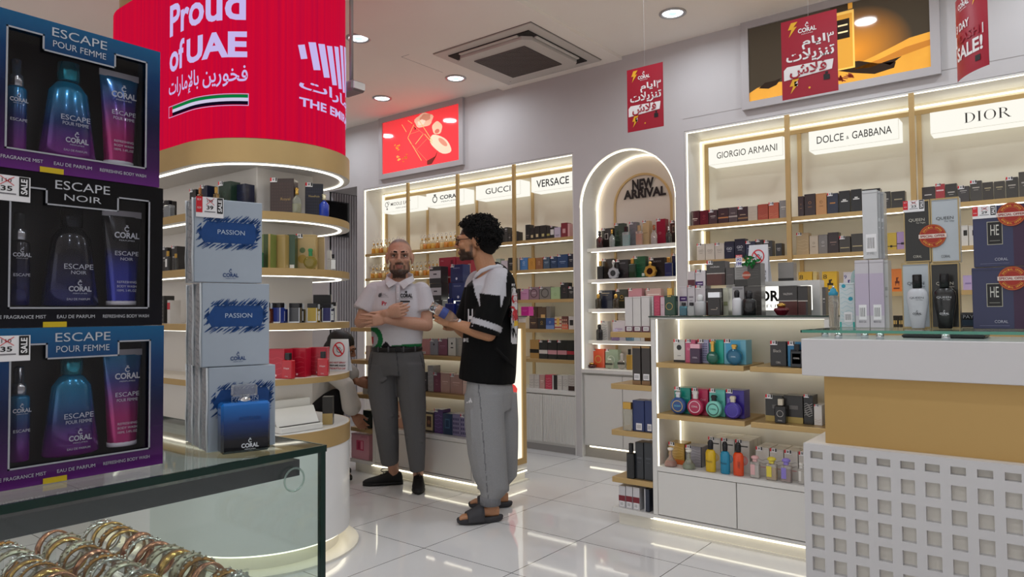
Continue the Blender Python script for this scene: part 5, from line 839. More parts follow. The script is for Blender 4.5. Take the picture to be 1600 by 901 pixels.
stack([(704, 723, 413, 440.6, '#25305e', 'topmost navy box with white tag', [('t', 'PASSION', .5, .8, .5, .06, '#a9b2d0'), ('d', .5, .2, .08, '#c9cfe0')], 1), (701.8, 725.6, 440.8, 469.6, '#27346a', 'middle navy box', [('t', 'PASSION', .55, .8, .45, .06, '#a9b2d0'), ('d', .6, .2, .07, '#c9cfe0'), ('r', 0, .2, 0, 1, '#1c2650')], 0), (711.6, 728, 469.8, None, '#2a3872', 'lowest navy box', [('t', 'PASSION', .5, .75, .6, .1, '#a9b2d0'), ('d', .5, .2, .08, '#c9cfe0')], 0)], YG2-.03, 'stack beside the black jersey', 'navy boxes stacked beside the jersey')
bat('rect', 697, 711, 466, GF+.05, zt, '#141f6a', mat('#101a5a', .2), 'deep blue bottle in front of the navy box stack', d=.03, gl=False)
zsg = 1.4155; YSG = 3.94
row('on the lit sign behind the men', 'red gift sets on the lit sign behind the men', YSG, zsg, .06, [(690.8, 704, 431.5, '#8c1c24', 'red gift box', [('r', 0, 1, .9, .98, '#e0b0a8'), ('w', '#4a1016', 3, .1, .8)]), (727, 743, 431, '#86202a', 'red streaked gift box', [('w', '#3a1014', 4, .1, .8)])])
zr = Zat(431, Xat(705, YSG, 1.5), YSG)+.001
row('topmost on lit sign behind men', 'red gift sets on the lit sign behind the men', YSG, zr, .06, [(685.8, 712, 402, '#a01c38', 'large red gift set with bottle print', [('r', .1, .55, .1, .5, '#5a0f20'), ('r', .72, .86, .3, .85, '#6a0f24'), ('t', 'CORAL', .2, .82, .18, .07, '#e09aa8')]), (712.4, 736, 401, '#97182e', 'red gift set with diagonal print', [('w', '#4a1a1c', 5, .1, .7), ('r', .82, 1, .1, .6, '#c9a08c')])])
row('on glass top behind the jersey', 'magenta box', 4.19, zt, .06, [(814, 826.4, 479, '#c9268f', 'small magenta box', LN('#e070b8'))])
# side shelves of the gondola behind the men
SG = GF+.03; xg = GX0-.13
for z, items in ((.8955, [(571, 578, 540, '#d6d0c8', 'white box behind the first man', LN(), 0)]), (.6225, [(566.6, 574, 588, '#cfd0cc', 'clear white box behind the first man', LN(), 0), (574.4, 580, 590, '#d8cfc4', 'cream box behind the first man', LN(), 0)]), (.3525, [(567, 578.4, 641, '#1c2b24', 'dark green box behind the first man', LN(), 0)])):
    row('side shelf of gondola behind men', 'boxes on the side shelf behind the first man', SG, z, .07, items)
row('at gondola foot behind the men', 'pink box', SG-.01, .1005, .1, [(549, 576.0, 678, '#d99aa8', 'large pink gift box with bottle print', [('r', .3, .72, .35, .75, '#cf4468'), ('r', .38, .5, .4, .68, '#b02a50'), ('r', .55, .68, .4, .72, '#e890a8'), ('t', 'ORCHID', .75, .9, .35, .06, '#b86a80')])])
# ------------------------------------------------------------------ round display tower with the red screen
TX0, TX1, TY, TR = -4.3, -3.478, 2.208, .458
def stad(R, n=28): return [(TX1+R*math.sin(math.pi*i/n), TY-R*math.cos(math.pi*i/n)) for i in range(n+1)]+[(TX0-R*math.sin(math.pi*i/n), TY+R*math.cos(math.pi*i/n)) for i in range(n+1)]
loc = (-3.89, TY, 0); t = thing('round_display_tower', 'rounded white display tower with gold-edged shelves under a curved red screen', 'display tower', loc)
DRUM = mat('#e6e5e4', .3, coat=.3)
def band(b, R, z0, z1, m, Ri=None, smooth=True):
    p = stad(R); n = len(p); vs = [(x, y, z0) for x, y in p]+[(x, y, z1) for x, y in p]; b.add(vs, [(i, (i+1) % n, n+(i+1) % n, n+i) for i in range(n)], m, smooth)
def cap(b, R, z, m, Ri=0, up=True):
    p = stad(R); n = len(p)
    if not Ri: b.add([(x, y, z) for x, y in p], [tuple(range(n)) if up else tuple(range(n-1, -1, -1))], m); return
    q = stad(Ri); b.add([(x, y, z) for x, y in p]+[(x, y, z) for x, y in q], [(i, (i+1) % n, n+(i+1) % n, n+i) if up else (n+i, n+(i+1) % n, (i+1) % n, i) for i in range(n)], m)
b = W(loc); band(b, TR-.06, 0, .1, PLINTH); band(b, TR+.05, 0, .012, PLINTH); cap(b, TR+.05, .012, PLINTH, TR-.06); part('plinth', b, t)
b = W(loc); band(b, TR-.02, .085, .098, STRIPM); cap(b, TR-.02, .085, STRIPM, TR-.035, False); part('light_strip', b, t)
b = W(loc); band(b, TR, .098, .573, DRUM); cap(b, TR, .098, DRUM, TR-.06, False); part('drum', b, t)
b = W(loc); band(b, TR+.003, .573, .668, GOLD); cap(b, TR+.003, .668, GOLD, TR-.004); part('gold_band', b, t)
b = W(loc); cap(b, TR-.003, .6685, mat('#dddbd8', .25)); part('drum_top', b, t)
CX1, CY0, CY1 = -3.225, 2.0, 2.342
b = W(loc); b.box(-4.5, CX1, CY0, CY1, .668, 2.03, mat('#cfcac6', .5), .004); part('core_column', b, t)
TS = [(1.742, 1.781), (1.463, 1.50), (1.19, 1.225), (.915, .945)]
for z0, z1 in TS:
    b = W(loc); band(b, TR, z0, z1, GOLD); cap(b, TR, z1, mat('#d9d0c4', .4)); cap(b, TR, z0, mat('#d8d5d0', .5), 0, False); so = part('shelf', b, t)
    l = W(loc); band(l, TR-.045, z0-.004, z0, WSTRIP); cap(l, TR-.045, z0-.004, WSTRIP, TR-.06, False); band(l, TR-.06, z0-.004, z0, WSTRIP); part('light_strip', l, so)
b = W(loc); band(b, TR, 2.022, 2.14, GOLD); cap(b, TR, 2.14, GOLD, TR-.03); cap(b, TR, 2.022, mat('#cdc9c5', .5), 0, False); so = part('gold_canopy', b, t)
l = W(loc); band(l, TR-.035, 2.017, 2.022, WSTRIP); cap(l, TR-.035, 2.017, WSTRIP, TR-.05, False); part('light_strip', l, so)
sm = bpy.data.materials.new('red_screen'); sm.use_nodes = True; nt = sm.node_tree; p = nt.nodes['Principled BSDF']; p.inputs['Base Color'].default_value = (.02, .0, .002, 1); p.inputs['Roughness'].default_value = .9; p.inputs['Specular IOR Level'].default_value = .05
tc = nt.nodes.new('ShaderNodeTexCoord'); mp = nt.nodes.new('ShaderNodeMapping'); mp.inputs['Scale'].default_value = (60, 60, .4); nz = nt.nodes.new('ShaderNodeTexNoise'); nz.inputs['Scale'].default_value = 1.0; nz.inputs['Detail'].default_value = 2
rp = nt.nodes.new('ShaderNodeValToRGB'); rp.color_ramp.elements[0].color = lin('#c2053a'); rp.color_ramp.elements[0].position = .3; rp.color_ramp.elements[1].color = lin('#dc0630'); rp.color_ramp.elements[1].position = .7
for a, c in ((tc.outputs['Object'], mp.inputs[0]), (mp.outputs[0], nz.inputs[0]), (nz.outputs[0], rp.inputs[0]), (rp.outputs[0], p.inputs['Emission Color'])): nt.links.new(a, c)
p.inputs['Emission Strength'].default_value = SCREEN
RS = .436
b = W(loc); band(b, RS, 2.1405, 3.07, sm); cap(b, RS, 3.07, INK); scr = part('curved_screen', b, t)
b = W(loc); band(b, RS+.001, 2.1402, 2.147, INK); part('screen_edge', b, scr)
b = W(loc); band(b, RS-.03, 3.07, ZC, GOLD); part('gold_collar', b, t)
def led(off=.004):
    R = RS+off
    def fn(u, z):
        if u <= 0: return (TX1+u, TY-R, z)
        if u <= math.pi*RS: a = u/RS; return (TX1+R*math.sin(a), TY-R*math.cos(a), z)
        return (TX1-(u-math.pi*RS), TY+R, z)
    return fn
b = W(loc); LW = emi('#c9b9ee', .95, 'screen_white'); f0 = led()
def ltext(s, u0, u1, z0, z1, bold, dn=0): b.text(s, (u0+u1)/2, 0, (z0+z1)/2, u1-u0, z1-z0, LW, bold=bold, fn=f0)
ltext('Proud', -.2, .345, 2.735, 2.905, .025); ltext('of', -.2, -.045, 2.545, 2.70, .025); ltext('UAE', -.02, .352, 2.548, 2.68, .04)
ltext(AR_PROUD, -.205, .355, 2.395, 2.51, .012)
for i, (z0, z1, c) in enumerate(((2.346, 2.362, '#0a7a3c'), (2.329, 2.346, '#d8d0ee'), (2.312, 2.329, '#140a20'))):
    n = 14; b.add([f0(-.165+.525*k/n, z) for k in range(n+1) for z in (z0, z1)], [(2*k, 2*k+2, 2*k+3, 2*k+1) for k in range(n)], emi(c, .9))
for z in (2.306, 2.364): b.add([f0(-.205+.565*k/14, zz) for k in range(15) for zz in (z, z+.003)], [(2*k, 2*k+2, 2*k+3, 2*k+1) for k in range(14)], LW)
for u in (-.205, .357): b.add([f0(u, 2.306), f0(u+.003, 2.306), f0(u+.003, 2.366), f0(u, 2.366)], [(0, 1, 2, 3)], LW)
for u, w_, z0, z1, sl in ((.605, .036, 2.578, 2.66, .02), (.67, .045, 2.54, 2.69, .04), (.735, .045, 2.52, 2.70, .05), (.80, .045, 2.50, 2.71, .06), (.865, .045, 2.50, 2.73, .06), (.93, .045, 2.50, 2.76, .06), (1.0, .05, 2.5, 2.78, .06), (1.08, .05, 2.52, 2.76, .06), (1.16, .05, 2.54, 2.72, .05)):
    b.add([f0(u+sl*.4, z0), f0(u+w_+sl*.4, z0+.012), f0(u+w_-sl*.4, z1), f0(u-sl*.4, z1-.012)], [(0, 1, 2, 3)], LW)
ltext(AR_EMIR, .604, 1.19, 2.405, 2.485, .02); ltext('THE EMIRATES', .604, 1.2, 2.335, 2.382, .03)
part('screen_lettering', b, scr, 'pale lettering and flag on the red screen')
# goods on the tower
def on_tower(px, off, z):                            # standing place on a round shelf: where column px meets the outline drawn in by off
    R = TR-off; d = ray(px, 480); d = V((d.x, d.y, 0)).normalized(); c = V((TX1, TY, 0)); s = c.dot(d); h = (c-d*s).length
    q = d*(s-math.sqrt(max(R*R-h*h, 0)))
    if h > R: q = c+(q-c).normalized()*R
    if q.x < TX1: q = d*((TY-R)/d.y)
    p = V((q.x, q.y, z)); return p, (p-CO).dot(CF)
def tb(z, x0, x1, yt, dep, color, look, D=(), tg=False, d=.06, rz=20):
    p, dep = on_tower((x0+x1)/2, .06+d*.55, z); k = (x1-x0)*dep/FPX*.97
    q = at((x0+x1)/2, yt, dep); o = carton(k, d, q.z-z, color, D, tg); o.rotation_euler.z = math.radians(rz); o.location = (p.x, p.y, z); tag(o, look, 'perfume box', 'boxes on the round tower shelves'); return o
def tbt(kind, z, x0, x1, yt, dep, body, cp, look, rz=25, **k):
    p, dep = on_tower((x0+x1)/2, .024, z); q = at((x0+x1)/2, yt, dep); return bottle(kind, (x1-x0)*dep/FPX, q.z-z, body, cp, look, p, rz=math.radians(rz), group='bottles on the round tower shelves', **k)
z = 1.7815; L1 = 'top shelf of the round tower'
tb(z, 300, 316, 297, 3.42, '#23201f', 'black box behind copper-capped bottle, '+L1, LN(), 1, rz=6); tb(z, 317, 334, 291, 3.46, '#1b2036', 'dark navy box, '+L1, LN(), 1, rz=6); tb(z, 343, 372, 285, 3.52, '#1f3528', 'large dark green box with tag, '+L1, EM('#3a5a48'), 1, rz=8); tb(z, 373, 393, 288.5, 3.56, '#1e2238', 'navy embossed box beside large green box, '+L1, [('w', '#30365a', 4, .1, .9)], rz=10)
tb(z, 256, 270, 314, 3.5, '#26211f', 'black box by silver bottle, '+L1, LN(), 1, rz=4)
tbt('rect', z, 254, 272, 313, 3.3, '#c9cccf', CAPK, 'silver clear bottle with black cap, '+L1, 4, liquid='#8a8d90'); tbt('rect', z, 307, 316, 293, 3.35, '#a86a3a', mat('#c98a5a', .2, metal=.6), 'slim copper-capped bottle, '+L1, 6); tbt('rect', z, 332, 341.5, 292, 3.38, '#b08a4a', mat('#c9a05a', .2, metal=.6), 'slim gold-capped bottle, '+L1, 8)
tb(z, 424, 463, 280, 3.36, '#3a2824', 'brown crocodile-textured box with tag, '+L1, [('g', '#4a3630', 8, 9), ('t', 'Royal', .65, .4, .4, .1, '#b0925a')], 1, d=.06, rz=35)
tb(z, 477, 505, 288, 3.62, '#1d1e2c', 'dark navy crocodile-textured box with tag, '+L1, [('g', '#2a2b3e', 8, 9), ('t', 'Needhala', .5, .62, .6, .06, '#c9b070')], 1, d=.06, rz=52)
tbt('crown', z, 456, 471, 292, 3.36, '#dfe0d0', GLD, 'clear bottle with crown cap and yellow-green liquid, '+L1, 45, liquid='#9a954a'); tbt('crown', z, 498, 514.5, 302, 3.55, '#1c3aa0', mat('#d8cfae', .2, metal=.6), 'cobalt blue bottle with pale crown cap, '+L1, 55, gl=False)
z = 1.5005; L2 = 'second shelf of the round tower'
tb(z, 258, 272, 387, 3.5, '#201d1c', 'black box, far left, '+L2, LN(), 1, rz=4); tb(z, 273, 287, 385, 3.55, '#242120', 'second black box, '+L2, LN(), 1, rz=4); tbt('rect', z, 257, 266, 392, 3.3, '#2a2a2c', GLD, 'black bottle with white label, '+L2, 4, gl=False, lab=[('r', .2, .8, .2, .6, '#d5d2ce')]); tbt('rect', z, 270, 278, 396, 3.3, '#4a4a46', GLD, 'smoky bottle with gold cap, '+L2, 4)
tb(z, 398, 430, 366.5, 3.46, '#6f7a3c', 'olive gold box, first of the green set, '+L2, [('r', .88, 1, 0, 1, '#b0955a'), ('r', .6, .86, 0, 1, '#3a4a22')], d=.05, rz=20); tb(z, 431, 450, 367, 3.44, '#a98f55', 'gold box, second of the green set, '+L2, [('r', 0, .15, 0, 1, '#2f4a26')], d=.045, rz=27)
tb(z, 451, 463, 367, 3.44, '#2f4a30', 'deep green narrow box, third of the green set, '+L2, [('r', .3, .9, .02, .12, '#dcd8cf')], d=.05, rz=40); tb(z, 463, 495, 367, 3.46, '#b59a64', 'wide gold box with printed leaf bottle, '+L2, [('d', .35, .3, .22, '#a8862c'), ('d', .35, .55, .14, '#5a6a3a'), ('r', 0, .06, 0, 1, '#2f4a26')], 1, d=.05, rz=42); tb(z, 496, 507, 371, 3.62, '#ab9160', 'gold box edge, last of the green set, '+L2, [], d=.06, rz=50)
tbt('rect', z, 396, 411, 385, 3.33, '#1c5a38', CAPK, 'green and red bottle with black cap, '+L2, 15, liquid='#a8341c', gl=False, lab=[('r', .02, .98, .0, .3, '#a84a2a')]); tbt('round', z, 475, 495.5, 388, 3.38, '#b9a83a', mat('#1f7a44', .2), 'golden green round bottle with green cap, '+L2, 45, liquid=None, d=.035)
tb(z, 511, 517.5, 391, 3.66, '#d0cdc8', 'slim white box, '+L2, LN(), rz=50); tbt('rect', z, 516.5, 524.6, 397, 3.62, '#d5d6d4', CAPK, 'clear bottle with black cap and white label, '+L2, 55, lab=[('r', .1, .9, .1, .65, '#e0dedb')])
z = 1.2255; L3 = 'third shelf of the round tower'
tb(z, 252, 268, 462, 3.45, '#2a2826', 'black lattice box, '+L3, [('g', '#6a6662', 5, 6)], rz=4); tb(z, 268, 276, 469, 3.42, '#c9c4c0', 'white box with red tag, '+L3, [('r', 0, 1, .6, .9, '#b8343c')], rz=4); tb(z, 252, 263, 484, 3.3, '#d5d2cd', 'small white box, '+L3, LN('#5a8a4a', .3), rz=4)
for i, (x0, x1, c, dep, rz, l) in enumerate(((404, 425, '#7a4020', 3.3, 10, 'brown amber'), (425.5, 447, '#1a2f7a', 3.3, 20, 'royal blue'), (453, 475, '#3a3a3e', 3.32, 30, 'smoky grey'), (481, 500, '#a88a1c', 3.38, 42, 'olive yellow'), (504, 521, '#2a2a5a', 3.46, 52, 'indigo'))):
    tbt('wide', z, x0, x1-4, 472.5+i*.4, dep, c, CAPK, f'{l} square tester bottle with wide black cap, {L3}', rz, d=.035, gl=False, lab=[('r', .0, .06, 0, .76, '#d8dade'), ('r', .94, 1, 0, .76, '#d8dade'), ('r', .0, 1, 0, .06, '#d8dade')])
    s_ = tbt('rect', z, x1-5.5, x1+1.5, 474+i*.4, dep-.035, c, mat('#d9dcdf', .15, trans=.4), f'slim {l} vial with white label, {L3}', rz, d=.02, lab=[('r', .15, .85, .1, .62, '#e3e1de'), ('d', .5, .4, .1, '#26262a') if False else ('r', .35, .65, .4, .46, '#26262a')])
tb(z, 490, 518, 460.5, 3.75, '#1b1a1b', 'black box behind the tester bottles, '+L3, LN('#3a383a'), d=.06, rz=50); tb(z, 520, 528, 472, 3.72, '#d0cfcd', 'slim black and white box, '+L3, [('r', 0, 1, .8, 1, '#1b1a1b'), ('r', .3, .7, .2, .7, '#26262a')], d=.05, rz=50)
z = .9455; L4 = 'fourth shelf of the round tower'
for x0, x1, yt, dep, rz, l in ((422, 454, 544.5, 3.36, 20, 'first'), (455, 483, 543.5, 3.38, 30, 'second'), (484, 513, 542, 3.46, 40, 'third')): tb(z, x0, x1, yt, dep, '#b0142e', f'{l} shiny red foil box from the white stack, {L4}', [('w', '#d8505e', 4, .15, .85), ('d', .5, .1, .06, '#e8c0c4')], d=.07, rz=rz)
tbt('rect', z, 441, 460.5, 551, 3.25, '#b81226', CAPK, 'red bottle with black cap, nearer the white stack, '+L4, 20, d=.03, gl=False, lab=[('t', 'Hope', .4, .5, .1, '#e8c0c4'), ('t', 'CORAL', .1, .3, .05, '#e8c0c4')]); tbt('rect', z, 496.5, 513.4, 549, 3.34, '#b81226', CAPK, 'red bottle with black cap, beside the folded notice, '+L4, 40, d=.03, gl=False, lab=[('t', 'Hope', .4, .5, .1, '#e8c0c4'), ('t', 'CORAL', .1, .3, .05, '#e8c0c4')])
p, _d0 = on_tower(537, .055, .9455); aframe('folded_notice', 'white folded do-not-spray notice on the round tower shelf', (p.x, p.y, .9455), .125, .18, math.radians(24), (('DO NOT SPRAY', '#b02434'), ('PERFUME INSIDE', '#1a1a1c'), ('THE BOTTLE CAP', '#b02434')), 0)
z = .6695
p = V((-3.147, 2.175, z)); t = thing('open_gift_case', 'open white presentation case with sloped lid on the tower base', 'gift case', p, math.radians(88))
b = MB(); wd = .122; b.box(-wd, wd, -.07, .06, 0, .03, mat('#d8d7d3', .4), .003); part('tray', b, t); b = MB(); b.box(-wd*.95, wd*.95, -.055, -.04, .0301, .034, mat('#4a4744', .3, metal=.6, noise=.5, nscale=300)); part('glitter_strip', b, t)
b = MB(); b.add([(-wd, -.034, .0305), (wd, -.034, .0305), (wd, .016, .115), (-wd, .016, .115), (-wd, -.026, .0305), (wd, -.026, .0305), (wd, .024, .115), (-wd, .024, .115)], [(0, 1, 2, 3), (7, 6, 5, 4), (0, 3, 7, 4), (1, 5, 6, 2), (3, 2, 6, 7), (0, 4, 5, 1)], mat('#dad9d5', .4)); b.add([(.01+.014*math.cos(i*.524), .0-.012+.006*math.sin(i*.524), .065+.012*math.sin(i*.524)) for i in range(12)], [tuple(range(12))], mat('#b09a80', .4)); part('lid', b, t)
b = MB(); b.box(-wd, wd*.95, .034, .06, .0301, .155, mat('#d6d5d1', .4), .003); part('back_box', b, t)
tb(z, 505, 521, 619, 3.55, '#24211f', 'black box with gold foot on the tower base', [('r', 0, 1, 0, .4, '#a88f5a')], d=.06, rz=45)
# ------------------------------------------------------------------ glass showcase in the near corner
VX, VY, VZ = -1.023, .767, 1.04; loc = (-1.33, .1, 0); t = thing('glass_showcase', 'low glass showcase of bangles carrying boxed perfumes', 'showcase', loc)
GP_ = pane('#f5faf8', .08); GE = mat('#12332b', .1, trans=.3)
b = W(loc); b.box(-1.66, VX, -.6, VY, 1.03, 1.04, GP_); tp = part('glass_top', b, t)
b = W(loc)
for q in ((VX-.002, VX+.003, -.6, VY+.003, 1.029, 1.0405), (-1.66, VX, VY-.001, VY+.003, 1.029, 1.0405)): b.box(*q, GE)
part('glass_edge', b, tp)
b = W(loc); b.box(VX-.006, VX, -.6, VY-.008, .56, 1.029, GP_); fp = part('front_pane', b, t); b = W(loc); b.box(VX-.008, VX+.001, VY-.008, VY+.002, .56, 1.029, GE); part('glass_edge', b, fp)
b = W(loc); b.box(-1.66, VX-.008, VY-.006, VY, .56, 1.029, GP_); part('end_pane', b, t)
b = W(loc); b.box(VX-.03, VX-.008, -.6, VY-.045, .995, 1.022, mat('#5c5a5e', .12, metal=.85)); part('top_rail', b, t)
b = W(loc); b.box(-1.66, VX, -.6, VY, 0, .56, WHITE); part('base_cabinet', b, t)
b = W(loc); b.box(-1.655, VX-.01, -.59, VY-.01, .758, .764, pane('#fafcfc', .05)); part('glass_shelf', b, t)
b = W(loc); _hp = onX(460, 749, VX+.001); b.tube([(VX+.001, _hp.y+.019*math.cos(i*.2618), _hp.z+.019*math.sin(i*.2618)) for i in range(24)], .0016, mat('#cfe6df', .05, trans=.8), n=8, closed=True); part('finger_hole_ring', b, t)
BM = [mat('#d5d3ce', .18, metal=1), mat('#cfa763', .2, metal=1), mat('#c98f72', .2, metal=1), mat('#bdb6a2', .3, metal=1, bump=.6, nscale=200), mat('#a8783e', .25, metal=1, bump=.8, nscale=260)]
def bangle_mesh(k):
    b = MB(); R = .031; n = 40; m = BM[k]; wv = (.008, .0115, .0075, .01, .0085)[k]
    pr = [(R, -wv), (R+.003, -wv*.9), (R+.0042, 0), (R+.003, wv*.9), (R, wv), (R-.0008, 0)]
    vs = []; kk = len(pr)
    for i in range(n):
        a = 2*math.pi*i/n
        for r, x in pr: vs.append((x, r*math.cos(a), r*math.sin(a)))
    b.add(vs, [(i*kk+j, i*kk+(j+1) % kk, ((i+1) % n)*kk+(j+1) % kk, ((i+1) % n)*kk+j) for i in range(n) for j in range(kk)], m, True)
    if k in (0, 3, 4):
        for i in range(26): a = 2*math.pi*i/26; r = R+.0044; b.ball((wv*.4*(-1)**i, r*math.cos(a), r*math.sin(a)), .0027, BM[(k+1) % 5] if k == 4 else m, 6, 4)
    return b.mesh('bangle')
BMS = [bangle_mesh(k) for k in range(5)]; BN = ['silver studded', 'plain gold', 'rose gold', 'pale textured silver', 'bronze beaded']
for r in range(6):
    yr = .625-r*.088; zr = .822
    rd = MB(); rd.tube([(-1.62, 0, 0), (-1.05, 0, 0)], .006, pane('#fafcfc', .1), n=12); rd.box(-1.05, -1.045, -.012, .012, -.058, .02, pane('#fafcfc', .1)); rd.box(-1.6, -1.595, -.012, .012, -.058, .02, pane('#fafcfc', .1))
    solo('display_rod', rd, f'clear acrylic bangle rod, {ORD[r]} from the far end of the showcase', 'display rod', (0, yr, zr+.0175), 0, 'clear rods carrying bangles')
    for i in range(14):
        k = (i*3+r*2+(i*i) % 3) % 5; o = bpy.data.objects.new('bangle', BMS[k]); COL.objects.link(o)
        o.location = (-1.07-i*.0385+random.uniform(-.006, .006), yr+random.uniform(-.004, .004), zr-.0068); o.rotation_euler = (random.uniform(0, 6), 0, random.uniform(-.28, .28)); o.rotation_euler = (0, random.uniform(-.2, .2), random.uniform(-.3, .3))
        tag(o, f'{BN[k]} bangle, {ORD[i]} from the front pane on the {ORD[r]} rod from showcase end', 'bangle', 'bangles threaded on the rods')
# gift sets
def grad(name, stops):
    m = bpy.data.materials.new(name); m.use_nodes = True; nt = m.node_tree; p = nt.nodes['Principled BSDF']; p.inputs['Roughness'].default_value = .18; p.inputs['Metallic'].default_value = .45; p.inputs['Coat Weight'].default_value = .5
    tc = nt.nodes.new('ShaderNodeTexCoord'); s = nt.nodes.new('ShaderNodeSeparateXYZ'); mr = nt.nodes.new('ShaderNodeMapRange'); mr.inputs[2].default_value = .215; r = nt.nodes.new('ShaderNodeValToRGB')
    while len(r.color_ramp.elements) < len(stops): r.color_ramp.elements.new(.5)
    for e, (q, c) in zip(r.color_ramp.elements, stops): e.position = q; e.color = lin(c)
    for a, c in ((tc.outputs['Object'], s.inputs[0]), (s.outputs[2], mr.inputs[0]), (mr.outputs[0], r.inputs[0]), (r.outputs[0], p.inputs['Base Color'])): nt.links.new(a, c)
    return m
FEM = grad('teal_to_purple_foil', [(0, '#6a2080'), (.14, '#431456'), (.45, '#0f1440'), (.75, '#083a70'), (1, '#0c6498')]); NOI = grad('black_foil', [(0, '#0c0c18'), (.3, '#06060c'), (1, '#08080b')]); NOI.node_tree.nodes['Principled BSDF'].inputs['Coat Weight'].default_value = .1
FEB = grad('teal_pink_bottle', [(0, '#d02a96'), (.16, '#8a2098'), (.36, '#1a2c70'), (.6, '#0c7ea8'), (1, '#1aa4bc')]); NOB = grad('blue_black_bottle', [(0, '#15238a'), (.3, '#0c1448'), (.5, '#090b16'), (1, '#08080b')])
FET = grad('blue_pink_tube', [(0, '#c41a78'), (.35, '#b01a70'), (.6, '#3a3a88'), (.8, '#1a86b8'), (1, '#1a90c0')]); NOT_ = grad('blue_black_tube', [(0, '#1a2bb8'), (.4, '#1c2a90'), (.55, '#101018'), (1, '#0c0c10')])
def giftset(loc, fem, label, tagged, rz):
    w, h, d = .242, .213, .075; t = thing('fragrance_gift_set', label, 'gift set', loc, rz, 'stacked three-piece fragrance gift sets'); M = FEM if fem else NOI
    X = lambda u: (u-.5)*w; Z = lambda v: v*h
    b = MB(); y = -d/2
    L, R, B_, T, nL, nR, nB = .165, .913, .125, .895, .34, .725, .80
    for q in ((0, L, 0, 1), (R, 1, 0, 1), (L, R, 0, B_), (L, nL, T, 1), (nR, R, T, 1), (nL, nR, nB, 1)): b.box(X(q[0]), X(q[1]), y, y+.004, Z(q[2]), Z(q[3]), M)
    b.box(X(0), X(0)+.002, y+.004, d/2, 0, h, M); b.box(X(1)-.002, X(1), y+.004, d/2, 0, h, M); b.box(X(0)+.002, X(1)-.002, y+.004, d/2, 0, .002, M); b.box(X(0)+.002, X(1)-.002, y+.004, d/2, h-.002, h, M); b.box(X(0)+.002, X(1)-.002, d/2-.003, d/2, .002, h-.002, mat('#15141a', .4)); part('carton', b, t)
    b = MB(); o = [(L, B_), (R, B_), (R, T), (nR, T), (nR, nB), (nL, nB), (nL, T), (L, T)]; th = .0022; n = len(o)
    for i in range(n):
        (u0, v0), (u1, v1) = o[i], o[(i+1) % n]; x0, x1, z0, z1 = X(min(u0, u1))-th/2, X(max(u0, u1))+th/2, Z(min(v0, v1))-th/2, Z(max(v0, v1))+th/2; b.box(x0, x1, y-.0008, y+.0004, z0, z1, mat('#b9bcc4', .25, metal=.5))
    part('window_border', b, t)
    b = MB(); b.quad((X(L), y+.005, Z(B_)), (X(R), y+.005, Z(B_)), (X(R), y+.005, Z(T)), (X(L), y+.005, Z(T)), pane('#f4f4f8', .12)); part('clear_window', b, t)
    b = MB(); S = mat('#c9ccd2', .3, metal=.4); e = y-.001
    b.text('ESCAPE', X(.53), e, Z(.935), .295*w, .058*h, S); b.text('POUR FEMME' if fem else 'NOIR', X(.53), e, Z(.858), (.285 if fem else .2)*w, .042*h, S)
    for c, l, q in ((.215, 'FINE FRAGRANCE MIST', .26), (.50, 'EAU DE PARFUM', .2), (.78, 'REFRESHING BODY WASH', .27)): b.text(l, X(c), e, Z(.068), q*w, .022*h, S)
    part('lettering', b, t); part_bottles = (FEB if fem else NOB, FET if fem else NOT_); G, U = part_bottles
    def lab(cx, cz, k, yy, sub=True):
        q = MB(); logo(q, 0, yy, cz, .055*k*1.0, S); return q
    # mist
    m = MB(); m.T = Matrix.Translation((X(.255), 0, 0)); m.lathe([(.0125, Z(.14)), (.0135, Z(.15)), (.0135, Z(.545)), (.012, Z(.56)), (.008, Z(.565))], G, n=20); mo = part('mist_bottle', m, t)
    m = MB(); m.T = Matrix.Translation((X(.255), 0, 0)); m.lathe([(.0082, Z(.566)), (.0095, Z(.57)), (.0095, Z(.64)), (.007, Z(.645)), (.007, Z(.74)), (.005, Z(.75))], mat('#b9bbbf', .15, metal=.9), n=18); part('pump_cap', m, mo)
    m = MB(); m.T = Matrix.Translation((X(.255), 0, 0)); logo(m, 0, -.0142, Z(.47), .022, S); m.text('ESCAPE', 0, -.0142, Z(.34), .02, .004, S); part('printed_label', m, mo)
    m = MB(); xc = X(.525); m.T = Matrix.Translation((xc, .0, 0)); m.lathe([(.034, Z(.135)), (.038, Z(.15)), (.026, Z(.6)), (.017, Z(.66)), (.012, Z(.675))], G, n=22, sy=.55); bo = part('perfume_bottle', m, t)
    m = MB(); m.T = Matrix.Translation((xc, .0, 0)); m.lathe([(.012, Z(.676)), (.0145, Z(.68)), (.0145, Z(.80)), (.012, Z(.805))], mat('#2a8a9c' if fem else '#1c1e24', .12, metal=.7), n=18); part('bottle_cap', m, bo)
    m = MB(); m.T = Matrix.Translation((xc, 0, 0)); m.text('ESCAPE', .002, -.0238, Z(.405), .038, .0075, S); m.text('POUR FEMME' if fem else 'NOIR', .002, -.0238, Z(.365), .034 if fem else .02, .005, S); logo(m, .004, -.0238, Z(.255), .03, S); m.text('EAU DE PARFUM', .002, -.0238, Z(.185), .03, .003, S); part('printed_label', m, bo)
    m = MB(); n = 14; vs = []; xt = X(.815)
    for k, (v, a, dd) in enumerate(((.175, .021, .016), (.235, .0215, .0165), (.5, .0245, .013), (.7, .027, .007), (.79, .0285, .0015))):
        for i in range(n): q = 2*math.pi*i/n; vs.append((xt+a*math.cos(q), dd*math.sin(q), Z(v)))
    m.add(vs, [(k*n+i, k*n+(i+1) % n, (k+1)*n+(i+1) % n, (k+1)*n+i) for k in range(4) for i in range(n)], U, True); tu = part('body_wash_tube', m, t)
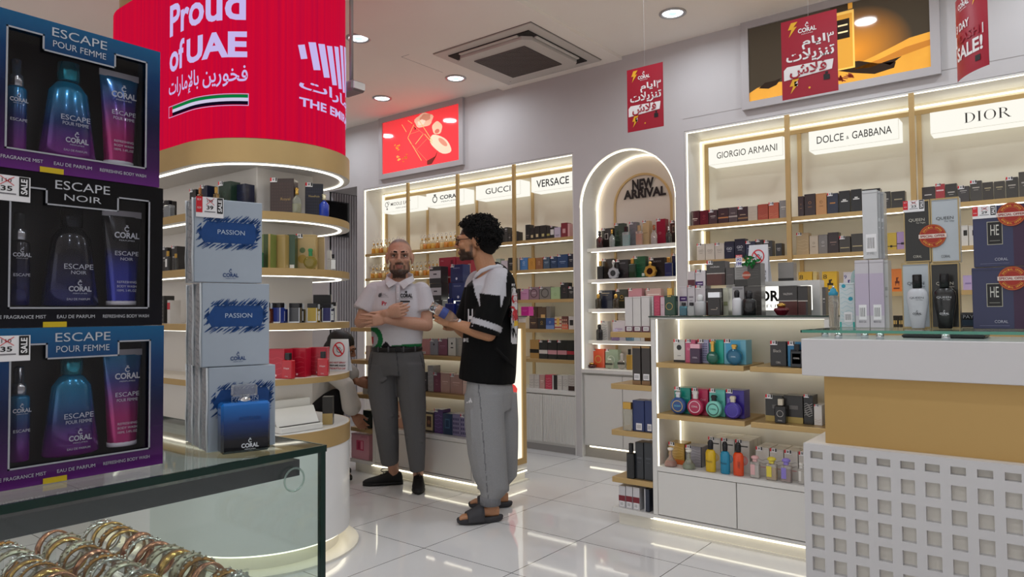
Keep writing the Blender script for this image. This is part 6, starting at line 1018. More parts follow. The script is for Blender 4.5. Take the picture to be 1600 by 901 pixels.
    m = MB(); m.T = Matrix.Translation((xt, 0, 0)); m.lathe([(.0205, Z(.145)), (.021, Z(.15)), (.021, Z(.176))], mat('#d5d2d8', .35), n=20, sy=.76); m.box(-.0285, .0285, -.0012, .0012, Z(.785), Z(.83), mat('#b9b6bc', .3)); part('tube_cap', m, tu)
    m = MB(); m.T = Matrix.Translation((xt, 0, 0)) @ Matrix.Rotation(-.12, 4, 'X')
    m.T = None
    yl = -.018; logo(m, xt, yl, Z(.645), .036, S); m.text('ESCAPE', xt, yl, Z(.515), .034, .0065, S); m.text('POUR FEMME' if fem else 'NOIR', xt, yl, Z(.475), .03 if fem else .018, .0045, S)
    for i, l in enumerate(('REFRESHING', 'BODY WASH', '100ML 3.4FL.OZ')): m.text(l, xt, yl-.001, Z(.31-.03*i), .028, .0035, S)
    part('printed_label', m, tu)
    m = MB(); m.box(X(.33), X(.45), y-.0015, y-.0005, Z(.0), Z(.035), mat('#c9ac1a', .4)); part('yellow_sticker', m, t)
    if tagged: price_tag(t, X(.03), Z(.955), .055, .034, y-.001, ('110', '35'))
    return t
ZG = 1.041
giftset((-1.137, .402, ZG), True, 'teal and purple gift set at the bottom of the stack, on the glass', True, math.pi/2)
giftset((-1.139, .400, ZG+.2135), False, 'black and blue gift set in the middle of the stack', True, math.pi/2)
giftset((-1.137, .393, ZG+.427), True, 'teal and purple gift set at the top of the stack', False, math.pi/2)
# pale boxes with blue brush patch
def brush(b, w, h, y):
    m = mat('#174480', .4, noise=.15, nscale=90); cx, cz = .0*w, .60*h; random.seed(3)
    b.poly([(cx-.44*w, cz-.02*h), (cx-.36*w, cz-.125*h), (cx+.36*w, cz-.125*h), (cx+.45*w, cz+.02*h), (cx+.36*w, cz+.13*h), (cx-.32*w, cz+.13*h)], y, m)
    for i in range(110):
        u = -.42+.84*random.random(); L = .06+.08*random.random(); s = random.choice((-1, 1)); x, z = cx+u*w, cz+s*(.10+.05*random.random())*h; x2, z2 = x+s*L*w*.8, z+s*L*h*.55
        x2 = max(min(x2, cx+.47*w), cx-.48*w); b.poly([(x, z), (x+.03*w, z), (x2+.008*w, z2), (x2, z2)] if s > 0 else [(x2, z2), (x2+.008*w, z2), (x+.03*w, z), (x, z)], y-.0002, m)
    for i in range(26):
        s = random.choice((-1, 1)); z = cz+(random.random()-.5)*.2*h; x = cx+s*.40*w; L = .03+.05*random.random(); b.poly([(x, z), (x+s*L*w, z+s*L*h*.6), (x+s*L*w, z+s*L*h*.6+.008*h), (x, z+.025*h)][::s], y-.0003, m)
def passion(p, label, tagged, h, front=True, barcode=False):
    w, d = .112, .046; b = MB(); m = mat('#a7b2bf', .3, coat=.5, noise=.03, nscale=30); film = mat('#8f959c', .22, coat=1, bump=1, nscale=120, noise=.25)
    b.box(-w/2, w/2, -d/2, d/2, 0, h, m, .0012)
    b.box(-w/2-.0012, -w/2, -d/2+.001, d/2-.001, .001, h-.001, film)
    for i in range(12): x = -w/2-.0014; b.quad((x, -d/2+.004, h*i/12), (x, d/2-.004, h*(i+.8)/12), (x, d/2-.004, h*(i+.86)/12), (x, -d/2+.004, h*(i+.06)/12), '#6a7078')
    for k in (-1, 1): b.tube([(-w/2-.001, k*d*.46, 0), (-w/2-.0025, k*d*.46, h*.3), (-w/2-.0012, k*d*.45, h*.6), (-w/2-.0025, k*d*.46, h)], .0016, mat('#d8dce0', .1, coat=1), n=6)
    if front:
        brush(b, w, h, -d/2-.0004); b.text('PASSION', .03*w, -d/2-.0012, .61*h, .40*w, .055*h, mat('#b9c9dd', .4)); logo(b, .025*w, -d/2-.0006, .09*h, .23*w, mat('#1f3f74', .4))
    o = put('perfume_box', b); o.location = p; o.rotation_euler.z = PRZ; tag(o, label, 'perfume box', 'pale blue boxes with blue brush patch stacked on the showcase')
    if tagged: price_tag(o, -w/2+.002, h+.002, .044, .034, -d/2-.0015, ('199', '39'))
    if barcode: q = MB(); q.T = Matrix.Rotation(-math.pi/2, 4, 'Z'); deco(q, d, w, h, [('b', .2, .9, .05, .2)]); part('barcode_label', q, o)
    return o
PRZ = math.radians(76); _d = V((math.cos(PRZ), math.sin(PRZ), 0)); _n = V((-math.sin(PRZ), math.cos(PRZ), 0))
base = V((-1.122, .608, VZ+.0008))+_d*.056+_n*.023; hs = .1405
for lv, (sx, cnt) in enumerate(((0, 3), (-.011, 2), (-.024, 1))):
    for k in range(cnt):
        p = base+_d*sx+_n*(.0475*k)+V((0, 0, lv*(hs+.0012)))
        passion(p, ('front' if k == 0 else ('second' if k == 1 else 'rearmost'))+' pale box with blue patch, '+('bottom' if lv == 0 else 'middle' if lv == 1 else 'top')+' layer of the stack', lv == 2 and k == 0, hs, k == 0, lv == 0 and k == 0)
p = V((-1.087, .652, VZ+.0008)); t = thing('perfume_bottle', 'large dark blue glass bottle with clear cap before the pale boxes', 'perfume bottle', p, PRZ-math.radians(3))
b = MB(); bmat = grad('deep_blue_glass', [(0, '#05070c'), (.1, '#060c1a'), (.22, '#0a3a7c'), (.36, '#1474cc'), (1, '#1c8ae4')]); bmat.node_tree.nodes['Principled BSDF'].inputs['Transmission Weight'].default_value = .15; bmat.node_tree.nodes['Principled BSDF'].inputs['Metallic'].default_value = 0
w_, d_, bh = .079, .03, .083; b.box(-w_/2, w_/2, -d_/2, d_/2, 0, bh, bmat, .004); part('glass_body', b, t)
b = MB(); b.lathe([(.011, bh), (.011, bh+.004), (.0095, bh+.006), (.0095, bh+.012)], CHROME, n=18); part('collar', b, t)
b = MB(); b.box(-.0195, .0195, -.012, .012, bh+.0085, bh+.0285, mat('#eef0f2', .03, trans=.85), .0025); part('clear_cap', b, t)
b = MB(); b.text('PASSION', .006, -d_/2-.0008, bh*.68, .034, .0055, mat('#0a3a78', .4)); logo(b, .006, -d_/2-.0008, bh*.14, .028, mat('#dfe4ea', .4)); part('printed_label', b, t)
# ------------------------------------------------------------------ lattice counter
CXL, CYF = -.655, 2.317; loc = (.3, 2.55, 0); t = thing('shop_counter', 'white lattice-front counter with broad gold band and glass ledge', 'counter', loc)
b = W(loc); b.box(CXL, 1.6, CYF, CYF+.42, 1.062, 1.178, mat('#cfcccd', .3, coat=.2), .002); part('ledge_box', b, t)
b = W(loc); b.box(-.6, 1.55, CYF+.045, CYF+.40, .845, 1.062, mat('#bd9a60', .42, metal=.4, noise=.05, nscale=3)); part('gold_band', b, t)
LT = mat('#cbc9ca', .4); b = W(loc); b.box(CXL, 1.6, CYF+.022, CYF+.42, .02, .849, mat('#e0dbd2', .5)); part('base_body', b, t)
xa = onY(1266.7, 740, CYF).x; xb = onY(1286, 740, CYF).x; xc = onY(1300, 745, CYF).x; pit = xc-xa; op = xb-xa
zt1, zt0 = onY(1275, 705, CYF).z, onY(1275, 716.5, CYF).z; zr1, zr0 = onY(1276, 731.5, CYF).z, onY(1276, 753.5, CYF).z; pz = zr1-onY(1276, 766, CYF).z; oz = zr1-zr0
b = W(loc); xs = []; x = xa
while x < 1.55: xs.append((x, min(x+op, 1.56))); x += pit
zs = [(zt0, zt1)]; z = zr1
while z-oz > .06: zs.append((z-oz, z)); z -= pz
prev = CXL
for a, c in xs+[(1.6, 1.6)]:
    if a > prev: b.box(prev, a, CYF, CYF+.022, .02, .849, LT)
    prev = c
for a, c in xs:
    prev = .849
    for z0, z1 in zs:
        b.box(a, c, CYF, CYF+.022, z1, prev, LT); prev = z0
    b.box(a, c, CYF, CYF+.022, .02, prev, LT)
part('lattice_front', b, t)
GLX = Xat(1253, CYF+.02, 1.2); b = W(loc); b.box(GLX, 1.62, CYF+.02, 2.78, 1.1965, 1.205, pane('#eef7f3', .12)); gl = part('glass_ledge', b, t)
b = W(loc); b.box(GLX, 1.62, CYF+.0175, CYF+.02, 1.1965, 1.205, mat('#5fa892', .1, trans=.3)); b.box(GLX-.004, GLX, CYF+.018, 2.78, 1.1965, 1.205, GE); part('glass_edge', b, gl)
for px, yy in ((1289, 2.5), (1310, 2.36), (1343, 2.62), (1351, 2.42), (1375, 2.36), (1478, 2.36)):
    x = Xat(px, yy, 1.185); b = W(loc); b.lathe([(.011, 1.178), (.011, 1.1965)], CHROME, (x, yy, 0), n=16); part('standoff', b, t)
b = MB(); b.box(-.11, .11, -.09, .09, 0, .011, mat('#2a2a2d', .3), .004); solo('tablet', b, 'dark tablet lying under the glass ledge', 'tablet', (Xat(1478, 2.6, 1.18), 2.6, 1.1785))
t = thing('card_terminal', 'black card payment terminal standing behind the boxed bottles', 'card terminal', (Xat(1512, 2.8, 1.22), 2.8, 1.2055), .2); b = MB(); b.box(-.035, .035, -.02, .02, 0, .05, BLACK, .008); part('body', b, t); b = MB(); b.text('PAY', -.0, -.0205, .036, .03, .011, '#d5d5d8'); b.box(-.028, .028, -.021, -.02, .006, .026, '#3a4a5a'); part('screen', b, t)
CZ = 1.2055; YC = 2.66; K = 'on the counter glass'
def cbox(x0, x1, yt, yb, color, look, D=(), tg=None, d=.05, Y=YC, cat='perfume box', tagw=.03):
    xm = Xat((x0+x1)/2, Y, 1.3); z0 = Zat(yb, xm, Y) if yb else CZ; a, c = Xat(x0, Y, z0), Xat(x1, Y, z0); h = Zat(yt, xm, Y)-z0-.0006; o = carton(c-a, d, h, color, D); o.location = ((a+c)/2, Y+d/2, z0); tag(o, look, cat, 'boxed perfumes stacked on the counter glass')
    if tg: price_tag(o, -(c-a)/2, h+.001, tagw, tagw*.62, -d/2-.0015, tg)
    return o
PKB = [('r', 0, 1, .18, .8, '#bdb0c4'), ('b', .25, .8, .12, .34), ('t', 'BE0156', .5, .09, .5, .03, '#6a6670')]
cbox(1312.6, 1336, 441.5, None, '#cfd8da', 'white box with teal hearts and vine pattern, on counter glass', [('w', '#a5c4cc', 9, .05, .95), ('d', .3, .93, .14, '#2f9ab0'), ('d', .75, .64, .15, '#2f9ab0'), ('b', .3, .85, .12, .34), ('r', 0, .12, 0, .12, '#2fa8a0'), ('r', .88, 1, 0, .12, '#2fa8a0')], Y=2.72)
cbox(1337.5, 1359.2, 406, None, '#c7c2c8', 'pale lilac carton with barcode, next to teal heart box, on counter', PKB, d=.05); cbox(1360, 1382.6, 405, None, '#c7c2c8', 'pale lilac carton with barcode, next to black and white pair', PKB, d=.05)
cbox(1383.2, 1390, 405.6, None, '#b9b8b6', 'clear film-wrapped carton edge behind lilac cartons', LN('#9a9a98'), d=.06, Y=2.67)
cbox(1349, 1372.6, 297, 404.3, '#c9c9cb', 'tall pale carton standing on the lilac cartons', [('b', .2, .9, .1, .36), ('t', '37 YMEL', .5, .08, .5, .035, '#8a888a')], d=.05); cbox(1373, 1377.4, 298, 404.3, '#b0b1b3', 'first thin carton behind the tall pale one', LN('#d5d6d8'), d=.05, Y=2.675); cbox(1377.8, 1383, 299.5, 404.3, '#a9aaac', 'second thin carton behind the tall pale one', LN('#d5d6d8'), d=.05, Y=2.69)
t = bat('spray', 1295, 1311.4, 446, 2.72, CZ, '#c6c3bd', mat('#2f8fae', .3), 'clear frosted spray bottle with blue cap at the counter end')
QB = lambda c, s, i: [('r', 0, .045, 0, 1, '#b39a6a'), ('r', .955, 1, 0, 1, '#b39a6a'), ('r', 0, 1, .975, 1, '#b39a6a'), ('r', 0, 1, 0, .02, '#b39a6a'), ('t', 'QUEEN', .5, .68, .6, .055, s), ('t', i, .66, .63, .34, .03, s), ('t', 'CORAL', .5, .09, .32, .04, s)]
DKQ, LTQ = '#1f1e1c', '#b5bcc2'
cbox(1413.6, 1455, 313, 409.4, DKQ, 'upper dark queen box with price tag', QB(0, '#c9c4b6', 'For Night'), ('95', '23'), tagw=.062); q1 = cbox(1456, 1501, 308.6, 409.4, LTQ, 'upper pale queen box', QB(0, '#2a2a2c', 'For Day'))
cbox(1411, 1455, 410, None, LTQ, 'lower pale queen box behind the white bottle', QB(0, '#2a2a2c', 'For Day')); cbox(1456, 1501, 410, None, DKQ, 'lower dark queen box behind the black bottle', QB(0, '#c9c4b6', 'For Night'))
def sticker(px, py, r, Y, label):
    p = onY(px, py, Y); rr = r*p.y/CF.y*0+r*(p-CO).dot(CF)/FPX; t = thing('offer_sticker', label, 'sticker', p, 0, 'round special offer stickers'); b = MB(); n = 40
    b.T = Matrix.Translation((0, 0, 0)); b.disc(0, 0, 0, rr, mat('#a32618', .35), n=n); b.disc(0, -.0002, 0, rr*.95, mat('#c9852a', .35), n=n, r2=rr*.92); b.disc(0, -.0002, 0, rr*.62, mat('#c9852a', .35), n=n, r2=rr*.60)
    b.rect(-rr*1.03, rr*1.03, -.0004, -rr*.17, rr*.17, mat('#e3cfc6', .4)); b.text('SPECIAL OFFER', 0, -.0006, 0, rr*1.85, rr*.2, mat('#8a1f1c', .4), bold=.03)
    for s in (1, -1):
        for i, ch in enumerate('SPECIAL OFFER'):
            if ch == ' ': continue
            a = (math.pi/2-(i-6)*.17) if s > 0 else (-math.pi/2+(i-6)*.17); R = rr*.76; ca, sa = math.cos(a), math.sin(a); tx = (sa, -ca) if s > 0 else (-sa, ca); up = (ca, sa) if s > 0 else (-ca, -sa)
            b.text(ch, 0, 0, 0, rr*.1, rr*.15, mat('#e0a63a', .35), bold=.02, fn=lambda u, v: (R*ca+u*tx[0]+v*up[0], -.0005, R*sa+u*tx[1]+v*up[1]))
    part('printed_disc', b, t)
sticker(1457, 368.5, 18.3, YC-.0035, 'round red special offer sticker across the upper queen boxes')
Q = bottle
for x0, x1, yt, c, l, ink in ((1417.6, 1452.6, 429, '#c3c5cb', 'white oval bottle with black cap before the queen boxes', '#26262a'), (1459, 1496, 427.6, '#141416', 'black oval bottle with black cap before the queen boxes', '#c9c9cc')):
    t = bat('oval', x0, x1, yt, 2.60, CZ, c, mat('#1a191b', .2), l, gl=False); aa = Xat(x1, 2.6, CZ)-Xat(x0, 2.6, CZ); hh = Zat(yt, Xat(x0, 2.6, CZ), 2.6)-CZ
    q = MB(); yy = -aa*.275-.0015; q.text('QUEEN', 0, yy, hh*.56, aa*.62, hh*.04, ink); q.text('For Day' if c == '#c3c5cb' else 'For Night', aa*.12, yy, hh*.52, aa*.3, hh*.022, ink); logo(q, 0, yy+.003, hh*.27, aa*.4, mat(ink, .4)); part('printed_label', q, t)
HB = [('r', .62, 1, 0, 1, '#3d2440'), ('r', .22, .46, .36, .74, '#b9b4a4'), ('r', .23, .45, .37, .73, '#1b1a1b'), ('t', 'HE', .34, .60, .13, .17, '#cfccc4'), ('r', .26, .42, .42, .43, '#8a8780'), ('t', 'CORAL', .43, .12, .2, .045, '#b5b6c4'), ('r', .1, .55, .05, .055, '#7a7c98'), ('r', .8, 1, .36, .76, '#b08a4a'), ('r', .82, 1, .38, .74, '#241a24')]
cbox(1522, 1625, 319.5, 415.8, '#252a52', 'upper navy and purple double gift box with price tag', HB, ('125', '29'), d=.055, Y=2.62, cat='gift box', tagw=.062); cbox(1520.8, 1627, 416.6, None, '#242950', 'lower navy and purple double gift box', HB, None, d=.055, Y=2.62, cat='gift box')
sticker(1580, 334.5, 18.5, 2.6155, 'round special offer sticker on the upper navy gift box'); sticker(1582, 434.5, 18.8, 2.6155, 'round special offer sticker on the lower navy gift box')
t = thing('curved_display_stand', 'pale teal curved acrylic stand behind the lilac cartons', 'display stand', (Xat(1338, 2.78, 1.25), 2.78, CZ)); b = MB(); n = 12; ac = mat('#b9cfd0', .15, trans=.35)
for y0, y1, m in ((0, .004, ac),):
    o = [(-.02, 0)]+[(-.016+.03*(1-math.cos(i*math.pi/2/n))*.6, .17+.04*math.sin(i*math.pi/2/n)) for i in range(n+1)]+[(.03, .2), (.03, 0)]; b.slab(o, y0, y1+.02, m)
part('acrylic_sheet', b, t); b = MB(); b.slab([(-.005, .18), (.03, .185), (.03, .198), (.0, .2)], -.003, -.0005, mat('#5fae98', .3)); part('green_card', b, t)
# wall screen in the passage
t = thing('wall_screen', 'black flat screen on the fluted passage wall', 'screen', (-6.86, 5.36, 2.2)); b = MB(); b.box(-.02, .02, -.2, .135, 0, .42, BLACK, .004); part('housing', b, t); b = MB(); b.box(.0201, .021, -.19, .125, .015, .405, mat('#08080a', .08)); part('display', b, t)
# ------------------------------------------------------------------ people
def fuse(mb, voxel, sm=2, fac=.5):
    me = mb.mesh('tmp'); o = bpy.data.objects.new('tmp', me); COL.objects.link(o)
    r = o.modifiers.new('r', 'REMESH'); r.mode = 'VOXEL'; r.voxel_size = voxel; r.use_smooth_shade = True
    if sm: q = o.modifiers.new('s', 'SMOOTH'); q.iterations = sm; q.factor = fac
    dg = bpy.context.evaluated_depsgraph_get(); dg.update(); out = bpy.data.meshes.new_from_object(o.evaluated_get(dg)); bpy.data.objects.remove(o); bpy.data.meshes.remove(me)
    out.materials.clear(); return out
def colour(me, fn, m, attr='Col'):
    a = me.attributes.new(attr, 'FLOAT_COLOR', 'POINT'); d = []
    for v in me.vertices: c = fn(v.co); d += [c[0], c[1], c[2], 1]
    a.data.foreach_set('color', d); me.materials.append(m); me.polygons.foreach_set('use_smooth', [True]*len(me.polygons)); return me
def dyed(name, rough=.8, bump=.0, scale=300, sss=0, sheen=0):     # cloth or skin whose colours, painted eye-socket shade included, come with the surface
    m = bpy.data.materials.new(name); m.use_nodes = True; nt = m.node_tree; p = nt.nodes['Principled BSDF']; p.inputs['Roughness'].default_value = rough; p.inputs['Specular IOR Level'].default_value = .2 if rough > .7 else .45
    a = nt.nodes.new('ShaderNodeAttribute'); a.attribute_name = 'Col'; tc = nt.nodes.new('ShaderNodeTexCoord'); n = nt.nodes.new('ShaderNodeTexNoise'); n.inputs['Scale'].default_value = scale; n.inputs['Detail'].default_value = 4
    mr = nt.nodes.new('ShaderNodeMapRange'); mr.inputs[3].default_value = .86 if 'heather' not in name else .6; mr.inputs[4].default_value = 1.12 if 'heather' not in name else 1.4
    x = nt.nodes.new('ShaderNodeMix'); x.data_type = 'RGBA'; x.blend_type = 'MULTIPLY'; x.inputs[0].default_value = 1
    L = nt.links.new; L(tc.outputs['Object'], n.inputs[0]); L(n.outputs[0], mr.inputs[0]); L(a.outputs['Color'], x.inputs[6]); L(mr.outputs[0], x.inputs[7]); L(x.outputs[2], p.inputs['Base Color'])
    if bump: bp = nt.nodes.new('ShaderNodeBump'); bp.inputs['Strength'].default_value = bump; bp.inputs['Distance'].default_value = .003; L(n.outputs[0], bp.inputs['Height']); L(bp.outputs[0], p.inputs['Normal'])
    if sss: p.inputs['Subsurface Weight'].default_value = sss; p.inputs['Subsurface Radius'].default_value = (.01, .004, .002)
    return m
SKIN = dyed('skin', .5, .08, 120, .08); CLOTH = dyed('cloth', .85, .12, 260); SWEAT = dyed('heather_cloth', .95, .25, 420)
c3 = lambda h: lin(h)[:3]
def mixc(a, b, t): t = max(0, min(1, t)); return tuple(x+(y-x)*t for x, y in zip(a, b))
sstep = lambda a, b, x: (lambda t: t*t*(3-2*t))(max(0, min(1, (x-a)/(b-a))))
SA = V((CR.x, CR.y, 0)).normalized(); FA = -V((CF.x, CF.y, 0)).normalized(); UZ = V((0, 0, 1))      # picture-right and towards-the-viewer, level
M0 = mat('#808080')
def head(b, o, fw, tilt=0, k=1.0, nose=1.0):        # o: point under the chin between the jaw corners; fw: where the face looks
    fw = V((fw.x, fw.y, 0)).normalized(); rt = fw.cross(UZ); fw2 = (fw*math.cos(tilt)+UZ*math.sin(tilt)); up = rt.cross(fw2)
    P = lambda x, y, z: o+(rt*x+fw2*y+up*z)*k
    Mx = Matrix.Translation(o) @ Matrix(((rt.x, fw2.x, up.x, 0), (rt.y, fw2.y, up.y, 0), (rt.z, fw2.z, up.z, 0), (0, 0, 0, 1))) @ Matrix.Scale(k, 4)
    b.T = Mx
    b.ball((0, -.012, .155), (.077, .099, .088), M0, 20, 14); b.ball((0, .03, .125), (.07, .068, .085), M0, 18, 12); b.ball((0, .032, .075), (.058, .064, .07), M0, 18, 12); b.ball((0, .078, .022), (.024, .02, .02), M0); b.ball((0, .05, .03), (.045, .04, .024), M0)
    for s in (-1, 1):
        b.ball((s*.047, .008, .052), (.02, .035, .034), M0); b.ball((s*.04, .068, .098), (.026, .025, .024), M0); b.tube([(s*.008, .094, .142), (s*.034, .09, .146), (s*.056, .07, .138)], [.013, .0145, .011], M0, 8)
        b.ball((s*.0125, .106, .089), (.0095, .011, .008), M0, 10, 7); b.tube([(s*.076, -.022, .082), (s*.084, -.03, .105), (s*.086, -.034, .13), (s*.082, -.022, .146), (s*.078, -.008, .138), (s*.077, -.004, .11)], [.008, .0085, .009, .009, .0085, .008], M0, 8); b.ball((s*.078, -.016, .115), (.007, .017, .028), M0, 10, 7)
        b.ball((s*.032, .074, .122), (.02, .014, .011), M0, 10, 7)
    b.tube([(0, .092, .14), (0, .104, .118), (0, .116*nose, .097), (0, .108, .086)], [.0085, .0095, .0125, .009], M0, 10)
    b.ball((0, .094, .058), (.023, .012, .0065), M0, 12, 7); b.ball((0, .092, .047), (.02, .0125, .0075), M0, 12, 7); b.ball((0, .085, .066), (.022, .014, .01), M0, 10, 7)
    b.T = None
    return P, Mx
def hand(b, wr, fd, pn, th, L=.185, curl=(.35, .4, .35, .3), spread=.05, thumb=.6):     # fd: finger direction, pn: out of the back of the hand, th: side of the thumb
    fd = fd.normalized(); th = (th-fd*th.dot(fd)).normalized(); pn = (pn-fd*pn.dot(fd)-th*pn.dot(th)).normalized(); k = L/.185
    b.tube([wr-fd*.03*k, wr, wr+fd*.035*k, wr+fd*.075*k, wr+fd*.092*k], [(.024*k, .019*k), (.026*k, .018*k), (.038*k, .016*k), (.042*k, .014*k), (.039*k, .011*k)], M0, 14, up=th)
    for i in range(4):
        base = wr+fd*(.084-.004*abs(i-1.2))*k+th*(.031-.0205*i)*k; d = (fd+th*(spread*(1.5-i))).normalized(); ln = (.042, .047, .044, .034)[i]*k; pts = [base-d*.015*k, base]; c = curl[i]; a = 0
        for j, f in enumerate((1, .66, .5)): a += c*(1, 1.15, .8)[j]; pts.append(pts[-1]+(d*math.cos(a)-pn*math.sin(a))*ln*f)
        b.tube(pts, [.0095*k, .0098*k, .009*k, .008*k, .0062*k], M0, 8); b.ball(pts[-1], .0064*k, M0, 8, 6)
    p0 = wr+fd*.02*k+th*.026*k; d = (fd*.75+th*thumb-pn*.35).normalized(); d2 = (fd*.95+th*thumb*.25-pn*.4).normalized()
    b.tube([p0, p0+d*.04*k, p0+d*.04*k+d2*.03*k, p0+d*.04*k+d2*.052*k], [.015*k, .012*k, .0105*k, .008*k], M0, 9); b.ball(p0+d*.04*k+d2*.053*k, .008*k, M0, 8, 6)
def limb(b, pts, rad, n=16, up=None): b.tube(pts, rad, M0, n, up=up); b.ball(pts[0], max(rad[0]) if isinstance(rad[0], tuple) else rad[0], M0, 12, 8); b.ball(pts[-1], max(rad[-1]) if isinstance(rad[-1], tuple) else rad[-1], M0, 12, 8)
def shoe(parent, heel, toe, label, w=.046, top=.095, k=1.0):
    d = (toe-heel); L = d.length; d.normalize(); sd = d.cross(UZ); h0 = V((heel.x, heel.y, 0)); prof = ((0, .5, .055), (.03, .72, .085), (.12, .8, .104), (.25, .8, .112), (.36, .84, .1), (.5, .92, .08), (.68, 1, .064), (.85, .9, .052), (.95, .62, .042), (1, .28, .032))
    def loft(z0, f, grow, m, nm, par):
        b = MB(); n = 16; vs = []
        for t, ww, hh in prof:
            c = h0+d*(t*L*(1+grow*.02)-grow*.004)
            for i in range(n): a = 2*math.pi*i/n; x = math.copysign(abs(math.cos(a))**.7, math.cos(a))*ww*w*(1+grow*.06); z = z0+(f(hh)-z0)*(.5+.5*math.sin(a)); vs.append(c+sd*x+UZ*z)
        fs = [(i*n+j, i*n+(j+1) % n, (i+1)*n+(j+1) % n, (i+1)*n+j) for i in range(len(prof)-1) for j in range(n)]+[tuple(range(n-1, -1, -1)), tuple((len(prof)-1)*n+j for j in range(n))]
        b.add(vs, fs, m, True); return part(nm, b, par)
    up = loft(.012, lambda h: h*top/.095, 0, mat('#17171a', .75, bump=.6, nscale=220), 'shoe', parent); up['label'] = label
    loft(.001, lambda h: .03+.25*max(0, .05-h)*0, 1, mat('#101012', .6), 'sole', up)
    b = MB()
    for i in range(4): c = h0+d*L*(.42+.065*i)+UZ*(.098-.012*i); b.tube([c-sd*.02, c+UZ*.004, c+sd*.02], .003, BLACK, 6)
    c = h0+d*L*.38+UZ*.108
    for s in (-1, 1): b.tube([c+(sd*.012*s*math.sin(q*.45)+d*(.02-.03*math.cos(q*.45))+UZ*(.012*math.sin(q*.45))) for q in range(14)], .002, BLACK, 6)
    part('laces', b, up); return up
def decal(bvh, px, py, wpx, hpx, dep, s, m, bold=0, rot=0, off=.004, poly=None):        # print laid on a garment at a place on its surface
    b = MB(); C_ = math.cos(rot); S_ = math.sin(rot)
    vs, fs = text_geo(s, bold) if s else ([(u-.5, v-.5) for u, v in poly], [tuple(range(len(poly)))])
    if not s:
        vs = []; fs = []; X0, X1 = min(u for u, v in poly), max(u for u, v in poly); Y0, Y1 = min(v for u, v in poly), max(v for u, v in poly); N = 12
        def inside(u, v):
            k = False
            for i in range(len(poly)):
                (a, c), (d, e) = poly[i-1], poly[i]
                if (c > v) != (e > v) and u < (d-a)*(v-c)/(e-c)+a: k = not k
            return k
        vs = [(X0+(X1-X0)*i/N-.5, Y0+(Y1-Y0)*j/N-.5) for j in range(N+1) for i in range(N+1)]
        fs = [(j*(N+1)+i, j*(N+1)+i+1, (j+1)*(N+1)+i+1, (j+1)*(N+1)+i) for j in range(N) for i in range(N) if inside(X0+(X1-X0)*(i+.5)/N, Y0+(Y1-Y0)*(j+.5)/N)]
    out = []; bad = set()
    for u, v in vs:
        x, y = px+(u*wpx*C_+v*hpx*S_), py-(v*hpx*C_-u*wpx*S_); d = ray(x, y).normalized(); h = bvh.ray_cast(CO, d, 20)
        out.append((h[0]-d*off) if h[0] else at(x, y, dep)); bad.update([len(out)-1] if not h[0] else [])
    fs = [f for f in fs if not bad & set(f)]
    b.add(out, fs, m); return b
def tree(me): return BVHTree.FromPolygons([v.co for v in me.vertices], [tuple(p.vertices) for p in me.polygons])
def face_bits(t, Mx, skin_brow, eye_dark=True):
    for s in (-1, 1):
        b = MB(); b.T = Mx; b.ball((s*.032, .0825, .1205), (.0125, .0085, .0058), mat('#d8d2cc', .3), 12, 8); e = part('eye', b, t)
        b = MB(); b.T = Mx; b.ball((s*.032, .0875, .1205), (.006, .0045, .0058), mat('#21140e', .2), 10, 8); part('iris', b, e)
        b = MB(); b.T = Mx; b.tube([(s*.018, .0885, .124), (s*.026, .092, .1275), (s*.036, .091, .1275), (s*.046, .083, .1235)], [.002, .0032, .0032, .002], mat('#2a1a14', .7), 6); part('eyelid', b, t)
        b = MB(); b.T = Mx; b.tube([(s*.012, .104, .1445), (s*.028, .103, .1475), (s*.044, .0935, .147), (s*.057, .079, .141)], [(.005, .0035), (.0058, .0035), (.0052, .0035), (.003, .002)], mat(skin_brow, .95), 8, up=(0, 0, 1)); part('eyebrow', b, t)
# ---- the man in the white printed polo, arms folded
D1 = 5.0
def J(px, py, dd=0): return at(px, py, D1-dd)
fl1 = onZ(610, 757, 0); t1 = thing('person', 'person in white printed polo shirt and grey trousers, arms folded, facing the viewer', 'person', (fl1.x, fl1.y, 0))
def kid(name, mesh_or_mb, par, label=None):         # child whose mesh is in room coordinates
    o = put(name, mesh_or_mb, par)
    o.matrix_parent_inverse = Matrix.Translation(-t_cur.location) if par is t_cur else Matrix(); o['label'] = label if label else None
    if not label: del o['label']
    return o
class Root:                                          # parts of a figure are written in room coordinates
    def __init__(s, t): s.t = t
def moved(mesh_or_mb, t):
    o = V(t.location)
    if isinstance(mesh_or_mb, MB): mesh_or_mb.v = [v-o for v in mesh_or_mb.v]
    else: mesh_or_mb.transform(Matrix.Translation(-o))
    return mesh_or_mb
b = MB(); hd = J(623.2, 431, .05); P1, H1 = head(b, hd+FA*-.035, FA+SA*.13, tilt=.02, k=1.11)
limb(b, [J(624, 418, -.02), J(624, 440, -.03)], [.058, .062]); b.tube([J(623, 432, -.02), J(622, 446, -.04), J(621, 462, -.03), J(621, 490, -.0), J(620, 530, 0), J(619, 560, -.01)], [(.055, .055), (.12, .06), (.175, .085), (.165, .105), (.14, .1), (.155, .105)], M0, 22, up=SA)
el, er = J(563, 503, .06), J(667, 508, .05); wl, wr_ = J(604, 489, .225), J(603, 499, .215)
limb(b, [J(583, 457, -.02), J(573, 480, .02), el], [.058, .05, .043]); limb(b, [el, el.lerp(wl, .3), el.lerp(wl, .7), wl], [.043, .046, .036, .028])
limb(b, [J(661, 458, -.02), J(664, 480, .02), er], [.058, .05, .043]); limb(b, [er, er.lerp(wr_, .3), er.lerp(wr_, .7), wr_], [.043, .046, .036, .028])
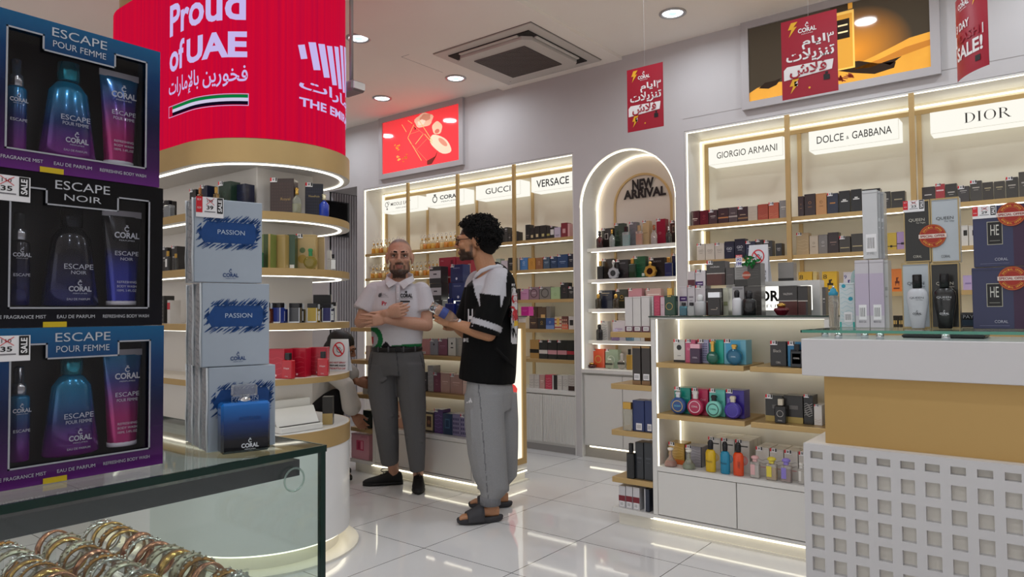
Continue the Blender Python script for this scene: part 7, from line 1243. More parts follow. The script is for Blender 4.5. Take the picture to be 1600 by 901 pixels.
hand(b, wl+(J(606, 488, .235)-wl)*.5, (J(626, 486, .245)-J(604, 489, .225)), FA*.8+UZ*.6, UZ+FA*.2, L=.19, curl=(.5, .55, .6, .6), spread=.03, thumb=.35)
hand(b, wr_, J(574, 501, .24)-J(603, 499, .215), FA, UZ, L=.185, curl=(.12, .2, .25, .3), spread=.1, thumb=.5)
hl, tl = onZ(624, 756, 0), onZ(567, 758.5, 0); hr, tr = onZ(653.5, 753, 0), onZ(654, 773, 0)
hl = tl+(hl-tl).normalized()*.29; hr = tr+(hr-tr).normalized()*.29
hips = (J(601, 556, 0), J(638, 556, .01)); kn = (J(605, 664, .06), J(648, 668, .12)); an = (onZ(608, 742, .09), onZ(653, 750, .09))
aL, aR = hl.lerp(tl, .22)+UZ*.09, hr.lerp(tr, .24)+UZ*.09
for h, k_, a in zip(hips, kn, (aL, aR)): limb(b, [h, h.lerp(k_, .5), k_, k_.lerp(a, .35), a+UZ*.0], [.07, .064, .05, .05, .038])
for a, h, q in ((aL, hl, tl), (aR, hr, tr)): limb(b, [a, h.lerp(q, .3)+UZ*.045, h.lerp(q, .8)+UZ*.03], [.038, .034, .022])
body = fuse(b, .0042, 2)
inv1 = H1.inverted(); sk = c3('#c2937c'); st = c3('#3d3029'); beard = c3('#1d1512'); lip = c3('#8a5048')
def skin1(co):
    l = inv1 @ co
    if l.z < -.03: return sk
    c = sk
    d = sstep(.172, .205, l.z-.42*max(0, l.y)+.55*max(0, -l.y-.01)+.25*max(0, abs(l.x)-.05)) if l.z > .08 else 0
    c = mixc(c, st, .78*d)
    if abs(l.x) < .074: c = mixc(c, st, .55*sstep(.0, -.03, l.y)*sstep(.1, .14, l.z))
    bd = 0
    if l.y > -.005 and l.z < .125:
        cheek = .22*sstep(.09, .06, l.z); corner = .85*sstep(.022, .028, abs(l.x))*sstep(.042, .036, abs(l.x))*sstep(.07, .062, l.z)*(l.y > .07)
        side = sstep(.044, .058, abs(l.x))*sstep(.1, .07, l.z); low = sstep(.052, .036, l.z-.55*max(0, abs(l.x)-.03)*0); must = sstep(.03, .024, abs(l.x))*sstep(.061, .066, l.z)*sstep(.083, .077, l.z)*(l.y > .08); cir = sstep(.022, .03, abs(l.x))*sstep(.085, .07, l.z)*(l.y > .05)*sstep(.06, .045, abs(l.x))
        bd = max(side*.8, sstep(.046, .032, l.z), must*.95, corner, cheek)
        if l.z < -.012: bd *= .35*sstep(-.035, -.012, l.z)
    c = mixc(c, beard, bd*.9)
    if abs(l.x) < .023 and l.y > .088 and .041 < l.z < .0635: c = mixc(lip, c, .15)
    if abs(abs(l.x)-.032) < .024 and .104 < l.z < .138 and l.y > .05: c = mixc(c, c3('#5e3a30'), .62)  # eye sockets darkened in the skin colour, as shade from above
    return c
colour(body, skin1, SKIN); part('body', moved(body, t1), t1); face_bits(t1, Matrix.Translation(-t1.location) @ H1, '#1a1210')
b = MB()
b.tube([J(622.5, 437, -.03), J(622, 442, -.035), J(621, 450, -.03), J(621, 462, -.02), J(621, 485, .01), J(620.5, 515, .02), J(620.5, 535, .015), J(620.5, 545, .01)], [(.07, .068), (.13, .078), (.185, .1), (.203, .115), (.198, .13), (.185, .128), (.178, .122), (.172, .118)], M0, 28, up=SA)
for sh, mid, hem, r in ((J(586, 456, -.02), J(575, 472, .01), J(567.5, 486, .03), (.072, .074, .08)), (J(657.5, 456, -.02), J(662, 472, .01), J(664.5, 488, .03), (.072, .074, .082))): b.tube([sh+UZ*.012, mid, hem], list(r), M0, 20); b.ball(sh, .074, M0, 14, 9)
shirt = fuse(b, .0065, 3)
G1, W1, K1, R1_ = c3('#1c6a3c'), c3('#c9c6cd'), c3('#171519'), c3('#a8202c')
def polo(co):
    z = co.z; d = co-CO; px = 800+FPX*d.dot(CR)/d.dot(CF); py = 450.5-FPX*d.dot(CU)/d.dot(CF); front = d.dot(CF) < D1
    if not front: return W1
    c = W1
    if py > 537.5+(px-640)*-.06 and px > 612: c = G1
    if py > 541 and px > 600: c = K1
    x, y = px, py                                    # printed ribbon of the flag at the side
    q = x-(585+.55*(y-515))
    if 512 < y < 545 and x < 604:
        r_ = math.hypot(x-579, (y-530)*.9)
        if 11.5 < r_ < 19.5: c = G1
        elif r_ <= 11.5: c = c3('#a9a8b0')
        if x < 583.5 and 526 < y < 537: c = R1_
    if 596 < x < 610 and y > 533+abs(x-603)*1.1: c = K1
    return c
colour(shirt, polo, CLOTH); bt = tree(shirt); so = part('polo_shirt', moved(shirt, t1), t1)
b = MB()
for s in (-1, 1):                                    # pointed collar leaves
    a0, a1, a2, a3 = (J(621.5, 441.5, .10), J(604.5, 431, .0), J(601, 438, .02), J(607.5, 449, .112)) if s < 0 else (J(622.5, 441.5, .10), J(645, 430.5, .0), J(648.5, 438, .02), J(630.5, 451.5, .115))
    mid0, mid1 = a0.lerp(a1, .5)+FA*.028, a3.lerp(a2, .5)+FA*.035
    vs = [a0, mid0, a1, a2, mid1, a3]; b.add(vs+[v-FA*.004-UZ*.001 for v in vs], [(0, 1, 4, 5), (1, 2, 3, 4), (11, 10, 7, 6), (10, 9, 8, 7), (0, 5, 11, 6), (5, 4, 10, 11), (4, 3, 9, 10)] if s > 0 else [(5, 4, 1, 0), (4, 3, 2, 1), (6, 7, 10, 11), (7, 8, 9, 10), (6, 11, 5, 0), (11, 10, 4, 5), (10, 9, 3, 4)], mat('#cfccd2', .85))
b.tube([J(604.5, 432, .0), J(610, 429, -.085), J(624, 427, -.115), J(639, 429, -.085), J(645, 431.5, .0)], [(.017, .004)]*5, mat('#cfccd2', .85), 8, up=UZ); part('collar', moved(b, t1), so)
b = MB(); b.tube([J(621.8, 445, .108), J(621.6, 455, .122), J(621.4, 468, .135), J(621.3, 480, .135)], [(.014, .002)]*4, mat('#c3c0c7', .85), 8, up=SA)
for y in (447, 457, 467): b.ball(J(621.6, y, .112+(y-447)*.0012), .0035, mat('#e8e6ea', .3), 8, 6)
part('button_placket', moved(b, t1), so)
for px, py, w_, h_, s, m, bo, rt, nm, lb in ((635, 461.5, 19, 6.5, 'CORAL', '#141316', .05, 0, 'chest_print', 'black word print'), (636, 466.5, 18, 1.6, 'PERFUMES & MORE', '#2a282c', 0, 0, 'chest_print', None), (634.5, 455.6, 4, 4, None, '#2a282c', 0, 0, 'chest_print', None), (598.5, 459, 9, 1.6, 'Minister', '#4a484e', 0, 0, 'chest_print', None), (600, 461.5, 11, 1.6, 'of the State', '#4a484e', 0, 0, 'chest_print', None), (601, 464, 13, 1.4, 'Authority', '#4a484e', 0, 0, 'chest_print', None), (594, 460, 5, 8, None, '#4a484e', 0, .5, 'chest_print', None), (600.5, 473.5, 8, 6.5, 'Pr', '#b5243c', .03, 0, 'chest_print', 'red letters'), (614, 489, 24, 9, 'UAE', '#1a191c', .03, 0, 'chest_print', 'black letters'), (633, 470.7, 15, 2.6, None, '#1a191c', 0, 0, 'name_badge', 'small black name badge')):
    poly = None if s else ([(0, 0), (1, 0), (1, 1), (0, 1)] if nm == 'name_badge' else [(.2, 0), (.8, 0), (1, .5), (.6, 1), (.4, .8), (0, .6)])
    part(nm, moved(decal(bt, px, py, w_, h_, D1-.12, s, mat(m, .7), bo, rt, poly=poly), t1), so, lb)
b = MB()
b.tube([J(620, 541, .012), J(620, 552, .01), J(619.5, 566, .005), J(619, 582, 0)], [(.170, .115), (.19, .125), (.202, .132), (.19, .125)], M0, 26, up=SA)
kx = (J(604, 664, .05), J(648, 670, .11)); hx = (J(608.5, 716, .02), J(652, 728, .09))
b.tube([J(599, 570, 0), J(598, 610, .01), J(601.5, 640, .03), kx[0], J(606.5, 690, .04), J(609.2, 721.5, .0)], [(.108, .12), (.106, .108), (.095, .098), (.083, .088), (.076, .082), (.063, .072)], M0, 20, up=SA)
b.tube([J(641, 570, .01), J(643, 610, .04), J(646, 640, .08), kx[1], J(650, 700, .12), J(652, 735, .12)], [(.105, .118), (.1, .105), (.09, .095), (.076, .083), (.066, .074), (.05, .062)], M0, 20, up=SA)
for p, q in ((J(588, 676, .1), J(618, 682, .1)), (J(633, 683, .17), J(663, 690, .17)), (J(592, 655, .1), J(616, 648, .11)), (J(634, 668, .16), J(660, 660, .16)), (J(606, 590, .12), J(590, 600, .1))): b.tube([p, p.lerp(q, .5)+FA*.012, q], [.006, .012, .005], M0, 8)
tro = fuse(b, .0065, 3); TG = c3('#5a595b'); TD = c3('#3f3e42')
def trous(co):
    d = co-CO; px = 800+FPX*d.dot(CR)/d.dot(CF); py = 450.5-FPX*d.dot(CU)/d.dot(CF)
    if abs(px-(619+.1*(py-545))) < .8 and 548 < py < 592: return TD
    if abs(px-(656+.25*(py-552))) < .7 and 552 < py < 575: return TD
    if abs(px-(582-.15*(py-552))) < .7 and 552 < py < 578: return TD
    return TG
colour(tro, trous, CLOTH); trou = part('trousers', moved(tro, t1), t1)
b = MB(); n = 36; 
for ring in range(1):
    c = J(620.3, 544.3, .012); pts = [c+SA*(.178*math.cos(2*math.pi*i/n))+FA*(.126*math.sin(2*math.pi*i/n))-UZ*.012*math.sin(2*math.pi*i/n)*.3 for i in range(n)]; b.tube(pts, [(.016, .003)]*n, mat('#121113', .4), 8, closed=True, up=UZ)
be = part('belt', moved(b, t1), t1); b = MB(); bc = J(622, 545, .142); b.box(-.02, .02, -.003, .003, -.018, .018, mat('#2a2a2c', .2, metal=.8), .003)
b.v = [V(v) for v in b.v]; b.v = [bc+SA*v.x+FA*v.y+UZ*v.z for v in b.v]; part('buckle', moved(b, t1), be)
for x in (596, 612, 634, 650):
    b = MB(); ang = math.acos(max(-1, min(1, (x-620.3)/38.5))); p = J(620.3, 544.3, .012)+SA*(.183*math.cos(ang))+FA*(.131*math.sin(ang)); b.tube([p+UZ*.02, p-UZ*.02], [(.006, .0025)]*2, mat('#4c4b4f', .85), 6, up=SA); part('belt_loop', moved(b, t1), trou)
z0 = V((0, 0, 0)); off1 = t1.location.copy()
shoe(t1, hl-off1, tl-off1, 'black knitted trainer turned sideways'); shoe(t1, hr-off1, tr-off1, 'black knitted trainer pointing to the viewer')
# ---- the man in the black and white jersey, seen from the side
D2 = 4.42
def K(px, py, dd=0): return at(px, py, D2-dd)
fl2 = onZ(765, 812, 0); t2 = thing('person', 'person in black and white sports jersey, grey joggers and slides, holding a bottle', 'person', (fl2.x, fl2.y, 0))
b = MB(); fw = -SA+FA*-.12; P2, H2 = head(b, K(742, 407.5, .0), fw, tilt=-.02, k=1.02, nose=1.03)
limb(b, [K(753, 398, 0), K(762, 425, 0)], [.06, .066]); bf = (-SA*.85-FA*.5).normalized(); bs = bf.cross(UZ)       # body heading, body side (towards the viewer's right)
b.tube([K(763, 415, 0), K(766, 432, -.02), K(767, 455, -.02), K(767, 520, -.02), K(767, 590, -.02), K(766, 625, -.02)], [(.06, .06), (.14, .075), (.19, .11), (.165, .115), (.165, .12), (.16, .115)], M0, 22, up=bs)
sh2, el2, wr2 = K(781, 440, .13), K(764, 522, .17), K(707, 505, .12); limb(b, [sh2, sh2.lerp(el2, .5), el2], [.058, .05, .043]); limb(b, [el2, el2.lerp(wr2, .3), el2.lerp(wr2, .7), wr2], [.044, .046, .036, .028])
sh3, el3, wr3 = K(748, 442, -.2), K(728, 520, -.2), K(712, 510, -.08); limb(b, [sh3, sh3.lerp(el3, .5), el3], [.056, .048, .042]); limb(b, [el3, el3.lerp(wr3, .5), wr3], [.042, .038, .027])
bo0, bo1 = K(673, 477, .165), K(719, 503, .135); bax = (bo1-bo0).normalized(); hp = K(694, 499, .11)
hand(b, wr2, K(683, 493, .12)-wr2, FA*1+UZ*-.25, UZ*.9-SA*.1, L=.18, curl=(.45, .5, .55, .6), spread=.03, thumb=.75); hand(b, wr3, K(694, 506, -.02)-wr3, -FA*.6-UZ*.6, UZ, L=.175, curl=(.5, .5, .5, .5), thumb=.5)
hL, tL = onZ(792, 812, 0), onZ(716, 819, 0); hR, tR = onZ(801, 791, 0), onZ(734, 793, 0); hL = tL+(hL-tL).normalized()*.27; hR = tR+(hR-tR).normalized()*.27
aN, aF = hL.lerp(tL, .26)+UZ*.12, hR.lerp(tR, .26)+UZ*.12
for h, k_, a, hh, tt in ((K(760, 615, .05), K(762, 705, .10), aN, hL, tL), (K(768, 615, -.09), K(780, 705, -.07), aF, hR, tR)):
    limb(b, [h, h.lerp(k_, .5), k_, k_.lerp(a, .35), a], [.072, .066, .05, .05, .036]); sd = (tt-hh).normalized().cross(UZ)
    b.tube([hh+UZ*.06+(tt-hh)*.07, hh.lerp(tt, .2)+UZ*.062, hh.lerp(tt, .42)+UZ*.068, hh.lerp(tt, .65)+UZ*.055, hh.lerp(tt, .8)+UZ*.045], [(.026, .028), (.03, .034), (.036, .033), (.041, .023), (.042, .014)], M0, 14, up=sd); limb(b, [a, hh.lerp(tt, .24)+UZ*.08], [.037, .038])
    for i, (q, r, l) in enumerate(((-.028, .0125, .045), (-.008, .0095, .045), (.008, .009, .04), (.022, .0085, .034), (.035, .008, .027))):
        p = hh.lerp(tt, .8)+UZ*.044+sd*q; dd_ = (tt-hh).normalized(); b.tube([p, p+dd_*l*.6+UZ*.001, p+dd_*l-UZ*.004], [r, r, r*.75], M0, 8); b.ball(p+dd_*l-UZ*.004, r*.78, M0, 8, 6)
body2 = fuse(b, .0042, 2); inv2 = H2.inverted(); sk2 = c3('#b3815f'); bd2 = c3('#120c0a')
def skin2(co):
    l = inv2 @ co
    if l.z < -.05: return sk2
    c = sk2; bd = 0
    if l.y > .0 and l.z < .1:
        bd = max(sstep(.062, .05, l.z)*sstep(-.005, .012, l.y), sstep(.03, .024, abs(l.x))*sstep(.061, .066, l.z)*sstep(.084, .078, l.z)*(l.y > .085), .8*sstep(.04, .052, abs(l.x))*sstep(.115, .08, l.z)*sstep(-.012, .004, l.y)*sstep(.03, .012, l.y), sstep(.024, .032, abs(l.x))*sstep(.08, .065, l.z)*(l.y > .05))
        if l.z < -.015: bd *= sstep(-.04, -.015, l.z)
    c = mixc(c, bd2, bd*.93)
    if l.z > .16 and l.y < .09: c = mixc(c, bd2, .9)
    if abs(l.x) < .023 and l.y > .092 and .041 < l.z < .063: c = mixc(c, c3('#7a4438'), .7)
    return c
colour(body2, skin2, SKIN); part('body', moved(body2, t2), t2); face_bits(t2, Matrix.Translation(-t2.location) @ H2, '#0f0a08')
b = MB(); hc = inv2.inverted(); random.seed(11); HM = mat('#050404', .98)
def inhair(d):                                       # distance of the hair's outer surface along a direction from the skull centre
    k = .120
    if d.y > .55 and d.z < .45: return 0
    if d.z < -.62: return 0
    if d.y > .1 and d.z < .12: return 0
    r = k*(1+.02*max(0, d.z)+.17*max(0, -d.y)+.06*max(0, d.y)); return r
cen = V((0, -.03, .158))
b.T = H2; b.ball(tuple(cen+V((0, -.012, .02))), (.104, .116, .088), HM, 22, 14); b.ball((0, -.085, .105), (.085, .06, .075), HM, 14, 9)
for i in range(1500):
    d = V((random.gauss(0, 1), random.gauss(0, 1), random.gauss(0, 1))).normalized(); r = inhair(d)
    if not r: continue
    r *= random.uniform(.86, 1.04); p = cen+d*r; a = d.orthogonal().normalized(); e = d.cross(a); ph = random.random()*6.28; rr = random.uniform(.006, .011)
    b.tube([p+d*(.004*q-.012)+(a*math.cos(ph+q*1.25)+e*math.sin(ph+q*1.25))*rr for q in range(7)], .0028, HM, 5)
b.T = None; part('curly_hair', moved(b, t2), t2, 'voluminous black curly hair')
b = MB(); b.T = H2; FRM = mat('#1d1714', .25)
for s in (-1, 1):
    b.tube([(s*.034+.026*math.cos(q*.3927), .112-.01*abs(math.cos(q*.3927)), .121+.02*math.sin(q*.3927)) for q in range(16)], .0024, FRM, 6, closed=True); b.tube([(s*.06, .103, .128), (s*.074, .06, .13), (s*.083, -.01, .132), (s*.084, -.03, .122)], .002, FRM, 6)
b.tube([(-.008, .113, .124), (0, .117, .127), (.008, .113, .124)], .002, FRM, 6); b.T = None; gl_ = part('glasses', moved(b, t2), t2, 'dark framed glasses')
for s in (-1, 1): b = MB(); b.T = H2; b.add([(s*.034+.025*math.cos(q*.3927), .112-.01*abs(math.cos(q*.3927)), .121+.019*math.sin(q*.3927)) for q in range(16)], [tuple(range(16))], pane('#f4f6f8', .1)); b.T = None; part('lens', moved(b, t2), gl_)
b = MB()
b.tube([K(760, 420, .0), K(764, 427, -.01), K(767, 440, -.015), K(768, 460, -.02), K(768, 500, -.02), K(765, 550, -.02), K(762.5, 580, -.02), K(761, 594, -.02)], [(.09, .085), (.15, .1), (.2, .13), (.21, .148), (.205, .158), (.2, .165), (.2, .172), (.198, .172)], M0, 28, up=bs)
b.ball(sh2, .09, M0, 16, 10); b.tube([sh2, K(773, 468, .16), K(763, 495, .18), K(756, 519, .185)], [.09, .092, .093, .094], M0, 20); limb(b, [sh3, K(738, 480, -.2), K(730, 505, -.2)], [.085, .088, .09])
for p, q in ((K(775, 545, .16), K(805, 575, .1)), (K(735, 545, .1), K(775, 590, .15)), (K(795, 470, .13), K(803, 520, .1))): b.tube([p, p.lerp(q, .5)+FA*.01, q], [.006, .014, .006], M0, 8)
jer = fuse(b, .0065, 3); JB, JW = c3('#060607'), c3('#b9b8be'); sl0, sl1 = K(773, 468, .16), K(757, 516, .185); slx = (sl1-sl0).normalized()
def jersey(co):
    d = co-CO; dep = d.dot(CF); px = 800+FPX*d.dot(CR)/dep; py = 450.5-FPX*d.dot(CU)/dep
    near = dep < D2-.02
    if near:
        u = (co-sl0).dot(slx)/(sl1-sl0).length
        onsl = (co-(sl0+slx*((co-sl0).dot(slx)))).length < .108 and px < 790
        if onsl and .74 < u < .92: return JW
        top = (px-747)*.12+456
        if py < top+1.5 and px < 792-.18*max(0, py-430)*0 and px > 741 and px < 789+.05*(py-420):
            if py > 421+.0*(px) : return JW
            return JW
        if py < 480 and abs(px-(745.5+(py-456)*.2)) < 3.6*(1-max(0, py-456)/24): return JW
        if py < 482 and abs(px-(785.5-(py-456)*.1)) < 4*(1-max(0, py-456)/26): return JW
        if py < 420: return JW
    else:
        if py < 448 and px < 752: return JW
    return JB
colour(jer, jersey, CLOTH); bj = tree(jer); jo = part('sports_jersey', moved(jer, t2), t2)
b = MB(); b.tube([K(742, 432, .08), K(752, 423, .1), K(766, 417.5, .095), K(782, 416, .05), K(787, 419, -.03), K(776, 421, -.1), K(758, 424, -.12), K(744, 430, -.07)], [(.013, .005)]*8, mat('#c5c4ca', .85), 8, closed=True, up=UZ); part('collar', moved(b, t2), jo)
PANEL = [(0, 0), (1, .03), (1, 1), (.1, .97)]
for px, py, w_, h_, s, m, bo, poly, nm, lb in ((735, 496, 8, 27, 'H', '#cfced3', .03, None, 'front_letter', 'tall white letter'), (728, 531, 8, 6, 'E', '#d5d4d8', .03, None, 'front_letter', 'small red and white patch'), (804.5, 489, 12, 92, None, '#c9c8cc', 0, PANEL, 'back_panel', 'white back panel with red and yellow print'),
    (804, 466, 9, 17, 'G', '#a5182a', .05, None, 'back_print', 'red print'), (800, 487, 10, 18, 'S', '#c02030', .04, None, 'back_print', 'red outlined print'), (805, 492, 8, 20, None, '#b01c2c', 0, [(0, .1), (.5, 0), (1, .2), (.9, .9), (.4, 1), (0, .7)], 'back_print', None), (806, 505, 7, 9, None, '#d8b02a', 0, [(0, 0), (1, .1), (1, .9), (.2, 1)], 'back_print', 'yellow print'), (804, 521, 10, 14, 'W', '#1a1a1d', .02, None, 'back_print', 'black print'), (804, 448, 10, 3, None, '#17171a', 0, [(0, 0), (1, 0), (1, 1), (0, 1)], 'back_print', None), (805, 536, 10, 2, None, '#c9c8cc', 0, [(0, 0), (1, 0), (1, 1), (0, 1)], 'back_print', None)):
    part(nm, moved(decal(bj, px, py, w_, h_, D2-.1, s, mat(m, .7), bo, 0, off=.003 if nm == 'back_panel' else .006, poly=poly), t2), jo, lb)
b = MB()
b.tube([K(765, 590, 0), K(765, 612, 0), K(766, 640, 0)], [(.168, .125), (.18, .14), (.165, .13)], M0, 24, up=bs)
b.tube([K(757, 615, .05), K(757, 660, .075), K(761, 705, .10), K(766, 740, .12), K(772, 766, .14), aN+UZ*.045, aN+UZ*.02], [(.118, .13), (.122, .125), (.118, .12), (.106, .108), (.088, .09), (.068, .07), (.06, .062)], M0, 20, up=bs)
b.tube([K(780, 615, -.08), K(784, 660, -.07), K(786, 700, -.06), K(788, 738, -.07), aF+UZ*.06, aF+UZ*.02], [(.105, .12), (.102, .11), (.092, .1), (.082, .085), (.066, .07), (.056, .058)], M0, 20, up=bs)
for p, q in ((K(758, 775, .12), K(790, 772, .1)), (K(745, 762, .15), K(780, 768, .14)), (K(760, 752, .15), K(784, 742, .12)), (K(778, 640, .15), K(785, 730, .1)), (K(735, 640, .16), K(742, 720, .17)), (K(770, 660, .18), K(775, 740, .15))): b.tube([p, p.lerp(q, .5)+FA*.008, q], [.006, .013, .006], M0, 8)
jog = fuse(b, .0065, 3); JG = c3('#8b8b8d'); JD = c3('#5c5c60')
def jogger(co):
    d = co-CO; dep = d.dot(CF); px = 800+FPX*d.dot(CR)/dep; py = 450.5-FPX*d.dot(CU)/dep
    if abs(px-(748+.082*(py-600))) < .6 and dep < D2 and py > 612: return JD
    if abs(px-(748-.02*(py-600))) < 1 and 600 < py < 613 and dep < D2: return JD
    return JG
colour(jog, jogger, SWEAT); bp_ = tree(jog); jg = part('joggers', moved(jog, t2), t2)
part('chest_print' if False else 'hip_logo', moved(decal(bp_, 733, 625.5, 9, 8, D2-.1, None, mat('#d5d4d8', .6), off=.004, poly=[(0, .0), (.22, 0), (.34, .28), (.12, .28)]), t2), jg, 'small white three-bar logo')
part('hip_logo', moved(decal(bp_, 733.5, 625, 9, 8, D2-.1, None, mat('#d5d4d8', .6), off=.004, poly=[(.34, 0), (.58, 0), (.68, .62), (.36, .42)]), t2), jg); part('hip_logo', moved(decal(bp_, 734, 624.5, 9, 8, D2-.1, None, mat('#d5d4d8', .6), off=.004, poly=[(.66, 0), (.95, 0), (.62, .95), (.5, .72)]), t2), jg)
for c, r in ((aN+UZ*.01, .06), (aF+UZ*.012, .055)):
    b = MB(); n = 40; b.lathe([(r*.98, .026), (r*1.03, .018), (r*1.0, 0), (r*1.02, -.018), (r*.95, -.03), (r*.85, -.03)], mat('#77777a', .95), c, n=n)
    for i in range(n): a = 2*math.pi*i/n; b.tube([c+V((r*1.02*math.cos(a), r*1.02*math.sin(a), z)) for z in (.022, 0, -.026)], .0022, mat('#85858a', .95), 5)
    part('ribbed_cuff', moved(b, t2), jg)
for hh, tt, lb in ((hL, tL, 'dark grey slide on the nearer foot'), (hR, tR, 'dark grey slide on the farther foot')):
    d = (tt-hh); L = d.length+.012; d.normalize(); sd = d.cross(UZ); SM = mat('#37363a', .7, noise=.08); b = MB(); n = 26; out = []
    for i in range(n):
        a = 2*math.pi*i/n; u = .5+.5*math.cos(a); wv = .046*(.78+.3*u) if True else 0; out.append((u*L-.006, wv*math.copysign(abs(math.sin(a))**.75, math.sin(a))))
    lv = [(.002, .93), (.008, 1), (.026, 1.03), (.034, 1.0)]; vs = []
    for z, k_ in lv:
        for u, w_ in out: vs.append(hh+d*(L*.5+(u-L*.5)*k_)+sd*(w_*k_)+UZ*(z+.012*(abs(u/L-.45))**2))
    b.add(vs, [(i*n+j, i*n+(j+1) % n, (i+1)*n+(j+1) % n, (i+1)*n+j) for i in range(3) for j in range(n)]+[tuple(range(n-1, -1, -1)), tuple(3*n+j for j in range(n))], SM, True); so_ = part('slide_sandal', moved(b, t2), t2, lb)
    b = MB(); vs = []; m_ = 12
    for u, hz in ((.42, .108), (.5, .104), (.62, .09), (.74, .076), (.78, .07)):
        for th_ in (0, .008):
            for i in range(m_+1): a = math.pi*i/m_; vs.append(hh+d*(u*L)+sd*((.05+th_)*math.cos(a))+UZ*(.02+(hz-.028+th_)*math.sin(a)**.7))
    q = m_+1; fs = []
    for k_ in range(4):
        for i in range(m_): o_ = 2*q*k_; fs += [(o_+q+i, o_+q+i+1, o_+3*q+i+1, o_+3*q+i), (o_+i+1, o_+i, o_+2*q+i, o_+2*q+i+1)]
    for i in range(m_): fs += [(i, i+1, q+i+1, q+i), (8*q+i+1, 8*q+i, 9*q+i, 9*q+i+1)]
    b.add(vs, fs, SM, True); part('strap', moved(b, t2), so_)
# clear water bottle in his hand
bl = (bo1-bo0).length; t = thing('water_bottle', 'clear plastic water bottle with blue label held by person in jersey', 'bottle', bo0.lerp(bo1, .5)); q = UZ.rotation_difference(bax).to_matrix().to_4x4()
b = MB(); b.T = q @ Matrix.Translation((0, 0, -bl/2)); rb = .033; CP = mat('#eef3f6', .04, trans=.95, ior=1.25, bump=.6, nscale=60)
b.lathe([(rb*.8, 0), (rb, .008), (rb, .03), (rb*.92, .036), (rb, .042), (rb, .07), (rb*.9, .078), (rb, .085), (rb, bl*.62), (rb*.75, bl*.78), (rb*.42, bl*.88), (rb*.42, bl*.93)], CP, n=24); part('clear_body', b, t)
b = MB(); b.T = q @ Matrix.Translation((0, 0, -bl/2)); b.lathe([(rb*.46, bl*.93), (rb*.5, bl*.935), (rb*.5, bl*.995), (0, bl)], mat('#e3e6ea', .3), n=20); part('cap', b, t); b = MB(); b.T = q @ Matrix.Translation((0, 0, -bl/2)); b.lathe([(rb*1.01, .07), (rb*1.015, .075), (rb*1.015, .108), (rb*1.01, .112)], mat('#3a4f9a', .35, alpha=.75), n=24); part('label', b, t)
# ---- a third person squatting beyond the tower, mostly hidden
D3 = 5.48
def Q(px, py, dd=0): return at(px-9, py, D3-dd)
fl3 = onZ(520, 720, 0); g3 = Q(515, 650, 0); t3 = thing('person', 'person in white top and black trousers squatting behind the round tower', 'person', (g3.x, g3.y, 0))
b = MB(); ho = Q(534, 566, .02); P3, H3 = head(b, ho, SA-FA*.1, tilt=-.35, k=1.0)
limb(b, [Q(527, 560, 0), Q(521, 572, 0)], [.05, .055]); b.tube([Q(522, 568, 0), Q(515, 580, 0), Q(508, 605, 0), Q(500, 640, 0), Q(497, 655, 0)], [(.06, .06), (.17, .09), (.16, .11), (.16, .12), (.15, .12)], M0, 20, up=FA)
s1, e1, w1 = Q(526, 582, .16), Q(550, 602, .2), Q(562, 648, .16); s2, e2, w2 = Q(526, 580, -.16), Q(548, 572, -.16), Q(566, 596, -.1)
limb(b, [s1, s1.lerp(e1, .5), e1], [.05, .045, .04]); limb(b, [e1, e1.lerp(w1, .5), w1], [.04, .035, .026]); limb(b, [s2, s2.lerp(e2, .5), e2], [.05, .045, .04]); limb(b, [e2, e2.lerp(w2, .5), w2], [.04, .035, .026])
hand(b, w1, UZ*-.7+SA*.5, FA, SA, L=.17, curl=(.4, .4, .4, .4)); hand(b, w2, SA*.8+UZ*-.2, FA, UZ, L=.17, curl=(.5, .5, .5, .5))
fz = 0
for hx_, kx_, s_ in ((Q(503, 648, .1), Q(533, 622, .14), .12), (Q(503, 648, -.1), Q(535, 630, -.12), -.12)):
    an_ = Q(518, 700, s_); an_.z = .1; limb(b, [hx_, hx_.lerp(kx_, .5), kx_], [.09, .08, .058]); limb(b, [kx_, kx_.lerp(an_, .4), an_], [.056, .056, .038]); to_ = an_+SA*.17; to_.z = .035; limb(b, [an_, an_.lerp(to_, .4)-UZ*.03, to_], [.037, .033, .022])
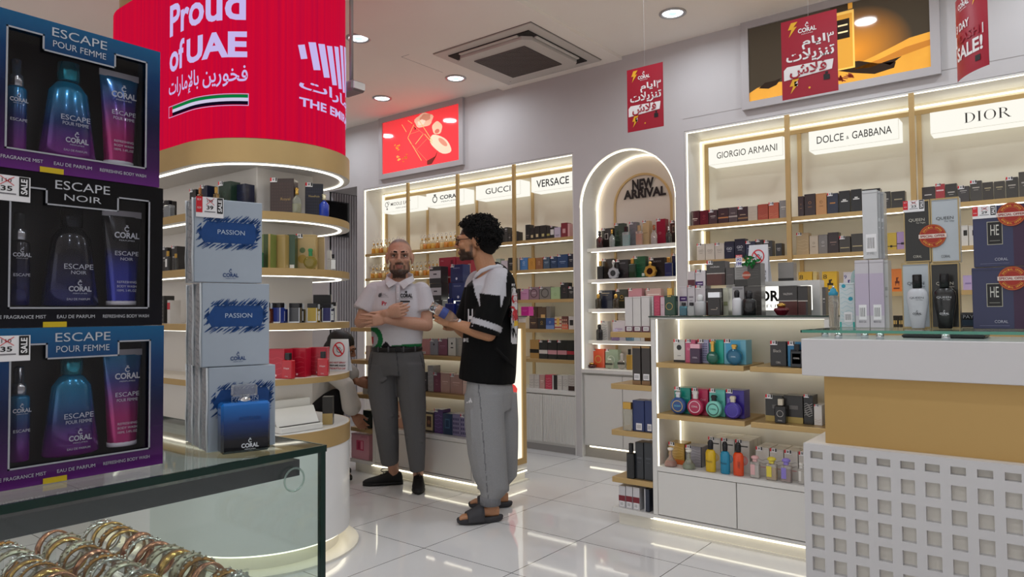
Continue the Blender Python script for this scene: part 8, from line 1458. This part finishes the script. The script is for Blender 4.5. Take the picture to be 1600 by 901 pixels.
body3 = fuse(b, .0055, 2); part('body', moved(colour(body3, lambda co: c3('#9a6b52'), SKIN), t3), t3); face_bits(t3, Matrix.Translation(-t3.location) @ H3, '#120c0a')
b = MB(); b.T = H3; b.ball((0, -.02, .16), (.086, .108, .096), mat('#0d0b0b', .5, bump=.5, nscale=120), 20, 12); b.ball((0, -.085, .08), (.075, .05, .09), mat('#0d0b0b', .5, bump=.5, nscale=120), 16, 10); b.T = None; part('hair', moved(b, t3), t3)
b = MB(); b.tube([Q(524, 566, 0), Q(516, 578, 0), Q(508, 605, 0), Q(500, 640, 0)], [(.09, .08), (.19, .11), (.18, .13), (.18, .14)], M0, 22, up=FA); limb(b, [s1, e1, e1.lerp(w1, .35), e1.lerp(w1, .7)], [.066, .062, .064, .074]); limb(b, [s2, e2, e2.lerp(w2, .5)], [.066, .06, .07])
top3 = fuse(b, .008, 3); part('white_top', moved(colour(top3, lambda co: c3('#c4c0bb'), CLOTH), t3), t3)
b = MB()
for hx_, kx_, s_ in ((Q(503, 648, .1), Q(533, 622, .14), .12), (Q(503, 648, -.1), Q(535, 630, -.12), -.12)): an_ = Q(518, 700, s_); an_.z = .13; limb(b, [hx_, hx_.lerp(kx_, .5), kx_], [.115, .1, .074]); limb(b, [kx_, kx_.lerp(an_, .4), an_], [.074, .07, .055])
b.ball(tuple(Q(499, 650, 0)), (.17, .17, .13), M0); tr3 = fuse(b, .008, 3); part('black_trousers', moved(colour(tr3, lambda co: c3('#121114'), CLOTH), t3), t3)
b = MB(); b.T = H3; b.tube([(-.07, .03, .0), (-.085, -.04, .03), (0, -.1, .04), (.085, -.04, .03), (.07, .03, .0), (0, .06, -.02)], [(.03, .022)]*6, mat('#b9a890', .9, bump=.3, nscale=90), 10, closed=True); b.T = None; part('scarf', moved(b, t3), t3, 'beige scarf')
for s_ in (.12, -.12): an_ = Q(518, 700, s_); an_.z = 0; o3 = V(t3.location); shoe(t3, an_-SA*.06-o3, an_+SA*.2-o3, 'black shoe', k=.9)
